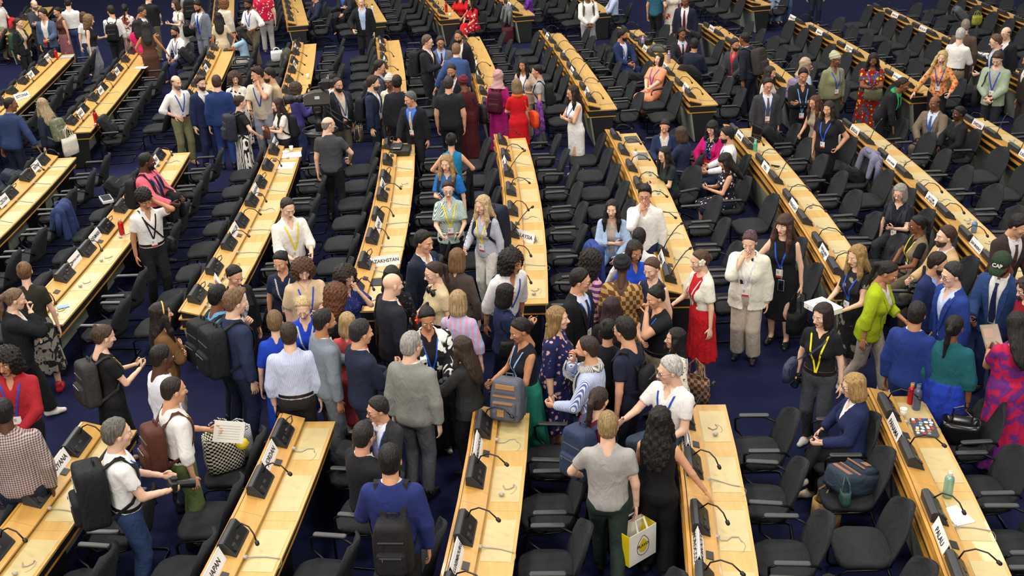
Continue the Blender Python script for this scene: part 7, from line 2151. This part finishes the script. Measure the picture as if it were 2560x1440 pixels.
soft_bag('hat_bag', at(1645, 128, .77), 'soft grey pouch lying on the QATAR desk', 'bag', (.40, .24, .13), '#5c5f58', -.4, .03)
q = at(1575, 195, .56); root = thing('scarf', q, 'crumpled sky blue scarf beside the woman in orange', 'scarf')
S = SDF((-.2, -.2, -.1), (.2, .2, .12), .018); S.ell((0, 0, 0), (.16, .13, .06), 0); S.ell((.08, .05, .04), (.08, .07, .05), .03); sl, X, Y, Z = S.grid(); S.D += lump(X, Y, Z, 45, .014)
new('bundle', S.mesh(), [cloth('camo:#4a8fd8:#7fb4e8:12')], root); mb = MB(); mb.tube([(-.1, 0, .02), (-.18, -.06, -.03), (-.22, -.1, -.12)], [.03, .035, .03], 7); mb.build('loose_end', cloth('camo:#4a8fd8:#7fb4e8:12'), root, True)
q = at(266, 498, .74); root = thing('toolbox_tray', q, 'small black and white cassette box behind the camera rucksack', 'box', .5)
mb = MB(); mb.box((0, 0, 0), (.18, .34, .05), bev=.008); mb.build('case', plain('#dcdcdc', .4), root); mb = MB(); mb.box((0, 0, .026), (.15, .30, .004)); mb.build('window', plain('#202226', .2), root)

def paper_carrier(F):
    b = F.W @ Vector(F.palm[-1][0])
    base = Vector((b.x + .02, b.y - .02, b.z - .46))
    root = thing('paper_bag', base, 'white and yellow paper carrier with a lemon emblem in the hand of the boy', 'bag', math.radians(38))
    d = (.34, .19, .33)
    mb = MB(); 
    for sy in (1, -1): mb.box((0, sy * d[1] / 2, d[2] / 2), (d[0], .006, d[2]))
    mb.box((0, 0, .004), (d[0], d[1], .008)); mb.build('bag_front', plain('#ece8de', .6), root)
    mb = MB()
    for sx in (1, -1): mb.box((sx * d[0] / 2, 0, d[2] / 2), (.006, d[1], d[2]))
    mb.build('gusset', plain('#e8cc10', .5), root)
    for sy in (1, -1):
        m2 = MB(); m2.strip([(-.06, sy * d[1] / 2, d[2] - .01), (-.05, sy * .05, d[2] + .10), (.05, sy * .05, d[2] + .10), (.06, sy * d[1] / 2, d[2] - .01)], [(0, sy, 0)] * 4, .022, .004); m2.build('handle', plain('#ece8de', .6), root)
    for sy in (-1,):
        y = sy * (d[1] / 2 + .004)
        n = 18
        out = [Vector((.002 + .075 * math.cos(a) * (1 - .15 * math.sin(a)), y, .165 + .100 * math.sin(a) * (1.12 if math.sin(a) > .9 else 1))) for a in [6.2832 * i / n for i in range(n + 1)]]
        mb = MB(); mb.tube(out, .003, 4); mb.build('emblem_outline', plain('#23242c', .6), root)
        mb = MB(); mb.loft([[Vector((p.x * .72, y + .001, .165 + (p.z - .165) * .72)) for p in out[:-1]], [Vector((p.x * .72, y - .0008, .165 + (p.z - .165) * .72)) for p in out[:-1]]]); mb.build('emblem_lemon', plain('#d8c22c', .6), root)
        lettering('bag_print', 'FLAVO', .046, plain('#23242c', .6), root, Matrix.Translation((0, y - .0022, .170)) @ Matrix.Rotation(math.radians(90), 4, 'X'), .0006, .0008)
paper_carrier(BOY)

# ------------------------------------------------------------------ broadcast camera on its pedestal
q = at(800, 325, .98)
root = thing('broadcast_camera', (q[0], q[1], 0), 'grey television camera on a black pedestal with a steering ring', 'camera', math.radians(4))
GR, BK_ = plain('#4a4844', .5), plain('#131315', .45)
mb = MB(); mb.lathe([(.30, .02), (.31, .06), (.29, .12), (.20, .16), (.19, .86), (.17, .90)], (0, 0, 0), 24); mb.build('pedestal_column', plain('#202123', .5), root, True)
for k_ in range(3):
    a = 2.0944 * k_ + .4
    mb = MB(); mb.box((.34 * math.cos(a), .34 * math.sin(a), .10), (.34, .12, .08), rz=a, bev=.02); mb.build('foot', BK_, root)
    mb = MB(); mb.lathe([(.06, -.02), (.065, 0), (.06, .02)], (.46 * math.cos(a), .46 * math.sin(a), .065), 14, Matrix.Rotation(math.radians(90), 3, 'X')); mb.build('wheel', plain('#26262a', .6), root)
mb = MB(); mb.tube([(.33 * math.cos(a), .33 * math.sin(a), .98) for a in [6.2832 * i / 32 for i in range(33)]], .020, 8)
for k_ in range(4): mb.tube([(.33 * math.cos(1.571 * k_), .33 * math.sin(1.571 * k_), .98), (.1 * math.cos(1.571 * k_), .1 * math.sin(1.571 * k_), .95)], .014, 6)
mb.build('steering_ring', plain('#2c2d2f', .3, .4), root, True)
mb = MB(); mb.lathe([(.25, .90), (.27, .92), (.25, .95), (.12, .97)], (0, 0, 0), 24); mb.build('ring_plate', plain('#4d4f52', .4), root, True)
mb = MB(); mb.lathe([(.085, .9), (.085, 1.08), (.10, 1.10), (.10, 1.16), (.075, 1.18), (.075, 1.30), (.10, 1.32), (.10, 1.36)], (0, 0, 0), 18); mb.build('lift_column', BK_, root, True)
mb = MB(); mb.box((0, 0, 1.40), (.20, .18, .10), bev=.03); mb.box((0, 0, 1.465), (.46, .15, .025), bev=.01); mb.build('pan_head', BK_, root)
for s in (-1, 1):
    mb = MB(); mb.tube([(.12, s * .09, 1.42), (.34, s * .16, 1.22), (.56, s * .22, 1.06)], .014, 6); mb.tube([(.52, s * .21, 1.085), (.60, s * .23, 1.035)], .024, 7); mb.build('pan_handle', BK_, root, True)
mb = MB()
mb.loft([[Vector((x, y, z)) for y, z in ((-.085, 1.49), (.085, 1.49), (.085, zt - .02), (.06, zt), (-.06, zt), (-.085, zt - .02))] for x, zt in ((-.24, 1.66), (-.18, 1.70), (-.02, 1.74), (.14, 1.74), (.24, 1.70))]); mb.build('camera_body', GR, root)
mb = MB(); mb.box((.02, -.0865, 1.62), (.09, .004, .055)); mb.build('body_label', plain('#d4d2e0', .5), root)
mb = MB(); mb.tube([(-.17, 0, 1.69), (-.14, 0, 1.78), (.08, 0, 1.80), (.14, 0, 1.73)], .018, 8); mb.build('carry_handle', BK_, root, True)
mb = MB(); mb.lathe([(.075, 0), (.075, .10), (.062, .11), (.062, .18), (.080, .20), (.090, .30), (.095, .34), (.085, .345), (.080, .32)], (-.24, 0, 1.60), 20, Matrix.Rotation(math.radians(-90), 3, 'Y')); mb.build('zoom_lens', BK_, root, True)
mb = MB(); mb.box((.20, -.05, 1.86), (.16, .24, .15), bev=.015); mb.box((.30, -.05, 1.86), (.10, .20, .12), bev=.01); mb.tube([(.14, -.02, 1.72), (.16, -.04, 1.80)], .02, 6); mb.build('viewfinder', BK_, root)
mb = MB(); mb.box((.255, .02, 1.93), (.012, .02, .14), rz=.3); mb.build('viewfinder_hood', plain('#b8bac0', .3), root)
mb = MB(); mb.lathe([(.02, 0), (.026, .03), (.02, .06)], (-.10, 0, 1.80), 10); mb.build('tally_lamp', BK_, root)
mb = MB()
for i in range(3): mb.tube([(.22, .02 * i, 1.52), (.26, -.10 + .02 * i, 1.25), (.12, -.24, 1.0 + .03 * i), (.05, -.30 - .02 * i, .7), (.10, -.32, .35), (.2, -.36, .03)], .010, 5)
mb.build('cable', BK_, root, True)
mb = MB(); mb.lathe([(.05, .80), (.055, 1.02), (.04, 1.04)], (.22, -.26, 0), 12); mb.build('counterweight_bottle', plain('#2b2c30', .5), root)
